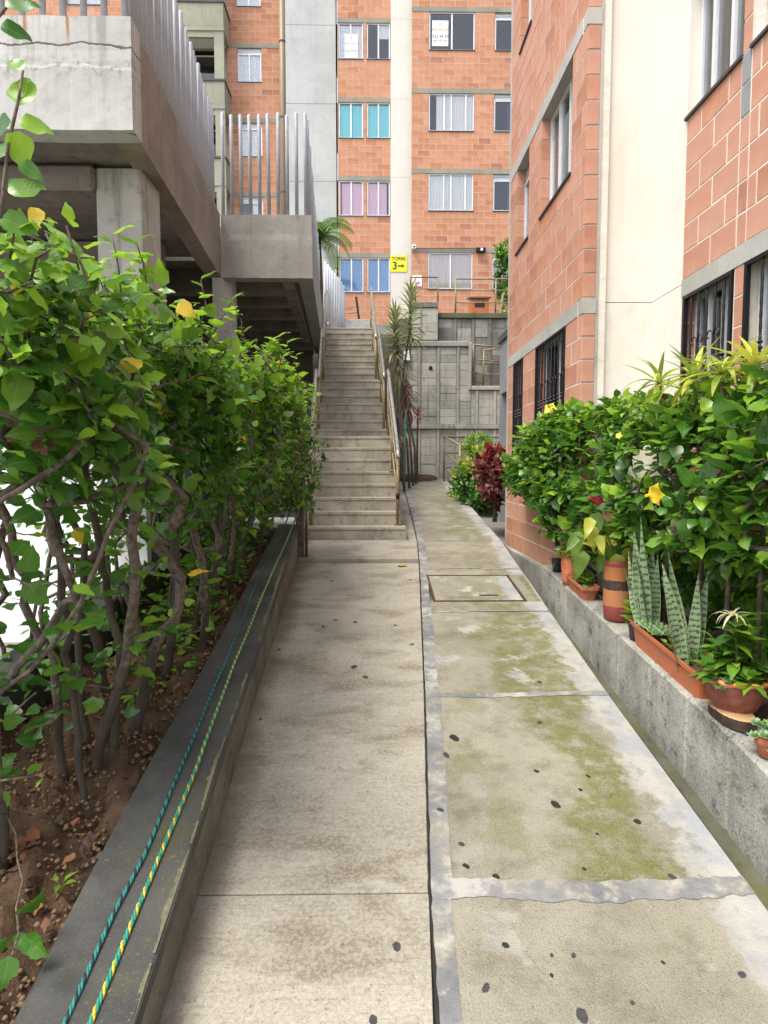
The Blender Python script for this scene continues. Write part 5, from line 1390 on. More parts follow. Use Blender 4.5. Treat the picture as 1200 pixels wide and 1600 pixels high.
def emit_leaves(shrubs, kind, cell=9.0, limit=300):
    """one coarse depth map for all: leaves that show get to be parts (at most `limit` a shrub)"""
    C = []; D = []
    for s in shrubs:
        M = np.array([k[0] for k in s.L]); s.M = M; s.mi = np.array([k[1] for k in s.L]); s.ti = np.array([k[2] for k in s.L])
        c = M[:, :3, 3] + M[:, :3, 1] * .5; s.c = c; s.sz = np.linalg.norm(M[:, :3, 1], axis=1)
    c = np.concatenate([s.c for s in shrubs]); sz = np.concatenate([s.sz for s in shrubs])
    u, v, d = proj(c); px = sz * F / np.maximum(d, .1)
    depth = {}
    iu = np.floor(u / cell).astype(int); iv = np.floor(v / cell).astype(int); rr = np.maximum(0, np.round(px * .33 / cell)).astype(int)
    ok = (d > .2) & (u > -40) & (u < 1240) & (v > -40) & (v < 1640)
    for i in np.where(ok)[0]:
        for a in range(-rr[i], rr[i] + 1):
            for b in range(-rr[i], rr[i] + 1):
                k = (iu[i] + a, iv[i] + b)
                if d[i] < depth.get(k, 1e9): depth[k] = d[i]
    vis = np.zeros(len(c))
    for i in np.where(ok)[0]:
        tot = 0; see = 0
        for a in range(-rr[i], rr[i] + 1):
            for b in range(-rr[i], rr[i] + 1):
                tot += 1; see += d[i] <= depth[(iu[i] + a, iv[i] + b)] + .04
        vis[i] = see / tot
    sc = np.where(ok & (u > 0) & (u < 1200) & (v > 0) & (v < 1600), px * px * (vis + .02), 0)
    o = 0
    for s in shrubs:
        n = len(s.c); q = sc[o:o + n]; o += n
        order = np.argsort(-q); keep = [i for i in order[:limit] if q[i] > 12]
        for i in keep:
            ob = bpy.data.objects.new('leaf', kind.mesh(s.mi[i], s.ti[i])); put(ob, s.root); ob.matrix_basis = Matrix(s.M[i].tolist())
        rest = np.setdiff1d(np.arange(n), keep)
        if len(rest): kind.bulk('leaves', s.M[rest], s.mi[rest], s.ti[rest], s.root)

# ---------------------------------------------------------- hibiscus hedge on the left
def soil_at(u, v): return hit(u, v, soil_z)
def hedge_box(n, y0, y1, seed, zlo, zhi, x_in, x_out, shell=.7):
    r = np.random.default_rng(seed); out = []
    while len(out) < n:
        y = r.uniform(y0, y1); 
        lo, hi = zlo(y), zhi(y)
        if r.random() < shell:
            if r.random() < .58: z = hi - abs(r.normal(0, .14)); x = r.uniform(x_out(y), x_in(y))
            else: z = r.uniform(lo, hi); x = x_in(y) - abs(r.normal(0, .11))
        else: z = r.uniform(lo, hi); x = r.uniform(x_out(y), x_in(y))
        # rounded shoulder
        if z > hi - .3 and x > x_in(y) - (z - (hi - .3)) * .0 : x -= max(0, z - (hi - .35)) * .55
        out.append((x + .13 * math.sin(y * 5.1 + z * 4.0) + r.normal(0, .03), y, z + r.normal(0, .06) + .07 * math.sin(y * 7.3 + x * 6)))
    return out
ztop = lambda y: E + float(np.interp(y, [1.5, 2.2, 2.7, 3.1, 3.5, 4.4, 6.0, 7.0, 7.6], [.50, .60, .74, .80, .72, .74, .86, .74, .68]))
zlow = lambda y: E + float(np.interp(y, [1.5, 3.2, 4.4, 5.4, 6.2, 7.6], [.08, .04, -.05, -.20, -.38, -.40]))
xin = lambda y: float(np.interp(y, [1.5, 2.6, 3.4, 4.4, 6, 7.6], [-.98, -.92, -.86, -.80, -.74, -.70]))
xout = lambda y: float(np.interp(y, [1.5, 3, 5, 7.6], [-2.1, -2.3, -2.3, -2.3]))
def young_l(p): 
    t = np.clip((p[2] - (ztop(p[1]) - .38)) / .38, 0, 1)
    return float(np.clip(.08 + .75 * t + .15 * (p[1] > 4), 0, .9))
LEFT = []
cfg = [  # base pixels, y range, targets, trunk radius, label, lean
    ([(8, 1345), (-60, 1180)], (1.75, 2.75), 170, .019, 'nearest hibiscus shrub at the picture edge with a thin pale stem and big leaves', [(-.08, .1, 1), (.15, .1, 1)], .7),
    ([(165, 1195), (105, 1105)], (2.6, 3.75), 260, .030, 'hibiscus shrub with a thick mossy forked trunk rising beside the lumpy soil', [(.05, .10, 1), (-.25, .2, .9)], .75),
    ([(252, 1055), (235, 1040)], (3.6, 4.75), 250, .028, 'hibiscus shrub with two dark trunks leaning apart behind the forked one', [(.12, .15, 1), (-.35, .2, .8)], .75),
    ([(325, 965), (318, 950)], (4.6, 5.7), 230, .024, 'hibiscus shrub in the middle of the hedge above the leafy seedlings', [(.1, .1, 1), (-.2, .1, 1)], .6),
    ([(372, 905)], (5.6, 6.6), 210, .021, 'hibiscus shrub of many upright twigs near the ochre rail', [(.0, .1, 1)], .5),
    ([(405, 868)], (6.4, 7.55), 200, .019, 'last hibiscus shrub of the left hedge touching the stair handrail', [(.05, .1, 1)], .45)]
for k, (bp, yr_, nt_, tr, lab, ln, fk) in enumerate(cfg):
    bs = [soil_at(*b) for b in bp]; bs = [(b.x, b.y, b.z - .08) for b in bs]
    rb = random.Random(k + 50); ne = (5, 8, 8, 8, 8, 7)[k]; ln = list(ln)
    for q in range(ne):
        y = rb.uniform(yr_[0] + .1, yr_[1] - .05); x = wleft(y) - (rb.uniform(.10, .5) if q % 2 else rb.uniform(.4, 1.2))
        bs.append((x, y, soil_z(y) - .08)); ln.append((rb.uniform(-.2, .28), rb.uniform(-.12, .15), 1))
    root = thing('hibiscus_shrub', lab, 'shrub', bs[0], 'hibiscus hedge on the left')
    tg = hedge_box(nt_, *yr_, 100 + k, zlow, ztop, xin, xout)
    ri = np.random.default_rng(900 + k)
    for _ in range((20, 36, 36, 36, 26, 18)[k]):
        y = ri.uniform(*yr_); tg.append((wleft(y) - ri.uniform(-.02, 1.25), y, ri.uniform(soil_z(y) + .22, zlow(y) + .1)))
    s = Shrub(root, bs, tg, fork=fk, trunk_r=tr, seed=200 + k, lean=ln)
    cen = np.array([-1.6, np.mean(yr_), E + .4])
    s.leaves(13, .098 if k < 2 else .090, young_l, center=cen, yel=.006, brn=.006, thin=lambda p: .5 if p[2] < zlow(p[1]) - .1 else 1)
    tops = [i for i in s.tips if s.P[i][2] > ztop(s.P[i][1]) - .12]; rs_ = s.r; shb = MB()
    for i in (rs_.choice(tops, min(len(tops), 11), replace=False) if tops and k else []):
        p0 = Vector(s.P[i]); dv = Vector((rs_.normal(0, .25), rs_.normal(0, .25), 1)).normalized(); L_ = rs_.uniform(.12, .30); q = [p0, p0 + dv * L_ * .5 + Vector((rs_.normal(0, .02), 0, 0)), p0 + dv * L_]; shb.tube(q, [.0042, .0036, .0022], 5)
        for f in np.linspace(.25, 1, 7):
            a = f * 19; d = np.array([math.cos(a), math.sin(a), .35 + .5 * (f > .9)]); s.L.append((leaf_matrix(np.array(p0 + dv * L_ * f), d, np.array([-.4 * d[0], -.4 * d[1] - .3, 1.0]), .10 * rs_.uniform(.5, 1.1)), int(rs_.choice([2, 1], p=[.75, .25])), int(rs_.integers(0, 4))))
    if shb.v: tag(shb.build('shoots', TWIG, root, smooth=True), kind='stuff')
    # water shoots: tufts low on the stems
    r = s.r; low = [i for i in range(len(s.P)) if s.P[i][2] < zlow(s.P[i][1]) - .0 and s.rad[i] > .006]
    for i in (r.choice(low, min(len(low), 18), replace=False) if low else []):
        a0 = r.uniform(0, 6.28)
        for q in range(int(r.integers(3, 8))):
            a = a0 + q * 2.4; d = np.array([math.cos(a), math.sin(a), r.uniform(-.3, .5)])
            s.L.append((leaf_matrix(s.P[i] + d * .05 + r.normal(0, .03, 3), d, np.array([d[0] * .3, -.3 + d[1] * .3, 1]), .1 * r.uniform(.6, 1.3)), int(r.choice([0, 1, 2], p=[.5, .35, .15])), int(r.integers(0, 4))))
    LEFT.append(s)
# tall shoot with big leaves in the near corner
s = LEFT[0]
m = MB(); pp_ = [atY(-10, 420, 1.75), atY(5, 300, 1.75), atY(12, 230, 1.75), atY(28, 160, 1.75), atY(36, 110, 1.75)]
m.tube(pp_, [.006, .005, .0045, .004, .003], 6); m.build('shoot', TWIG, s.root, smooth=True)
for u, v, du, dv, sz, mi in ((32, 165, .1, 1, .105, 2), (30, 205, -.1, -1, .10, 2), (30, 190, 1, -.15, .085, 2), (14, 240, -1, .2, .09, 1), (36, 110, -.7, .7, .07, 1), (18, 190, -.8, -.2, .09, 0), (30, 255, .8, -.5, .07, 0), (8, 10, .9, .3, .09, 0), (0, 40, .9, -.2, .08, 0), (12, 300, .8, .3, .10, 1), (0, 340, .9, -.3, .1, 1)):
    p = atY(u, v, 1.75); d = np.array([du, .25, dv]); s.L.append((leaf_matrix(np.array(p), d, np.array([.2, -.9, .35]), sz * .95), mi, 0))
m = MB(); m.tube([atY(-25, 60, 1.8), atY(-5, 30, 1.8), atY(12, 8, 1.8)], .004, 6); m.build('shoot', TWIG, s.root, smooth=True)
# withered leaf bunch and yellow leaves that catch the eye
for u, v, Y, sz in ((12, 655, 2.1, .06), (30, 672, 2.12, .055), (44, 690, 2.1, .06), (60, 682, 2.08, .05), (10, 640, 2.1, .05), (68, 700, 2.15, .055), (78, 688, 2.12, .045), (95, 635, 2.3, .05), (103, 412, 2.4, .045), (170, 520, 2.6, .05), (24, 640, 2.1, .05), (52, 668, 2.13, .05)):
    p = np.array(atY(u, v, Y)); d = np.array([random.uniform(-.5, .8), -.2, random.uniform(-1, .1)]); s.L.append((leaf_matrix(p, d, np.array([random.uniform(-.9, .9), -1, random.uniform(-.4, .6)]), sz), 4, 2))
for u, v, Y, k_, sz in ((277, 475, 2.7, 1, .085), (60, 325, 2.1, 0, .07), (118, 825, 2.6, 1, .07), (250, 630, 3.0, 1, .06), (462, 635, 5.8, 5, .10), (432, 565, 5.4, 4, .08), (405, 590, 5.2, 4, .05), (160, 690, 2.8, 1, .05)):
    p = np.array(atY(u, v, Y)); d = np.array([random.uniform(-.6, .6), -.1, random.uniform(-1, -.3)]); LEFT[k_].L.append((leaf_matrix(p, d, np.array([random.uniform(-.4, .4), -1, .4]), sz), 3, random.randrange(4)))
emit_leaves(LEFT, HIB)

# ---------------------------------------------------------- hibiscus hedge on the right
zt_r = lambda y: E + float(np.interp(y, [2.0, 3.2, 4.3, 5.0, 6.2, 6.9, 7.3], [.42, .42, .43, .50, .46, .30, .05]))
zl_r = lambda y: E + float(np.interp(y, [2.0, 3.4, 4.6, 5.4, 6.2, 7.3], [-1.0, -.95, -.85, -.62, -.32, -.10]))
xi_r = lambda y: float(np.interp(y, [2.0, 3.0, 4.2, 5.2, 6.3, 7.3], [1.74, 1.72, 1.66, 1.60, 1.46, 1.48]))
xo_r = lambda y: float(np.interp(y, [2.0, 4.8, 5.25, 5.5, 7.3], [2.25, 2.25, 2.2, 1.72, 1.70]))
def young_r(p):
    t = np.clip((p[2] - (zt_r(p[1]) - .3)) / .3, 0, 1); return float(np.clip(.2 + .45 * t, 0, .68))
RIGHT = []
def hedge_box_r(n, y0, y1, seed):
    r = np.random.default_rng(seed); out = []
    while len(out) < n:
        y = r.uniform(y0, y1); lo, hi = zl_r(y), zt_r(y); q = r.random()
        if q < .5: z = r.uniform(lo, hi); x = xi_r(y) + abs(r.normal(0, .07)) + max(0, z - (hi - .25)) * .5
        elif q < .85: z = hi - abs(r.normal(0, .08)); x = r.uniform(xi_r(y) + .05, xo_r(y))
        else: z = r.uniform(lo, hi); x = r.uniform(xi_r(y), xo_r(y))
        x += .46 * float(np.clip((E - .42 - z) / .18, 0, 1)) * (y < 5.0)
        out.append((min(x, xo_r(y) + .1), y, z + r.normal(0, .03)))
    return out
cfgr = [((2.02, 2.78), (2.1, 3.2), 130, 'near hibiscus shrub with large glossy leaves above the round terracotta bowl'), ((2.02, 3.7), (3.1, 4.2), 190, 'hibiscus shrub behind the snake plants with a hanging yellow flower'),
        ((2.0, 4.6), (4.1, 5.2), 215, 'hibiscus shrub in front of the cream recess of the brick building'), ((1.86, 5.22), (5.15, 6.2), 190, 'hibiscus shrub spreading along the brick wall over the banded pot'),
        ((1.76, 5.4), (6.1, 7.25), 120, 'far tip of the right hibiscus hedge hanging past the barred window')]
for k, (b, yr_, nt_, lab) in enumerate(cfgr):
    bs = [(b[0], b[1], ptop(b[1]) - .1), (b[0] + (.15 if k < 3 else -.06), b[1] + .12, ptop(b[1]) - .1)]
    root = thing('hibiscus_shrub', lab, 'shrub', bs[0], 'hibiscus hedge on the right')
    s = Shrub(root, bs, hedge_box_r(nt_, *yr_, 300 + k), fork=.35, trunk_r=.024, seed=400 + k, lean=[(-.1, .1 if k < 4 else .8, 1), (.0, -.1 if k < 3 else .5, 1)])
    s.leaves(12, (.125, .115, .105, .10, .10)[k], young_r, center=np.array([2.2, np.mean(yr_), E - .35]), yel=.002, brn=.001)
    RIGHT.append(s)
emit_leaves(RIGHT, HIB)

# flowers
PET = leaf_mat('petal_yellow', (.85, .62, .03), (.90, .70, .08), vein=(.8, .5, .05), trans=.3); PETR = leaf_mat('petal_pink', (.80, .35, .38), (.85, .45, .45), vein=(.7, .3, .3))
STAM = plain('stamen_yellow', (.80, .52, .02), .6)
PT = [leaf_template(W=1.25, fold=.22, droop=.45, seed=9, shape='lance', teeth=.03, rows=6)]; PETK = LeafKind('petal', [PET, PETR], PT)
def flower(u, v, Y, size, face, label, mi=0, stamen=True, group='hibiscus flowers'):
    p = Vector(atY(u, v, Y)); n = Vector(face).normalized(); q = n.to_track_quat('Z', 'Y').to_matrix()
    t = thing('hibiscus_flower', label, 'flower', p, group)
    for k in range(5):
        a = k * 2 * PI / 5; d = q @ Vector((math.cos(a), math.sin(a), .55)); nn = q @ Vector((-math.cos(a) * .4, -math.sin(a) * .4, 1))
        o = bpy.data.objects.new('petal', PETK.mesh(mi, 0)); put(o, t); o.matrix_basis = Matrix(leaf_matrix(np.array(p), np.array(d), np.array(nn), size).tolist())
    if stamen:
        m = MB(); m.tube([p, p + n * size * .7, p + n * size * 1.15], [size * .035, size * .03, size * .02], 6)
        for k in range(26):
            f = .7 + .45 * k / 26; c = p + n * size * f; a = k * 2.4; d = q @ Vector((math.cos(a), math.sin(a), .3)); m.tube([c, c + d * size * .13], [.0012, .0035], 4)
        m.build('stamen', STAM, t)
    m = MB(); m.tube([p - n * size * .25, p], [size * .10, size * .07], 7); m.tube([p - n * size * .2, p - n * size * .4 + Vector((.02, .06, -.02))], size * .03, 5); m.build('calyx', L_MID, t)
flower(1027, 772, 3.45, .062, (-1, -.25, -.12), 'big yellow hibiscus flower with long stamen hanging over the snake plants')
flower(860, 640, 5.75, .06, (-.5, -.8, .4), 'pale yellow hibiscus flower on top of the hedge beside the barred window')
flower(967, 681, 4.15, .022, (-.6, -.7, .3), 'small half-open yellow flower in the middle of the right hedge', stamen=False)
flower(1036, 628, 4.0, .03, (-.5, -.6, .6), 'creamy yellow flower under the strap leaves on the hedge', stamen=False)
flower(905, 828, 5.1, .05, (-.7, -.7, .2), 'small pink flower beside the tall terracotta pot', mi=1, stamen=False)

# ---------------------------------------------------------- strap-leaved plants
def strap(L, W, arch, n=8, twist=0, seed=0, fold=.35, tip=1.0, base=.55):
    r = np.random.default_rng(seed); V = []; UV = []; Q = []; T = []
    y = z = 0; ang = 0.0
    for i in range(n + 1):
        t = i / n; w = W / 2 * (base + (1 - base) * min(1, t * 3)) * (1 - max(0, (t - .45) / .55) ** (1.6 * tip)) + .0008
        tw = twist * t
        for s in (-1, 0, 1): V.append((s * w * math.cos(tw), y + s * w * math.sin(tw) * .3, z + abs(s) * w * fold + s * w * math.sin(tw) * .6)); UV.append((.5 + .5 * s, t))
        ang = arch * t; y += L / n * math.cos(ang); z -= L / n * math.sin(ang)
    for i in range(n):
        a = 3 * i; Q += [(a, a + 1, a + 4, a + 3), (a + 1, a + 2, a + 5, a + 4)]
    return np.array(V, float), np.array(UV, float), np.zeros((0, 3), int), np.array(Q)
def place_leaf(me, parent, pos, az, el, sc=1.0, roll=0.0, name='leaf', mat=None):
    o = bpy.data.objects.new(name, me); put(o, parent)
    o.matrix_basis = Matrix.Translation(pos) @ Matrix.Rotation(az, 4, 'Z') @ Matrix.Rotation(el, 4, 'X') @ Matrix.Rotation(roll, 4, 'Y') @ Matrix.Scale(sc, 4)
    return o
def rosette(parent, kind, pos, n, els, scs, seed=0, mats=None, bend=None, limit=999):
    r = random.Random(seed)
    for k in range(n):
        f = k / max(1, n - 1); az = k * 2.399 + r.uniform(-.2, .2); el = els[0] + (els[1] - els[0]) * f + r.uniform(-.12, .12); sc = (scs[0] + (scs[1] - scs[0]) * f) * r.uniform(.85, 1.1)
        place_leaf(kind.mesh(r.choice(mats or range(len(kind.mats))), r.randrange(len(kind.temps))), parent, Vector(pos), az, el, sc, r.uniform(-.15, .15))
STR_G = leaf_mat('strap_green', (.16, .27, .03), (.30, .40, .06), vein=(.4, .5, .15), rough=.4, veinamt=.15); STR_Y = leaf_mat('strap_lime', (.42, .47, .05), (.52, .52, .08), vein=(.5, .5, .2), rough=.4, veinamt=.15)
STR = LeafKind('strap', [STR_G, STR_Y], [strap(1, .10, 1.0, seed=1), strap(1, .12, .5, seed=2), strap(1, .10, 1.6, seed=3)])
r_ = random.Random(5)
for k, (u, v, Y, n, sc, lab) in enumerate(((1030, 600, 4.0, 18, .33, 'leftmost strap-leaved plant growing out of the hedge before the cream wall'), (1085, 592, 3.65, 22, .34, 'strap-leaved plant with yellow-green blades below the first barred window'), (1128, 585, 3.4, 22, .36, 'strap-leaved plant with drooping lime blades below the brick pier'), (1180, 575, 3.2, 24, .36, 'tallest strap-leaved plant of the row at the right picture edge'))):
    p = atY(u, v, Y); t = thing('strap_leaf_plant', lab, 'plant', (p.x, p.y, ptop(p.y) - .06), 'strap-leaved plants along the hedge top')
    m = MB(); b = Vector((p.x + .1, p.y + .05, ptop(p.y) - .1)); m.tube([b, (b + p) / 2 + Vector((.04, 0, .1)), p], [.016, .014, .012], 7); m.build('stem', TWIG, t, smooth=True)
    rosette(t, STR, p, n, (-.25, 1.25), (sc, sc * .75), seed=60 + k)

# ---------------------------------------------------------- pots on the planter wall
def pot_at(u, v): # bottom centre pixel of a pot on the wall top
    return hit(u, v, ptop)
def pot(name, label, cat, base, prof, mat, soil_r, soil_z_, bands=None, wob=0):
    t = thing(name, label, cat, base)
    m = MB(); m.lathe(prof, base, 28, wob); m.build('vessel', mat, t, smooth=True)
    m = MB(); m.lathe([(.001, soil_z_ - .01), (soil_r, soil_z_ - .005), (soil_r * .6, soil_z_ + .004), (.002, soil_z_ + .008)], base, 16); m.build('soil', SOILM, t, smooth=True)
    return t
def std_prof(r0, r1, h, rim=.012, th=.008):
    return [(.001, 0), (r0, 0), (r0 + (r1 - r0) * .5, h * .5), (r1, h - .035), (r1 + rim, h - .033), (r1 + rim, h), (r1 + rim - th, h + .001), (r1 - th, h - .02), (r1 - th - .003, h - .06), (.002, h - .06)]
SMALL = LeafKind('small', [L_MID, L_YNG, L_MAT], [leaf_template(W=.5, seed=21, shape='lance'), leaf_template(W=.6, seed=22, droop=.35)])
def tuft(parent, pos, n, size, el=(.1, 1.2), seed=0, kind=SMALL, mats=None, rad=.03, hgt=.06):
    r = random.Random(seed)
    for k in range(n):
        p = Vector(pos) + Vector((r.uniform(-rad, rad), r.uniform(-rad, rad), r.uniform(0, hgt)))
        place_leaf(kind.mesh(r.choice(mats or range(len(kind.mats))), r.randrange(len(kind.temps))), parent, p, k * 2.4 + r.uniform(-.4, .4), r.uniform(*el), size * r.uniform(.7, 1.2), r.uniform(-.3, .3))
FERN = LeafKind('fern', [L_MID, L_MAT], [strap(1, .08, 1.4, seed=31), strap(1, .07, .8, seed=32)])
def potted(name, label, loc, group='potted plants on the planter wall'): return thing(name, label, 'potted plant', loc, group)

# 1 black pot with wispy plant
b = pot_at(866, 893); b.x = 1.715
t = pot('flower_pot', 'small black plastic pot at the far end of the planter wall', 'pot', b, std_prof(.04, .05, .12, .005), BLACKP, .045, .08)
t2 = potted('wispy_plant', 'small wispy green plant in the black pot at the far end', b + Vector((0, 0, .1)))
rosette(t2, FERN, b + Vector((0, 0, .10)), 16, (.0, 1.1), (.14, .10), seed=2)
# 2 tall terracotta pot
b = pot_at(888, 913); b.x = 1.693
t = pot('flower_pot', 'tall ribbed terracotta pot second from the far end', 'pot', b, [(.001, 0), (.058, 0), (.066, .05), (.064, .055), (.074, .20), (.071, .205), (.075, .27), (.084, .272), (.084, .305), (.075, .306), (.070, .26), (.002, .26)], TERRA, .066, .265)
t2 = potted('creeping_plant', 'low creeping plant in the tall ribbed terracotta pot', b + Vector((0, 0, .27)))
tuft(t2, b + Vector((0, 0, .27)), 30, .06, seed=3, rad=.08, hgt=.05)
# 3 small trough
def trough(label, a, c, w, h, mat, ang=0.0):
    """a: near-end bottom centre, c: far-end bottom centre"""
    a, c = Vector(a), Vector(c); L = (c - a).length; ax = (c - a).normalized(); sd = Vector((0, 0, 1)).cross(ax).normalized(); up = ax.cross(sd) * -1
    up = Vector((0, 0, 1))
    mid = (a + c) / 2
    def loop(l, ww, z, rad=.03):
        pts = []
        for cx_, cy_, a0 in ((l / 2 - rad, ww / 2 - rad, 0), (-l / 2 + rad, ww / 2 - rad, PI / 2), (-l / 2 + rad, -ww / 2 + rad, PI), (l / 2 - rad, -ww / 2 + rad, 1.5 * PI)):
            for k in range(4):
                q = a0 + k / 3 * PI / 2; pts.append(mid + ax * (cx_ + rad * math.cos(q)) + sd * (cy_ + rad * math.sin(q)) + up * z)
        return pts
    t = thing('planter_trough', label, 'pot', mid)
    m = MB(); m.loft([loop(L - .05, w - .04, .0), loop(L - .03, w - .025, h * .5), loop(L - .012, w - .01, h - .026), loop(L + .012, w + .014, h - .022), loop(L + .012, w + .014, h), loop(L - .004, w - .004, h + .001, .024), loop(L - .012, w - .012, h - .04, .022)], cap=True)
    m.build('box', mat, t, smooth=False)
    m = MB(); m.loft([loop(L - .03, w - .03, h - .045, .02), loop(L - .014, w - .014, h - .035, .02)]); m.build('soil', SOILM, t)
    return t, mid + up * (h - .035), ax, sd
a = pot_at(927, 940); c = pot_at(905, 916); a.x = 1.71; c.x = 1.71; 
t, sp, ax, sd_ = trough('short terracotta trough between the tall ribbed pot and the banded pot', a, c, .14, .11, TERRA)
t2 = potted('leafy_seedling', 'bright leafy plant in the short terracotta trough', sp)
tuft(t2, sp - ax * .05, 22, .09, seed=4, rad=.06, hgt=.10); 
SUCM = leaf_mat('succulent_green', (.22, .38, .20), (.36, .50, .28), vein=(.4, .5, .3), rough=.5, veinamt=.1)
SUC = LeafKind('succulent', [SUCM, L_YNG], [leaf_template(W=.75, fold=-.35, droop=-.1, seed=41, teeth=0, shape='ovate', rows=3)])
def succulents(parent, pts, size, seed):
    r = random.Random(seed)
    for p in pts:
        for k in range(13):
            f = k / 13; place_leaf(SUC.mesh(0 if r.random() < .85 else 1, 0), parent, Vector(p), k * 2.4, .15 + f * 1.0 + r.uniform(-.1, .1), size * (1 - .45 * f) * r.uniform(.9, 1.1))
succulents(t2, [sp + ax * -.11 + sd_ * k for k in (-.03, .03)], .06, 9)
# 4 banded cylinder pot with anthurium
b = pot_at(952, 968); b.x = 1.755
BAND = G('banded_glaze'); bx_, by_, bz_ = BAND.sep(BAND.P)
hh = BAND.math('SUBTRACT', bz_, b.z); nz_ = BAND.noise(BAND.P, 40, 4); nz2 = BAND.noise(BAND.P, 11, 6, .7)
tt_ = BAND.math('ADD', hh, BAND.math('MULTIPLY', BAND.math('SUBTRACT', nz_, .5), .018))
colb = BAND.ramp(BAND.math('MULTIPLY', tt_, 1 / .44), [(0, (.24, .055, .045)), (.235, (.24, .055, .045)), (.245, (.42, .17, .07)), (.50, (.44, .19, .08)), (.51, (.045, .03, .025)), (.66, (.05, .035, .03)), (.67, (.44, .17, .06)), (.88, (.44, .17, .06)), (.885, (.30, .07, .045)), (1, (.34, .09, .05))])
for e_ in BAND.t.nodes:
    if e_.type == 'VALTORGB': e_.color_ramp.interpolation = 'CONSTANT'
colb = BAND.mix(BAND.step(nz2, .5, .72, 0, .5), colb, (.20, .11, .07)); BAND.bump(nz2, .3, .006); BANDM = BAND.done(colb, .7, .35)
t = pot('flower_pot', 'large cylindrical clay pot painted in orange brown and red bands', 'pot', b, [(.001, 0), (.088, 0), (.098, .012), (.104, .1), (.106, .25), (.104, .40), (.108, .41), (.108, .43), (.098, .431), (.094, .36), (.002, .36)], BANDM, .09, .38)
t2 = potted('anthurium', 'yellowing anthurium with one red flower in the banded pot', b + Vector((0, 0, .38)))
ANM = [leaf_mat('anthurium_green', (.07, .15, .02), (.16, .26, .03), vein=(.35, .45, .12), rough=.3), leaf_mat('anthurium_lime', (.38, .42, .04), (.50, .48, .06), vein=(.3, .4, .1), rough=.3), leaf_mat('anthurium_tan', (.45, .25, .10), (.52, .30, .12), vein=(.5, .4, .2), rough=.5), leaf_mat('spathe_red', (.65, .02, .05), (.70, .03, .06), vein=(.8, .1, .1), rough=.2)]
ANT = LeafKind('anthurium', ANM, [leaf_template(W=.52, fold=.2, droop=.3, seed=51, teeth=.01, shape='heart', rows=6), leaf_template(W=.48, fold=.3, droop=.1, seed=52, teeth=.01, shape='heart', rows=6)])
sm = MB(); top = b + Vector((0, 0, .39))
for k, (u, v, dx, dz, sz, mi) in enumerate(((905, 830, -.3, -1, .21, 0), (935, 800, -.25, -1, .22, 0), (922, 820, .1, -.9, .19, 1), (955, 812, .1, -1, .25, 0), (945, 835, -.2, -1, .20, 1), (930, 850, -.9, .1, .10, 1), (955, 850, .4, .3, .10, 1), (962, 865, .15, -1, .22, 1), (912, 860, -.35, -1, .22, 0), (940, 780, .8, .2, .17, 0), (968, 800, .6, -.8, .2, 0), (950, 790, .15, -1, .20, 2), (965, 755, -.05, -1, .15, 2))):
    p = atY(u, v, b.y + random.uniform(-.08, .08)); d = np.array([dx, -.25, dz]); o = bpy.data.objects.new('leaf', ANT.mesh(mi, k % 2)); put(o, t2)
    o.matrix_basis = Matrix(leaf_matrix(np.array(p), d, np.array([-.3, -1, .35]), sz).tolist()); sm.tube([top + Vector((random.uniform(-.03, .03), random.uniform(-.03, .03), -.02)), (top + p) / 2 + Vector((0, .03, .02)), p], [.004, .0035, .003], 5)
ra = random.Random(33)
for k in range(12):
    u, v = ra.uniform(900, 985), ra.uniform(790, 880); p = atY(u, v, b.y + ra.uniform(-.12, .12)); o = bpy.data.objects.new('leaf', ANT.mesh(ra.choice((0, 0, 1)), k % 2)); put(o, t2)
    o.matrix_basis = Matrix(leaf_matrix(np.array(p), np.array([(u - 945) / 90 + ra.uniform(-.2, .2), -.3, ra.uniform(-1, -.5)]), np.array([-.3 + ra.uniform(-.3, .3), -1, .4]), ra.uniform(.12, .2)).tolist()); sm.tube([top, (top + p) / 2 + Vector((0, .02, .03)), p], [.004, .0035, .003], 5)
p = atY(942, 785, b.y - .05); o = bpy.data.objects.new('spathe', ANT.mesh(3, 0)); put(o, t2); o.matrix_basis = Matrix(leaf_matrix(np.array(p), np.array([-1, -.2, .45]), np.array([-.3, -1, .3]), .11).tolist())
sm.tube([top, (top + p) / 2 + Vector((.01, .02, 0)), p], .004, 5); sm.build('stalks', L_MID, t2)
# 5 dark pot with lime plant
b = pot_at(988, 1000); b.x = 1.75
t = pot('flower_pot', 'dark plastic pot behind the long orange trough', 'pot', b, std_prof(.07, .085, .14, .006), BLACKP, .075, .10)
t2 = potted('lime_plant', 'small lime-leaved plant in the dark pot next to the banded pot', b + Vector((0, 0, .11)))
tuft(t2, b + Vector((-.05, 0, .11)), 26, .075, seed=6, mats=[1], rad=.07, hgt=.12)
# 6 long trough with snake plants
a = pot_at(1087, 1096); c = pot_at(1012, 1003); a.x = 1.755; c.x = 1.755
t, sp, ax, sd_ = trough('long orange plastic trough holding snake plants and succulents', a, c, .19, .15, PLAST)
g = G('snake_leaf'); u_, v_, _ = g.sep(g.UV); nzs = g.noise(g.scale(g.P, (30, 30, 8)), 1, 4, .6)
bandf = g.math('SINE', g.math('ADD', g.math('MULTIPLY', v_, 105.0), g.math('MULTIPLY', nzs, 9.0)))
rn = g.rnd(); base_ = g.mix(rn, (.15, .23, .115), (.28, .35, .19)); colS = g.mix(g.step(bandf, .1, .75), base_, (.045, .085, .045))
eg_ = g.math('ABSOLUTE', g.math('SUBTRACT', u_, .5)); colS = g.mix(g.step(eg_, .42, .47, 0, .55), colS, (.42, .46, .22)); SNK = g.done(colS, .38, .45)
g.bump(nzs, .1, .003)
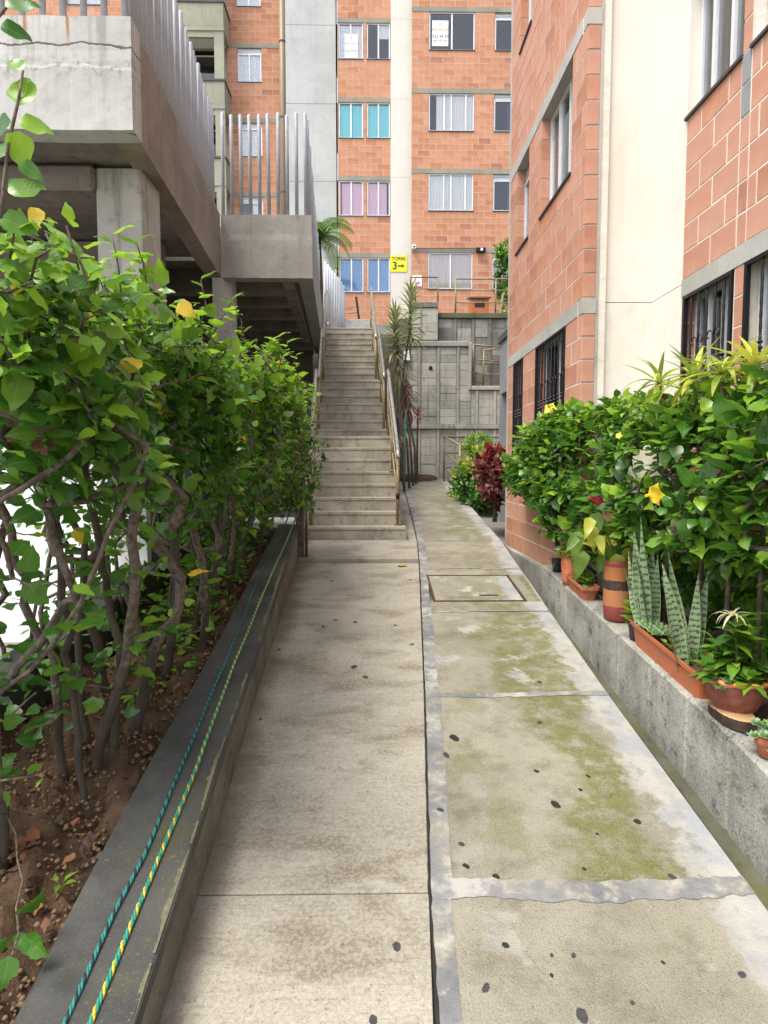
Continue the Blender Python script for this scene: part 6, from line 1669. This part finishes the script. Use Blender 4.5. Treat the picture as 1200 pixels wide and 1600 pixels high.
def snake(L, W, tw, seed):
    V, UV, T, Q = strap(L, W, .12, n=12, twist=tw, seed=seed, fold=.45, tip=.75, base=.6); return V, UV, T, Q
SNAKE = LeafKind('snake', [SNK], [snake(1, .12, .5, 1), snake(1, .13, -.7, 2), snake(1, .10, 1.2, 3)])
def snakes(label, pts, group):
    base = Vector(pts[0][0]); t = potted('snake_plant', label, base, group)
    for k, (p, h, d) in enumerate(pts):
        o = bpy.data.objects.new('leaf', SNAKE.mesh(0, k % 3)); put(o, t); a = r.uniform(-.8, .8)
        o.matrix_basis = Matrix(leaf_matrix(np.array(p), np.array(d), np.array([-.4 * math.cos(a) + math.sin(a), -math.cos(a), .1]), h).tolist())
r = random.Random(8)
def cluster(list_uv, Y0, zb):
    out = []
    for (ub, vb, ut, vt) in list_uv:
        Y = Y0 + r.uniform(-.07, .09); P0 = atY(ub, vb, Y); P1 = atY(ut, vt, Y + r.uniform(-.08, .04)); P0.z = min(P0.z, zb + .03)
        d = (P1 - P0); out.append((P0, d.length, d.normalized()))
    return out
snakes('taller clump of banded snake plants between the banded pot and the orange trough', cluster([(1000, 985, 978, 860), (1010, 990, 988, 830), (1012, 990, 1000, 806), (1018, 990, 1008, 835), (1022, 995, 1018, 850), (1008, 985, 970, 880), (1025, 990, 1026, 865), (1015, 990, 995, 850)], 3.98, ptop(4.0) + .11), 'snake plants')
snakes('clump of banded snake plants rising from the near half of the orange trough', cluster([(1070, 1045, 1036, 880), (1065, 1050, 1048, 860), (1072, 1055, 1068, 930), (1082, 1045, 1090, 895), (1078, 1055, 1107, 888), (1062, 1040, 1040, 900), (1088, 1050, 1093, 930), (1075, 1050, 1060, 950)], 3.45, sp.z), 'snake plants')
m = MB()
t2 = potted('succulent', 'pale green succulent rosettes in the far end of the orange trough', sp)
succulents(t2, [sp + ax * (.10 + .055 * k) + sd_ * q + Vector((0, 0, .05)) for k in range(4) for q in (.0, .07)], .06, 12)
tuft(t2, sp - ax * .02, 16, .07, seed=14, mats=[1, 0], rad=.07, hgt=.06)
t3 = potted('young_weed', 'small dark seedling leaves at the near end of the orange trough', sp - ax * .2); tuft(t3, sp - ax * .2, 14, .06, seed=15, rad=.07, hgt=.05)
# 7 wooden slice
b = pot_at(1118, 1126); b.x = 1.73; woodz = b.z
g = G('cut_wood'); wv = g.wave(g.P, 26, 5, 3, 'X'); colw = g.mix(wv, (.34, .20, .09), (.50, .33, .17)); WOOD = g.done(colw, .8, .2)
ws = thing('wood_slice', 'thick slice of cut log with dark bark lying under the bowl pot', 'wood slice', b)
m = MB(); rr = random.Random(4); L0 = []; L1 = []; L2 = []
for k in range(18):
    a_ = 2 * PI * k / 18; q = 1 + rr.uniform(-.07, .07); d = Vector((.075 * math.cos(a_) * q, .15 * math.sin(a_) * q, 0)); L0.append(b + d); L1.append(b + d * 1.03 + Vector((0, 0, .05))); L2.append(b + d * .95 + Vector((0, 0, .056)))
m.loft([L0, L1], cap=False); m.build('bark_edge', plain('dark_bark', (.05, .03, .02), .9, 0, .4, bump=.5), ws)
m = MB(); m.loft([L1, L2]); m.build('cut_face', WOOD, ws)
# 8 bowl pot
b = pot_at(1163, 1150); b.x = 1.765; b.y = 3.03; b.z = ptop(b.y) + .002
BOWLM = plain('bowl_glaze', (.20, .06, .04), .55, 0, .25, nscale=20, bump=.15, dirt=(.36, .16, .10), dirt_amt=.5)
t = pot('flower_pot', 'round dark red clay bowl with a scalloped orange rim near the wall end', 'pot', b, [(.001, 0), (.085, 0), (.088, .015), (.075, .03), (.105, .07), (.135, .14), (.14, .185), (.13, .20), (.12, .19), (.115, .15), (.002, .15)], BOWLM, .118, .165)
m = MB(); ring = []; 
for k in range(49):
    a_ = 2 * PI * k / 48; rr_ = .140 + .006 * math.sin(a_ * 12); ring.append(b + Vector((rr_ * math.cos(a_), rr_ * math.sin(a_), .196 + .006 * math.sin(a_ * 12 + 1))))
m.tube(ring, .0125, 7); m.build('rim', plain('rim_orange', (.60, .22, .07), .6, 0, .1), t, smooth=True)
t2 = potted('balsam_plant', 'glossy green leafy plant with pale dry sprays in the round clay bowl', b + Vector((0, 0, .17)))
BAL = LeafKind('balsam', [L_MID, L_MAT, L_YNG], [leaf_template(W=.42, fold=.15, droop=.3, seed=61, teeth=.02, shape='lance', rows=5), leaf_template(W=.48, fold=.2, droop=.15, seed=62, teeth=.02, shape='ovate', rows=5)])
r = random.Random(17); sm = MB()
for sx_, sy_, hh_ in ((-.02, -.02, .34), (.04, .02, .22), (-.05, .03, .20), (.06, -.05, .12), (0, -.08, .08), (-.09, -.02, .10)):
    p0 = b + Vector((sx_, sy_, .16)); p1 = p0 + Vector((sx_ * .6, sy_ * .6, hh_)); sm.tube([p0, (p0 + p1) / 2 + Vector((.01, 0, 0)), p1], [.005, .0045, .003], 5)
    for k in range(int(12 + hh_ * 55)):
        f = r.uniform(.3, 1); place_leaf(BAL.mesh(r.choice((0, 0, 1, 2)), r.randrange(2)), t2, p0.lerp(p1, f), k * 2.4, r.uniform(-.25, .6) + (.4 if f > .9 else 0), .125 * r.uniform(.7, 1.15))
sm.build('stems', TWIG, t2)
DRY = leaf_mat('spray_pale', (.62, .55, .30), (.70, .62, .38), rough=.6, veinamt=.1); DRYK = LeafKind('dry', [DRY], [strap(1, .09, 1.5, seed=71), strap(1, .07, 2.1, seed=72)])
rosette(t2, DRYK, b + Vector((-.03, 0, .50)), 11, (.1, .9), (.16, .12), seed=21)
succulents(t2, [b + Vector((-.13, -.05, .20)), b + Vector((-.12, -.08, .17)), b + Vector((-.09, -.1, .21))], .05, 22)
# 9 small pot with succulents
b = pot_at(1190, 1215); b.x = 1.71; b.y = 2.68; b.z = ptop(b.y)
t = pot('flower_pot', 'small worn terracotta pot at the near end of the planter wall', 'pot', b, std_prof(.035, .045, .085, .006), TERRA, .04, .06)
t2 = potted('succulent', 'bluish green succulent rosettes spilling from the small near pot', b + Vector((0, 0, .07)))
succulents(t2, [b + Vector((math.cos(k) * .05, math.sin(k) * .05, .08 + .02 * (k % 3))) for k in range(7)] + [b + Vector((.03, -.05, -.0)), b + Vector((.0, -.06, .03)), b + Vector((0.02, 0, .14)), b + Vector((.07, .03, .17))], .045, 23)

# ---------------------------------------------------------- bushes at the end of the ramp
def bush(name, label, cat, c, rx, ry, rz, n, size, mats, temps_kind, seed, trunk=True, limit=150):
    r = np.random.default_rng(seed); c = np.array(c, float); base = (c[0], c[1], max(c[2] - rz - .3, ramp_z(c[1]) - .2) if c[1] < 14 else c[2] - rz - .35)
    root = thing(name, label, cat, base)
    tg = []
    for _ in range(n):
        d = r.normal(size=3); d /= np.linalg.norm(d); q = r.uniform(.6, 1.0); p = c + d * q * np.array([rx, ry, rz]); tg.append(p)
    s = Shrub(root, [base], tg, fork=.25, step=.12, trunk_r=.03, seed=seed); s.L = []
    for t in s.tips:
        p = s.P[t]; d = p - c; d /= np.linalg.norm(d)
        for k in range(15):
            v = d * .8 + r.normal(0, .6, 3) + [0, 0, .25]; v /= np.linalg.norm(v)
            hi = p[2] > c[2] + rz * .25
            s.L.append((leaf_matrix(p + r.normal(0, .04, 3), v, d + r.normal(0, .35, 3) + [0, 0, .5], size * r.uniform(.6, 1.2)), int(r.choice(mats[1] if hi else mats[0])), int(r.integers(0, len(temps_kind.temps)))))
    emit_leaves([s], temps_kind, limit=limit); return s
NAR = LeafKind('narrow', [L_MAT, L_MID, L_YNG, L_YEL], [leaf_template(W=.38, seed=81, shape='lance', teeth=.01, rows=3), leaf_template(W=.42, seed=82, shape='lance', teeth=.01, droop=.3, rows=3)])
pc = atY(748, 697, 12.6); bush('clipped_bush', 'fine-leaved lime green bush behind the croton hedge by the annex door', 'bush', pc, .32, .3, .24, 70, .075, ([1, 2], [2, 2, 1]), NAR, 71)
pc = atY(752, 742, 11.2); bush('croton_bush', 'dense dark green croton bush with yellow tips beside the ochre railing', 'bush', (pc.x, pc.y, pc.z - .15), .42, .55, .62, 190, .11, ([0, 0, 0, 1], [1, 2, 0, 3]), NAR, 72)
pc = atY(720, 765, 11.4); bush('low_bush', 'low lime green bush growing through the foot of the ochre railing', 'bush', (pc.x + .05, pc.y + .2, pc.z), .18, .4, .26, 45, .09, ([2, 1], [2]), NAR, 73, limit=80)
CRO = [leaf_mat('croton_red', (.38, .03, .035), (.48, .06, .045), vein=(.6, .2, .1), rough=.35), leaf_mat('croton_maroon', (.10, .022, .025), (.17, .04, .035), vein=(.4, .12, .08), rough=.35), leaf_mat('croton_bronze', (.26, .11, .06), (.34, .15, .07), vein=(.5, .3, .1), rough=.35)]
CROK = LeafKind('croton', CRO, [leaf_template(W=.45, seed=91, shape='lance', teeth=.01), leaf_template(W=.5, seed=92, droop=.35, teeth=.01)])
pc = atY(776, 745, 9.3); s = bush('red_croton', 'dark red croton with broad glossy leaves against the corner of the brick wall', 'bush', (pc.x - .02, pc.y, pc.z), .19, .25, .36, 60, .16, ([1, 1, 1, 2], [0, 1, 1, 2]), CROK, 74, limit=220)
pc = atY(790, 420, 17.3); bush('slender_tree', 'dark leafy slender tree hanging over the terrace behind the brick corner', 'tree', (pc.x + .25, 17.3, pc.z), .55, .5, 1.1, 130, .16, ([0, 0, 1], [1, 2, 0]), NAR, 75, limit=60)
pc = atY(792, 477, 17.0); bush('terrace_bush', 'yellowish bush on the terrace at the end of the railing', 'bush', (pc.x + .05, 17.0, pc.z - .05), .28, .3, .35, 45, .10, ([1, 3], [2, 1, 3]), NAR, 76, limit=40)
m = MB(); m.beam(atY(781, 490, 16.6), atY(786, 458, 16.6), .05, .05); tag(m.build('garden_stake', plain('weathered_wood', (.3, .27, .22), .85)), 'short pale wooden stake leaning in front of the terrace bush', 'stake')

# dracaenas between the stairs and the retaining wall
DRC = [leaf_mat('dracaena_green', (.13, .175, .055), (.26, .30, .11), vein=(.4, .4, .2), rough=.5, veinamt=.1), leaf_mat('dracaena_pale', (.40, .38, .18), (.48, .44, .22), vein=(.5, .5, .3), rough=.5, veinamt=.1), leaf_mat('dracaena_dead', (.22, .13, .08), (.30, .19, .11), rough=.8, veinamt=.1), leaf_mat('cordyline_red', (.42, .06, .06), (.50, .12, .09), rough=.5, veinamt=.1), leaf_mat('cordyline_maroon', (.20, .06, .06), (.28, .10, .08), rough=.5, veinamt=.1)]
DRK = LeafKind('blade', DRC, [strap(1, .12, .5, n=6, seed=101), strap(1, .13, 1.1, n=6, seed=102), strap(1, .11, .15, n=6, seed=103)])
def dracaena(label, base_uv, pts, Y, heads, group='spiky plants between stairs and block wall', name='dracaena'):
    b = atY(*base_uv, Y); b.z = ramp_z(Y) - .05; t = thing(name, label, 'plant', b, group)
    P_ = [b] + [atY(u, v, Y) for u, v in pts]; n = len(P_)
    m = MB(); m.tube(P_, [.026 - .010 * i / n for i in range(n)], 8); m.build('trunk', TWIG, t, smooth=True)
    for (u, v, v2, n, sc, mats, els) in heads:
        p0, p1 = atY(u, v2, Y), atY(u, v, Y); r = random.Random(int(u + v))
        for k in range(n):
            f = k / n; az = k * 2.399; el = els[0] + (els[1] - els[0]) * f + r.uniform(-.15, .15)
            place_leaf(DRK.mesh(r.choice(mats), r.randrange(3)), t, p0.lerp(p1, f), az, el, sc * (1 - .25 * f) * r.uniform(.85, 1.1))
    return t
dracaena('tallest spiky dracaena with two pale green heads in front of the ivory column', (646, 745), [(640, 680), (627, 620), (632, 570), (640, 520), (640, 470)], 13.3,
         [(642, 455, 535, 110, .44, [0, 0, 0, 1], (-.3, 1.3))])
dracaena('bushy spiky dracaena leaning toward the stair handrail', (640, 745), [(636, 690), (618, 640), (622, 590), (622, 540), (618, 500)], 13.0,
         [(617, 492, 555, 120, .44, [0, 0, 0, 1], (-.3, 1.3)), (622, 560, 590, 26, .42, [2, 0], (-1.2, -.3))])
dracaena('withered dracaena with hanging brown leaves low beside the stairs', (650, 748), [(648, 700), (640, 660), (630, 620), (634, 590)], 13.6,
         [(634, 580, 640, 60, .40, [2, 2, 4], (-1.3, -.2)), (640, 600, 650, 30, .36, [4, 2], (-.9, .4))])
dracaena('small red cordyline rosette in front of the grey block wall', (652, 740), [(652, 700), (653, 655)], 13.9, [(653, 645, 655, 26, .30, [3, 3, 4], (.0, 1.2))], name='cordyline')
dracaena('dark small spiky plant at the foot of the stair flank', (632, 745), [(629, 720), (628, 700)], 12.6, [(628, 690, 705, 24, .28, [4, 3, 0], (.0, 1.2))], name='cordyline')
m = MB(); mv = []; 
for (x, y, rx_, rz_) in ((.85, 14.2, .35, .16), (1.15, 14.3, .3, .12)):
    m.lathe([(rx_, -.1), (rx_ * .9, .03), (rx_ * .6, rz_ * .8), (.01, rz_)], (x, y, ramp_z(y)), 14, .15)
tag(m.build('soil_mound', SOILM, smooth=True), kind='stuff')
m = MB(); m.tube([atY(632, 745, 12.9), atY(632, 690, 12.9), atY(634, 640, 13.0)], .014, 7); tag(m.build('hose_pipe', plain('teal_pipe', (.03, .22, .18), .4)), 'thin teal pipe rising beside the stair flank near the block wall', 'pipe')
ub = thing('junction_box', 'small pale junction box fixed near the dracaena trunks', 'junction box', atY(637, 560, 14.4))
m = MB(); p = atY(636, 556, 14.42); m.box(p.x - .07, 14.42, p.z - .1, p.x + .07, 14.546, p.z + .1); m.build('body', WHITE, ub, bevel=.008)
m = MB(); m.tube([(p.x, 14.5, p.z - .1), (p.x, 14.5, p.z - 1.2)], .014, 6); m.build('conduit', DARKC, ub)

# palm behind the fence
def palm(label, c, n, L, seed, base_z):
    c = Vector(c); t = thing('palm', label, 'palm', (c.x, c.y, base_z), 'palms behind the stair fence'); r = random.Random(seed)
    m = MB(); m.tube([(c.x, c.y, base_z), (c.x + .03, c.y, (base_z + c.z) / 2), c], [.11, .09, .07], 9); m.build('trunk', BARK, t, smooth=True)
    for k in range(n):
        az = k * 2.399; el = r.uniform(.1, 1.2); V = []; m = MB(); pts = []
        p = c.copy(); a = el
        for i in range(13):
            pts.append(p.copy()); d = Vector((math.cos(az) * math.cos(a), math.sin(az) * math.cos(a), math.sin(a))); p = p + d * L / 12; a -= 1.9 / 12
        m.tube(pts, [.014 * (1 - i / 14) for i in range(13)], 5)
        for i in range(1, 13):
            d = (pts[i] - pts[i - 1]).normalized(); sd = d.cross(Vector((0, 0, 1))).normalized()
            for s_ in (-1, 1):
                for q in (0, .33, .66):
                    b0 = pts[i - 1].lerp(pts[i], q); e = b0 + sd * s_ * L * .30 * math.sin(PI * min(1, (i + .5) / 14)) ** .6 + d * L * .13 - Vector((0, 0, L * .10)); w = d * .011
                    mid = (b0 + e) / 2 + Vector((0, 0, .02))
                    m.add([b0 - w, b0 + w, mid + w, mid - w, e], [(0, 1, 2, 3), (3, 2, 4)])
        m.build('frond', L_MAT if r.random() < .7 else L_MID, t)
p = atY(512, 372, 17.6); palm('larger feathery palm arching out beside the end of the stair fence', (p.x - .25, p.y, p.z), 16, 1.1, 3, E + 3.6)
p = atY(455, 345, 18.2); palm('smaller palm whose fronds show behind the walkway fence', (p.x, p.y, p.z - .35), 12, .9, 4, E + 3.6)

# ---------------------------------------------------------- weeds, litter on the left bed
WEED = LeafKind('weed', [L_MID, L_YNG, L_MAT], [leaf_template(W=.6, seed=111, droop=.3, rows=3), leaf_template(W=.45, seed=112, shape='lance', rows=3)])
def weed(u, v, n, size, hgt, label, seed, mats=None):
    p = soil_at(u, v); t = thing('weed', label, 'weed', p, 'weeds in the hedge bed'); r = random.Random(seed)
    sm = MB()
    for k in range(n):
        a = k * 2.4; d = Vector((math.cos(a) * r.uniform(.2, 1) * hgt * .5, math.sin(a) * r.uniform(.2, 1) * hgt * .5, hgt * r.uniform(.5, 1))); q = p + d; sm.tube([p, p + d * .5 + Vector((0, 0, hgt * .1)), q], .0018, 4)
        place_leaf(WEED.mesh(r.choice(mats or (0, 1)), r.randrange(2)), t, q, a - PI / 2 + r.uniform(-.3, .3), r.uniform(-.1, .6), size * r.uniform(.7, 1.2))
    sm.build('stems', L_MID, t)
weed(213, 1105, 8, .07, .07, 'small rosette of seedling leaves beside the forked trunk', 1)
weed(237, 1080, 7, .06, .08, 'seedling with a few pale leaves close to the wall coping', 2)
weed(95, 1400, 4, .05, .06, 'tiny two-leaved seedling on the nearest soil', 3)
weed(82, 1290, 6, .02, .02, 'tiny star-shaped yellow-green weed on the lumps of soil', 5, mats=(1,))
weed(280, 1065, 5, .05, .07, 'thin seedling near the moss-covered stem', 6)
r = np.random.default_rng(5); M_, mi_, ti_ = [], [], []
for _ in range(750):
    y = 4.0 + 3.2 * r.random(); x = wleft(y) - .10 - .75 * r.random(); z = soil_z(y) + r.uniform(.02, .28) * r.random()
    a = r.uniform(0, 6.28); d = np.array([math.cos(a), math.sin(a), r.uniform(-.2, .4)]); M_.append(leaf_matrix(np.array([x, y, z]), d, np.array([0, -.2, 1]) + r.normal(0, .25, 3), r.uniform(.05, .10))); mi_.append(int(r.choice([0, 1, 2], p=[.55, .2, .25]))); ti_.append(int(r.integers(0, 2)))
o = WEED.bulk('ground_cover', np.array(M_), np.array(mi_), np.array(ti_), None)
LIT = LeafKind('litter', [L_BRN, plain('litter_dark', (.07, .04, .03), .9), plain('litter_rust', (.22, .09, .04), .9)], [leaf_template(W=.7, fold=.5, droop=-.3, seed=121, rows=3), leaf_template(W=.6, fold=-.4, droop=.6, seed=122, rows=3)])
M_, mi_, ti_ = [], [], []
for _ in range(420):
    y = 1.6 + 5.6 * r.random() ** 1.3; x = wleft(y) - .04 - 1.0 * r.random(); a = r.uniform(0, 6.28)
    M_.append(leaf_matrix(np.array([x, y, soil_z(y) + .035 + .02 * r.random()]), np.array([math.cos(a), math.sin(a), r.uniform(-.2, .4)]), np.array([0, 0, 1]) + r.normal(0, .4, 3), r.uniform(.02, .075))); mi_.append(int(r.integers(0, 3))); ti_.append(int(r.integers(0, 2)))
LIT.bulk('leaf_litter', np.array(M_), np.array(mi_), np.array(ti_), None)
p = soil_at(40, 1335); dl = thing('dry_leaf', 'curled brown dry leaf lying on the soil by the thin stem', 'leaf', p)
for k in range(5):
    place_leaf(LIT.mesh(2 if k % 2 else 0, k % 2), dl, p + Vector((0, 0, .03)), 1.2 + k * .8, .1, .07, name='lobe')
p = hit(620, 884, lambda y: ramp_z(y) + .012); dl = thing('dry_leaf', 'flat yellow fallen leaf lying before the stair landing', 'leaf', p); place_leaf(HIB.mesh(3, 0), dl, p, -1.5, .02, .11, name='blade'); place_leaf(HIB.mesh(3, 2), dl, p + Vector((.05, 0, .002)), -1.2, .0, .08, name='blade')

# ---------------------------------------------------------- ropes and the post they are tied to
def rope(label, px, r0, mats, end, pitch, sag=0):
    P0 = [hit(u, v, lambda y: wtop(y) + r0) for u, v in px]
    P0 = [P0[0] + (P0[0] - P0[1]) * .6] + P0
    P0 = P0 + [Vector(e) for e in end]
    # resample
    seg = []
    for a, b in zip(P0[:-1], P0[1:]):
        n = max(1, int((b - a).length / (pitch / 7)))
        for k in range(n): seg.append(a.lerp(b, k / n))
    seg.append(P0[-1]); L = 0
    for _ in range(6): seg = [seg[0]] + [(seg[i - 1] + seg[i] * 2 + seg[i + 1]) / 4 for i in range(1, len(seg) - 1)] + [seg[-1]]
    rr = random.Random(2); wob = [math.sin(i * .021) * .005 + math.sin(i * .0071 + 1) * .009 + math.sin(i * .067) * .0012 for i in range(len(seg))]
    t = thing('rope', label, 'rope', seg[0], 'ropes along the garden wall')
    ls = [0]
    for a, b in zip(seg[:-1], seg[1:]): ls.append(ls[-1] + (b - a).length)
    for k, mt in enumerate(mats):
        pts = []
        for i, p in enumerate(seg):
            d = (seg[min(i + 1, len(seg) - 1)] - seg[max(0, i - 1)]).normalized(); x = d.cross(Vector((0, 0, 1))).normalized(); z = x.cross(d); a = 2 * PI * (ls[i] / pitch + k / len(mats))
            pts.append(p + x * (math.cos(a) * r0 * .52 + wob[i]) + z * math.sin(a) * r0 * .52)
        m = MB(); m.tube(pts, r0 * .54, 6); m.build('strand', mt, t, smooth=True)
    return t
RG = plain('rope_green', (.025, .24, .155), .75, 0, .35, nscale=120, bump=.4); RY = plain('rope_yellow', (.56, .40, .04), .75, 0, .3, nscale=120, bump=.4); RT = plain('rope_teal', (.02, .19, .17), .65, 0, .2, nscale=120, bump=.4); RK = plain('rope_black', (.015, .025, .03), .7, 0, .2, nscale=120)
py = 7.46; pb = Vector((xf(468, py) , py + .03, ramp_z(7.4) - .1)); ptopz = zf(752, py)
tiez = zf(776, py)
rope('bright green and yellow twisted rope lying along the garden wall', [(135, 1597), (215, 1405), (262, 1295), (303, 1200), (362, 1048), (412, 925), (448, 850)], .0088, [RG, RY, RG], [(xf(470, 7.38), 7.38, zf(790, 7.38))], .068)
rope('darker teal and black twisted rope beside the yellow one on the wall', [(95, 1597), (170, 1430), (218, 1340), (262, 1240), (305, 1145), (355, 1028), (405, 905), (438, 840)], .0076, [RT, RK, RT], [(xf(461, 7.38), 7.38, zf(776, 7.38))], .056)
post = thing('wooden_post', 'short dark wooden post with teal rope knotted round it at the wall end', 'post', pb)
m = MB(); m.box(pb.x - .045, py - .03, pb.z, pb.x + .04, py + .05, ptopz); m.build('stake', plain('post_wood', (.10, .075, .055), .85, 0, .4, nscale=18, bump=.5), post, bevel=.006)
m = MB(); rr = random.Random(6)
for k in range(5):
    ring = [Vector((pb.x + (.068 + rr.uniform(-.008, .01)) * math.cos(2 * PI * j / 16), py + .01 + .068 * math.sin(2 * PI * j / 16), tiez + .018 * k - .03 + .012 * math.sin(2 * PI * j / 16 + k))) for j in range(17)]
    m.tube(ring, .0085, 6)
m.tube([Vector((pb.x - .04, py - .06, tiez)), Vector((pb.x - .01, py - .09, tiez + .03)), Vector((pb.x + .03, py - .07, tiez - .02)), Vector((pb.x + .02, py - .07, tiez - .09))], .009, 6)
m.tube([Vector((pb.x - .06, py, tiez)), Vector((pb.x - .35, py + .1, tiez - .02)), Vector((pb.x - .8, py + .2, tiez - .12)), Vector((pb.x - 1.6, py + .3, tiez - .16))], .008, 6)
tag(m.build('rope_knot', RT, None, smooth=True), 'teal rope wound and knotted around the wooden post', 'rope')
m = MB(); p0 = Vector((pb.x + .07, 7.46, ramp_z(7.46) - .02)); m.box(p0.x - .012, 7.42, p0.z, p0.x + .02, 7.45, wtop(7.4) - .01); tag(m.build('steel_strip', RUST), 'dark upright strip at the end of the garden wall by the stair landing', 'strip')
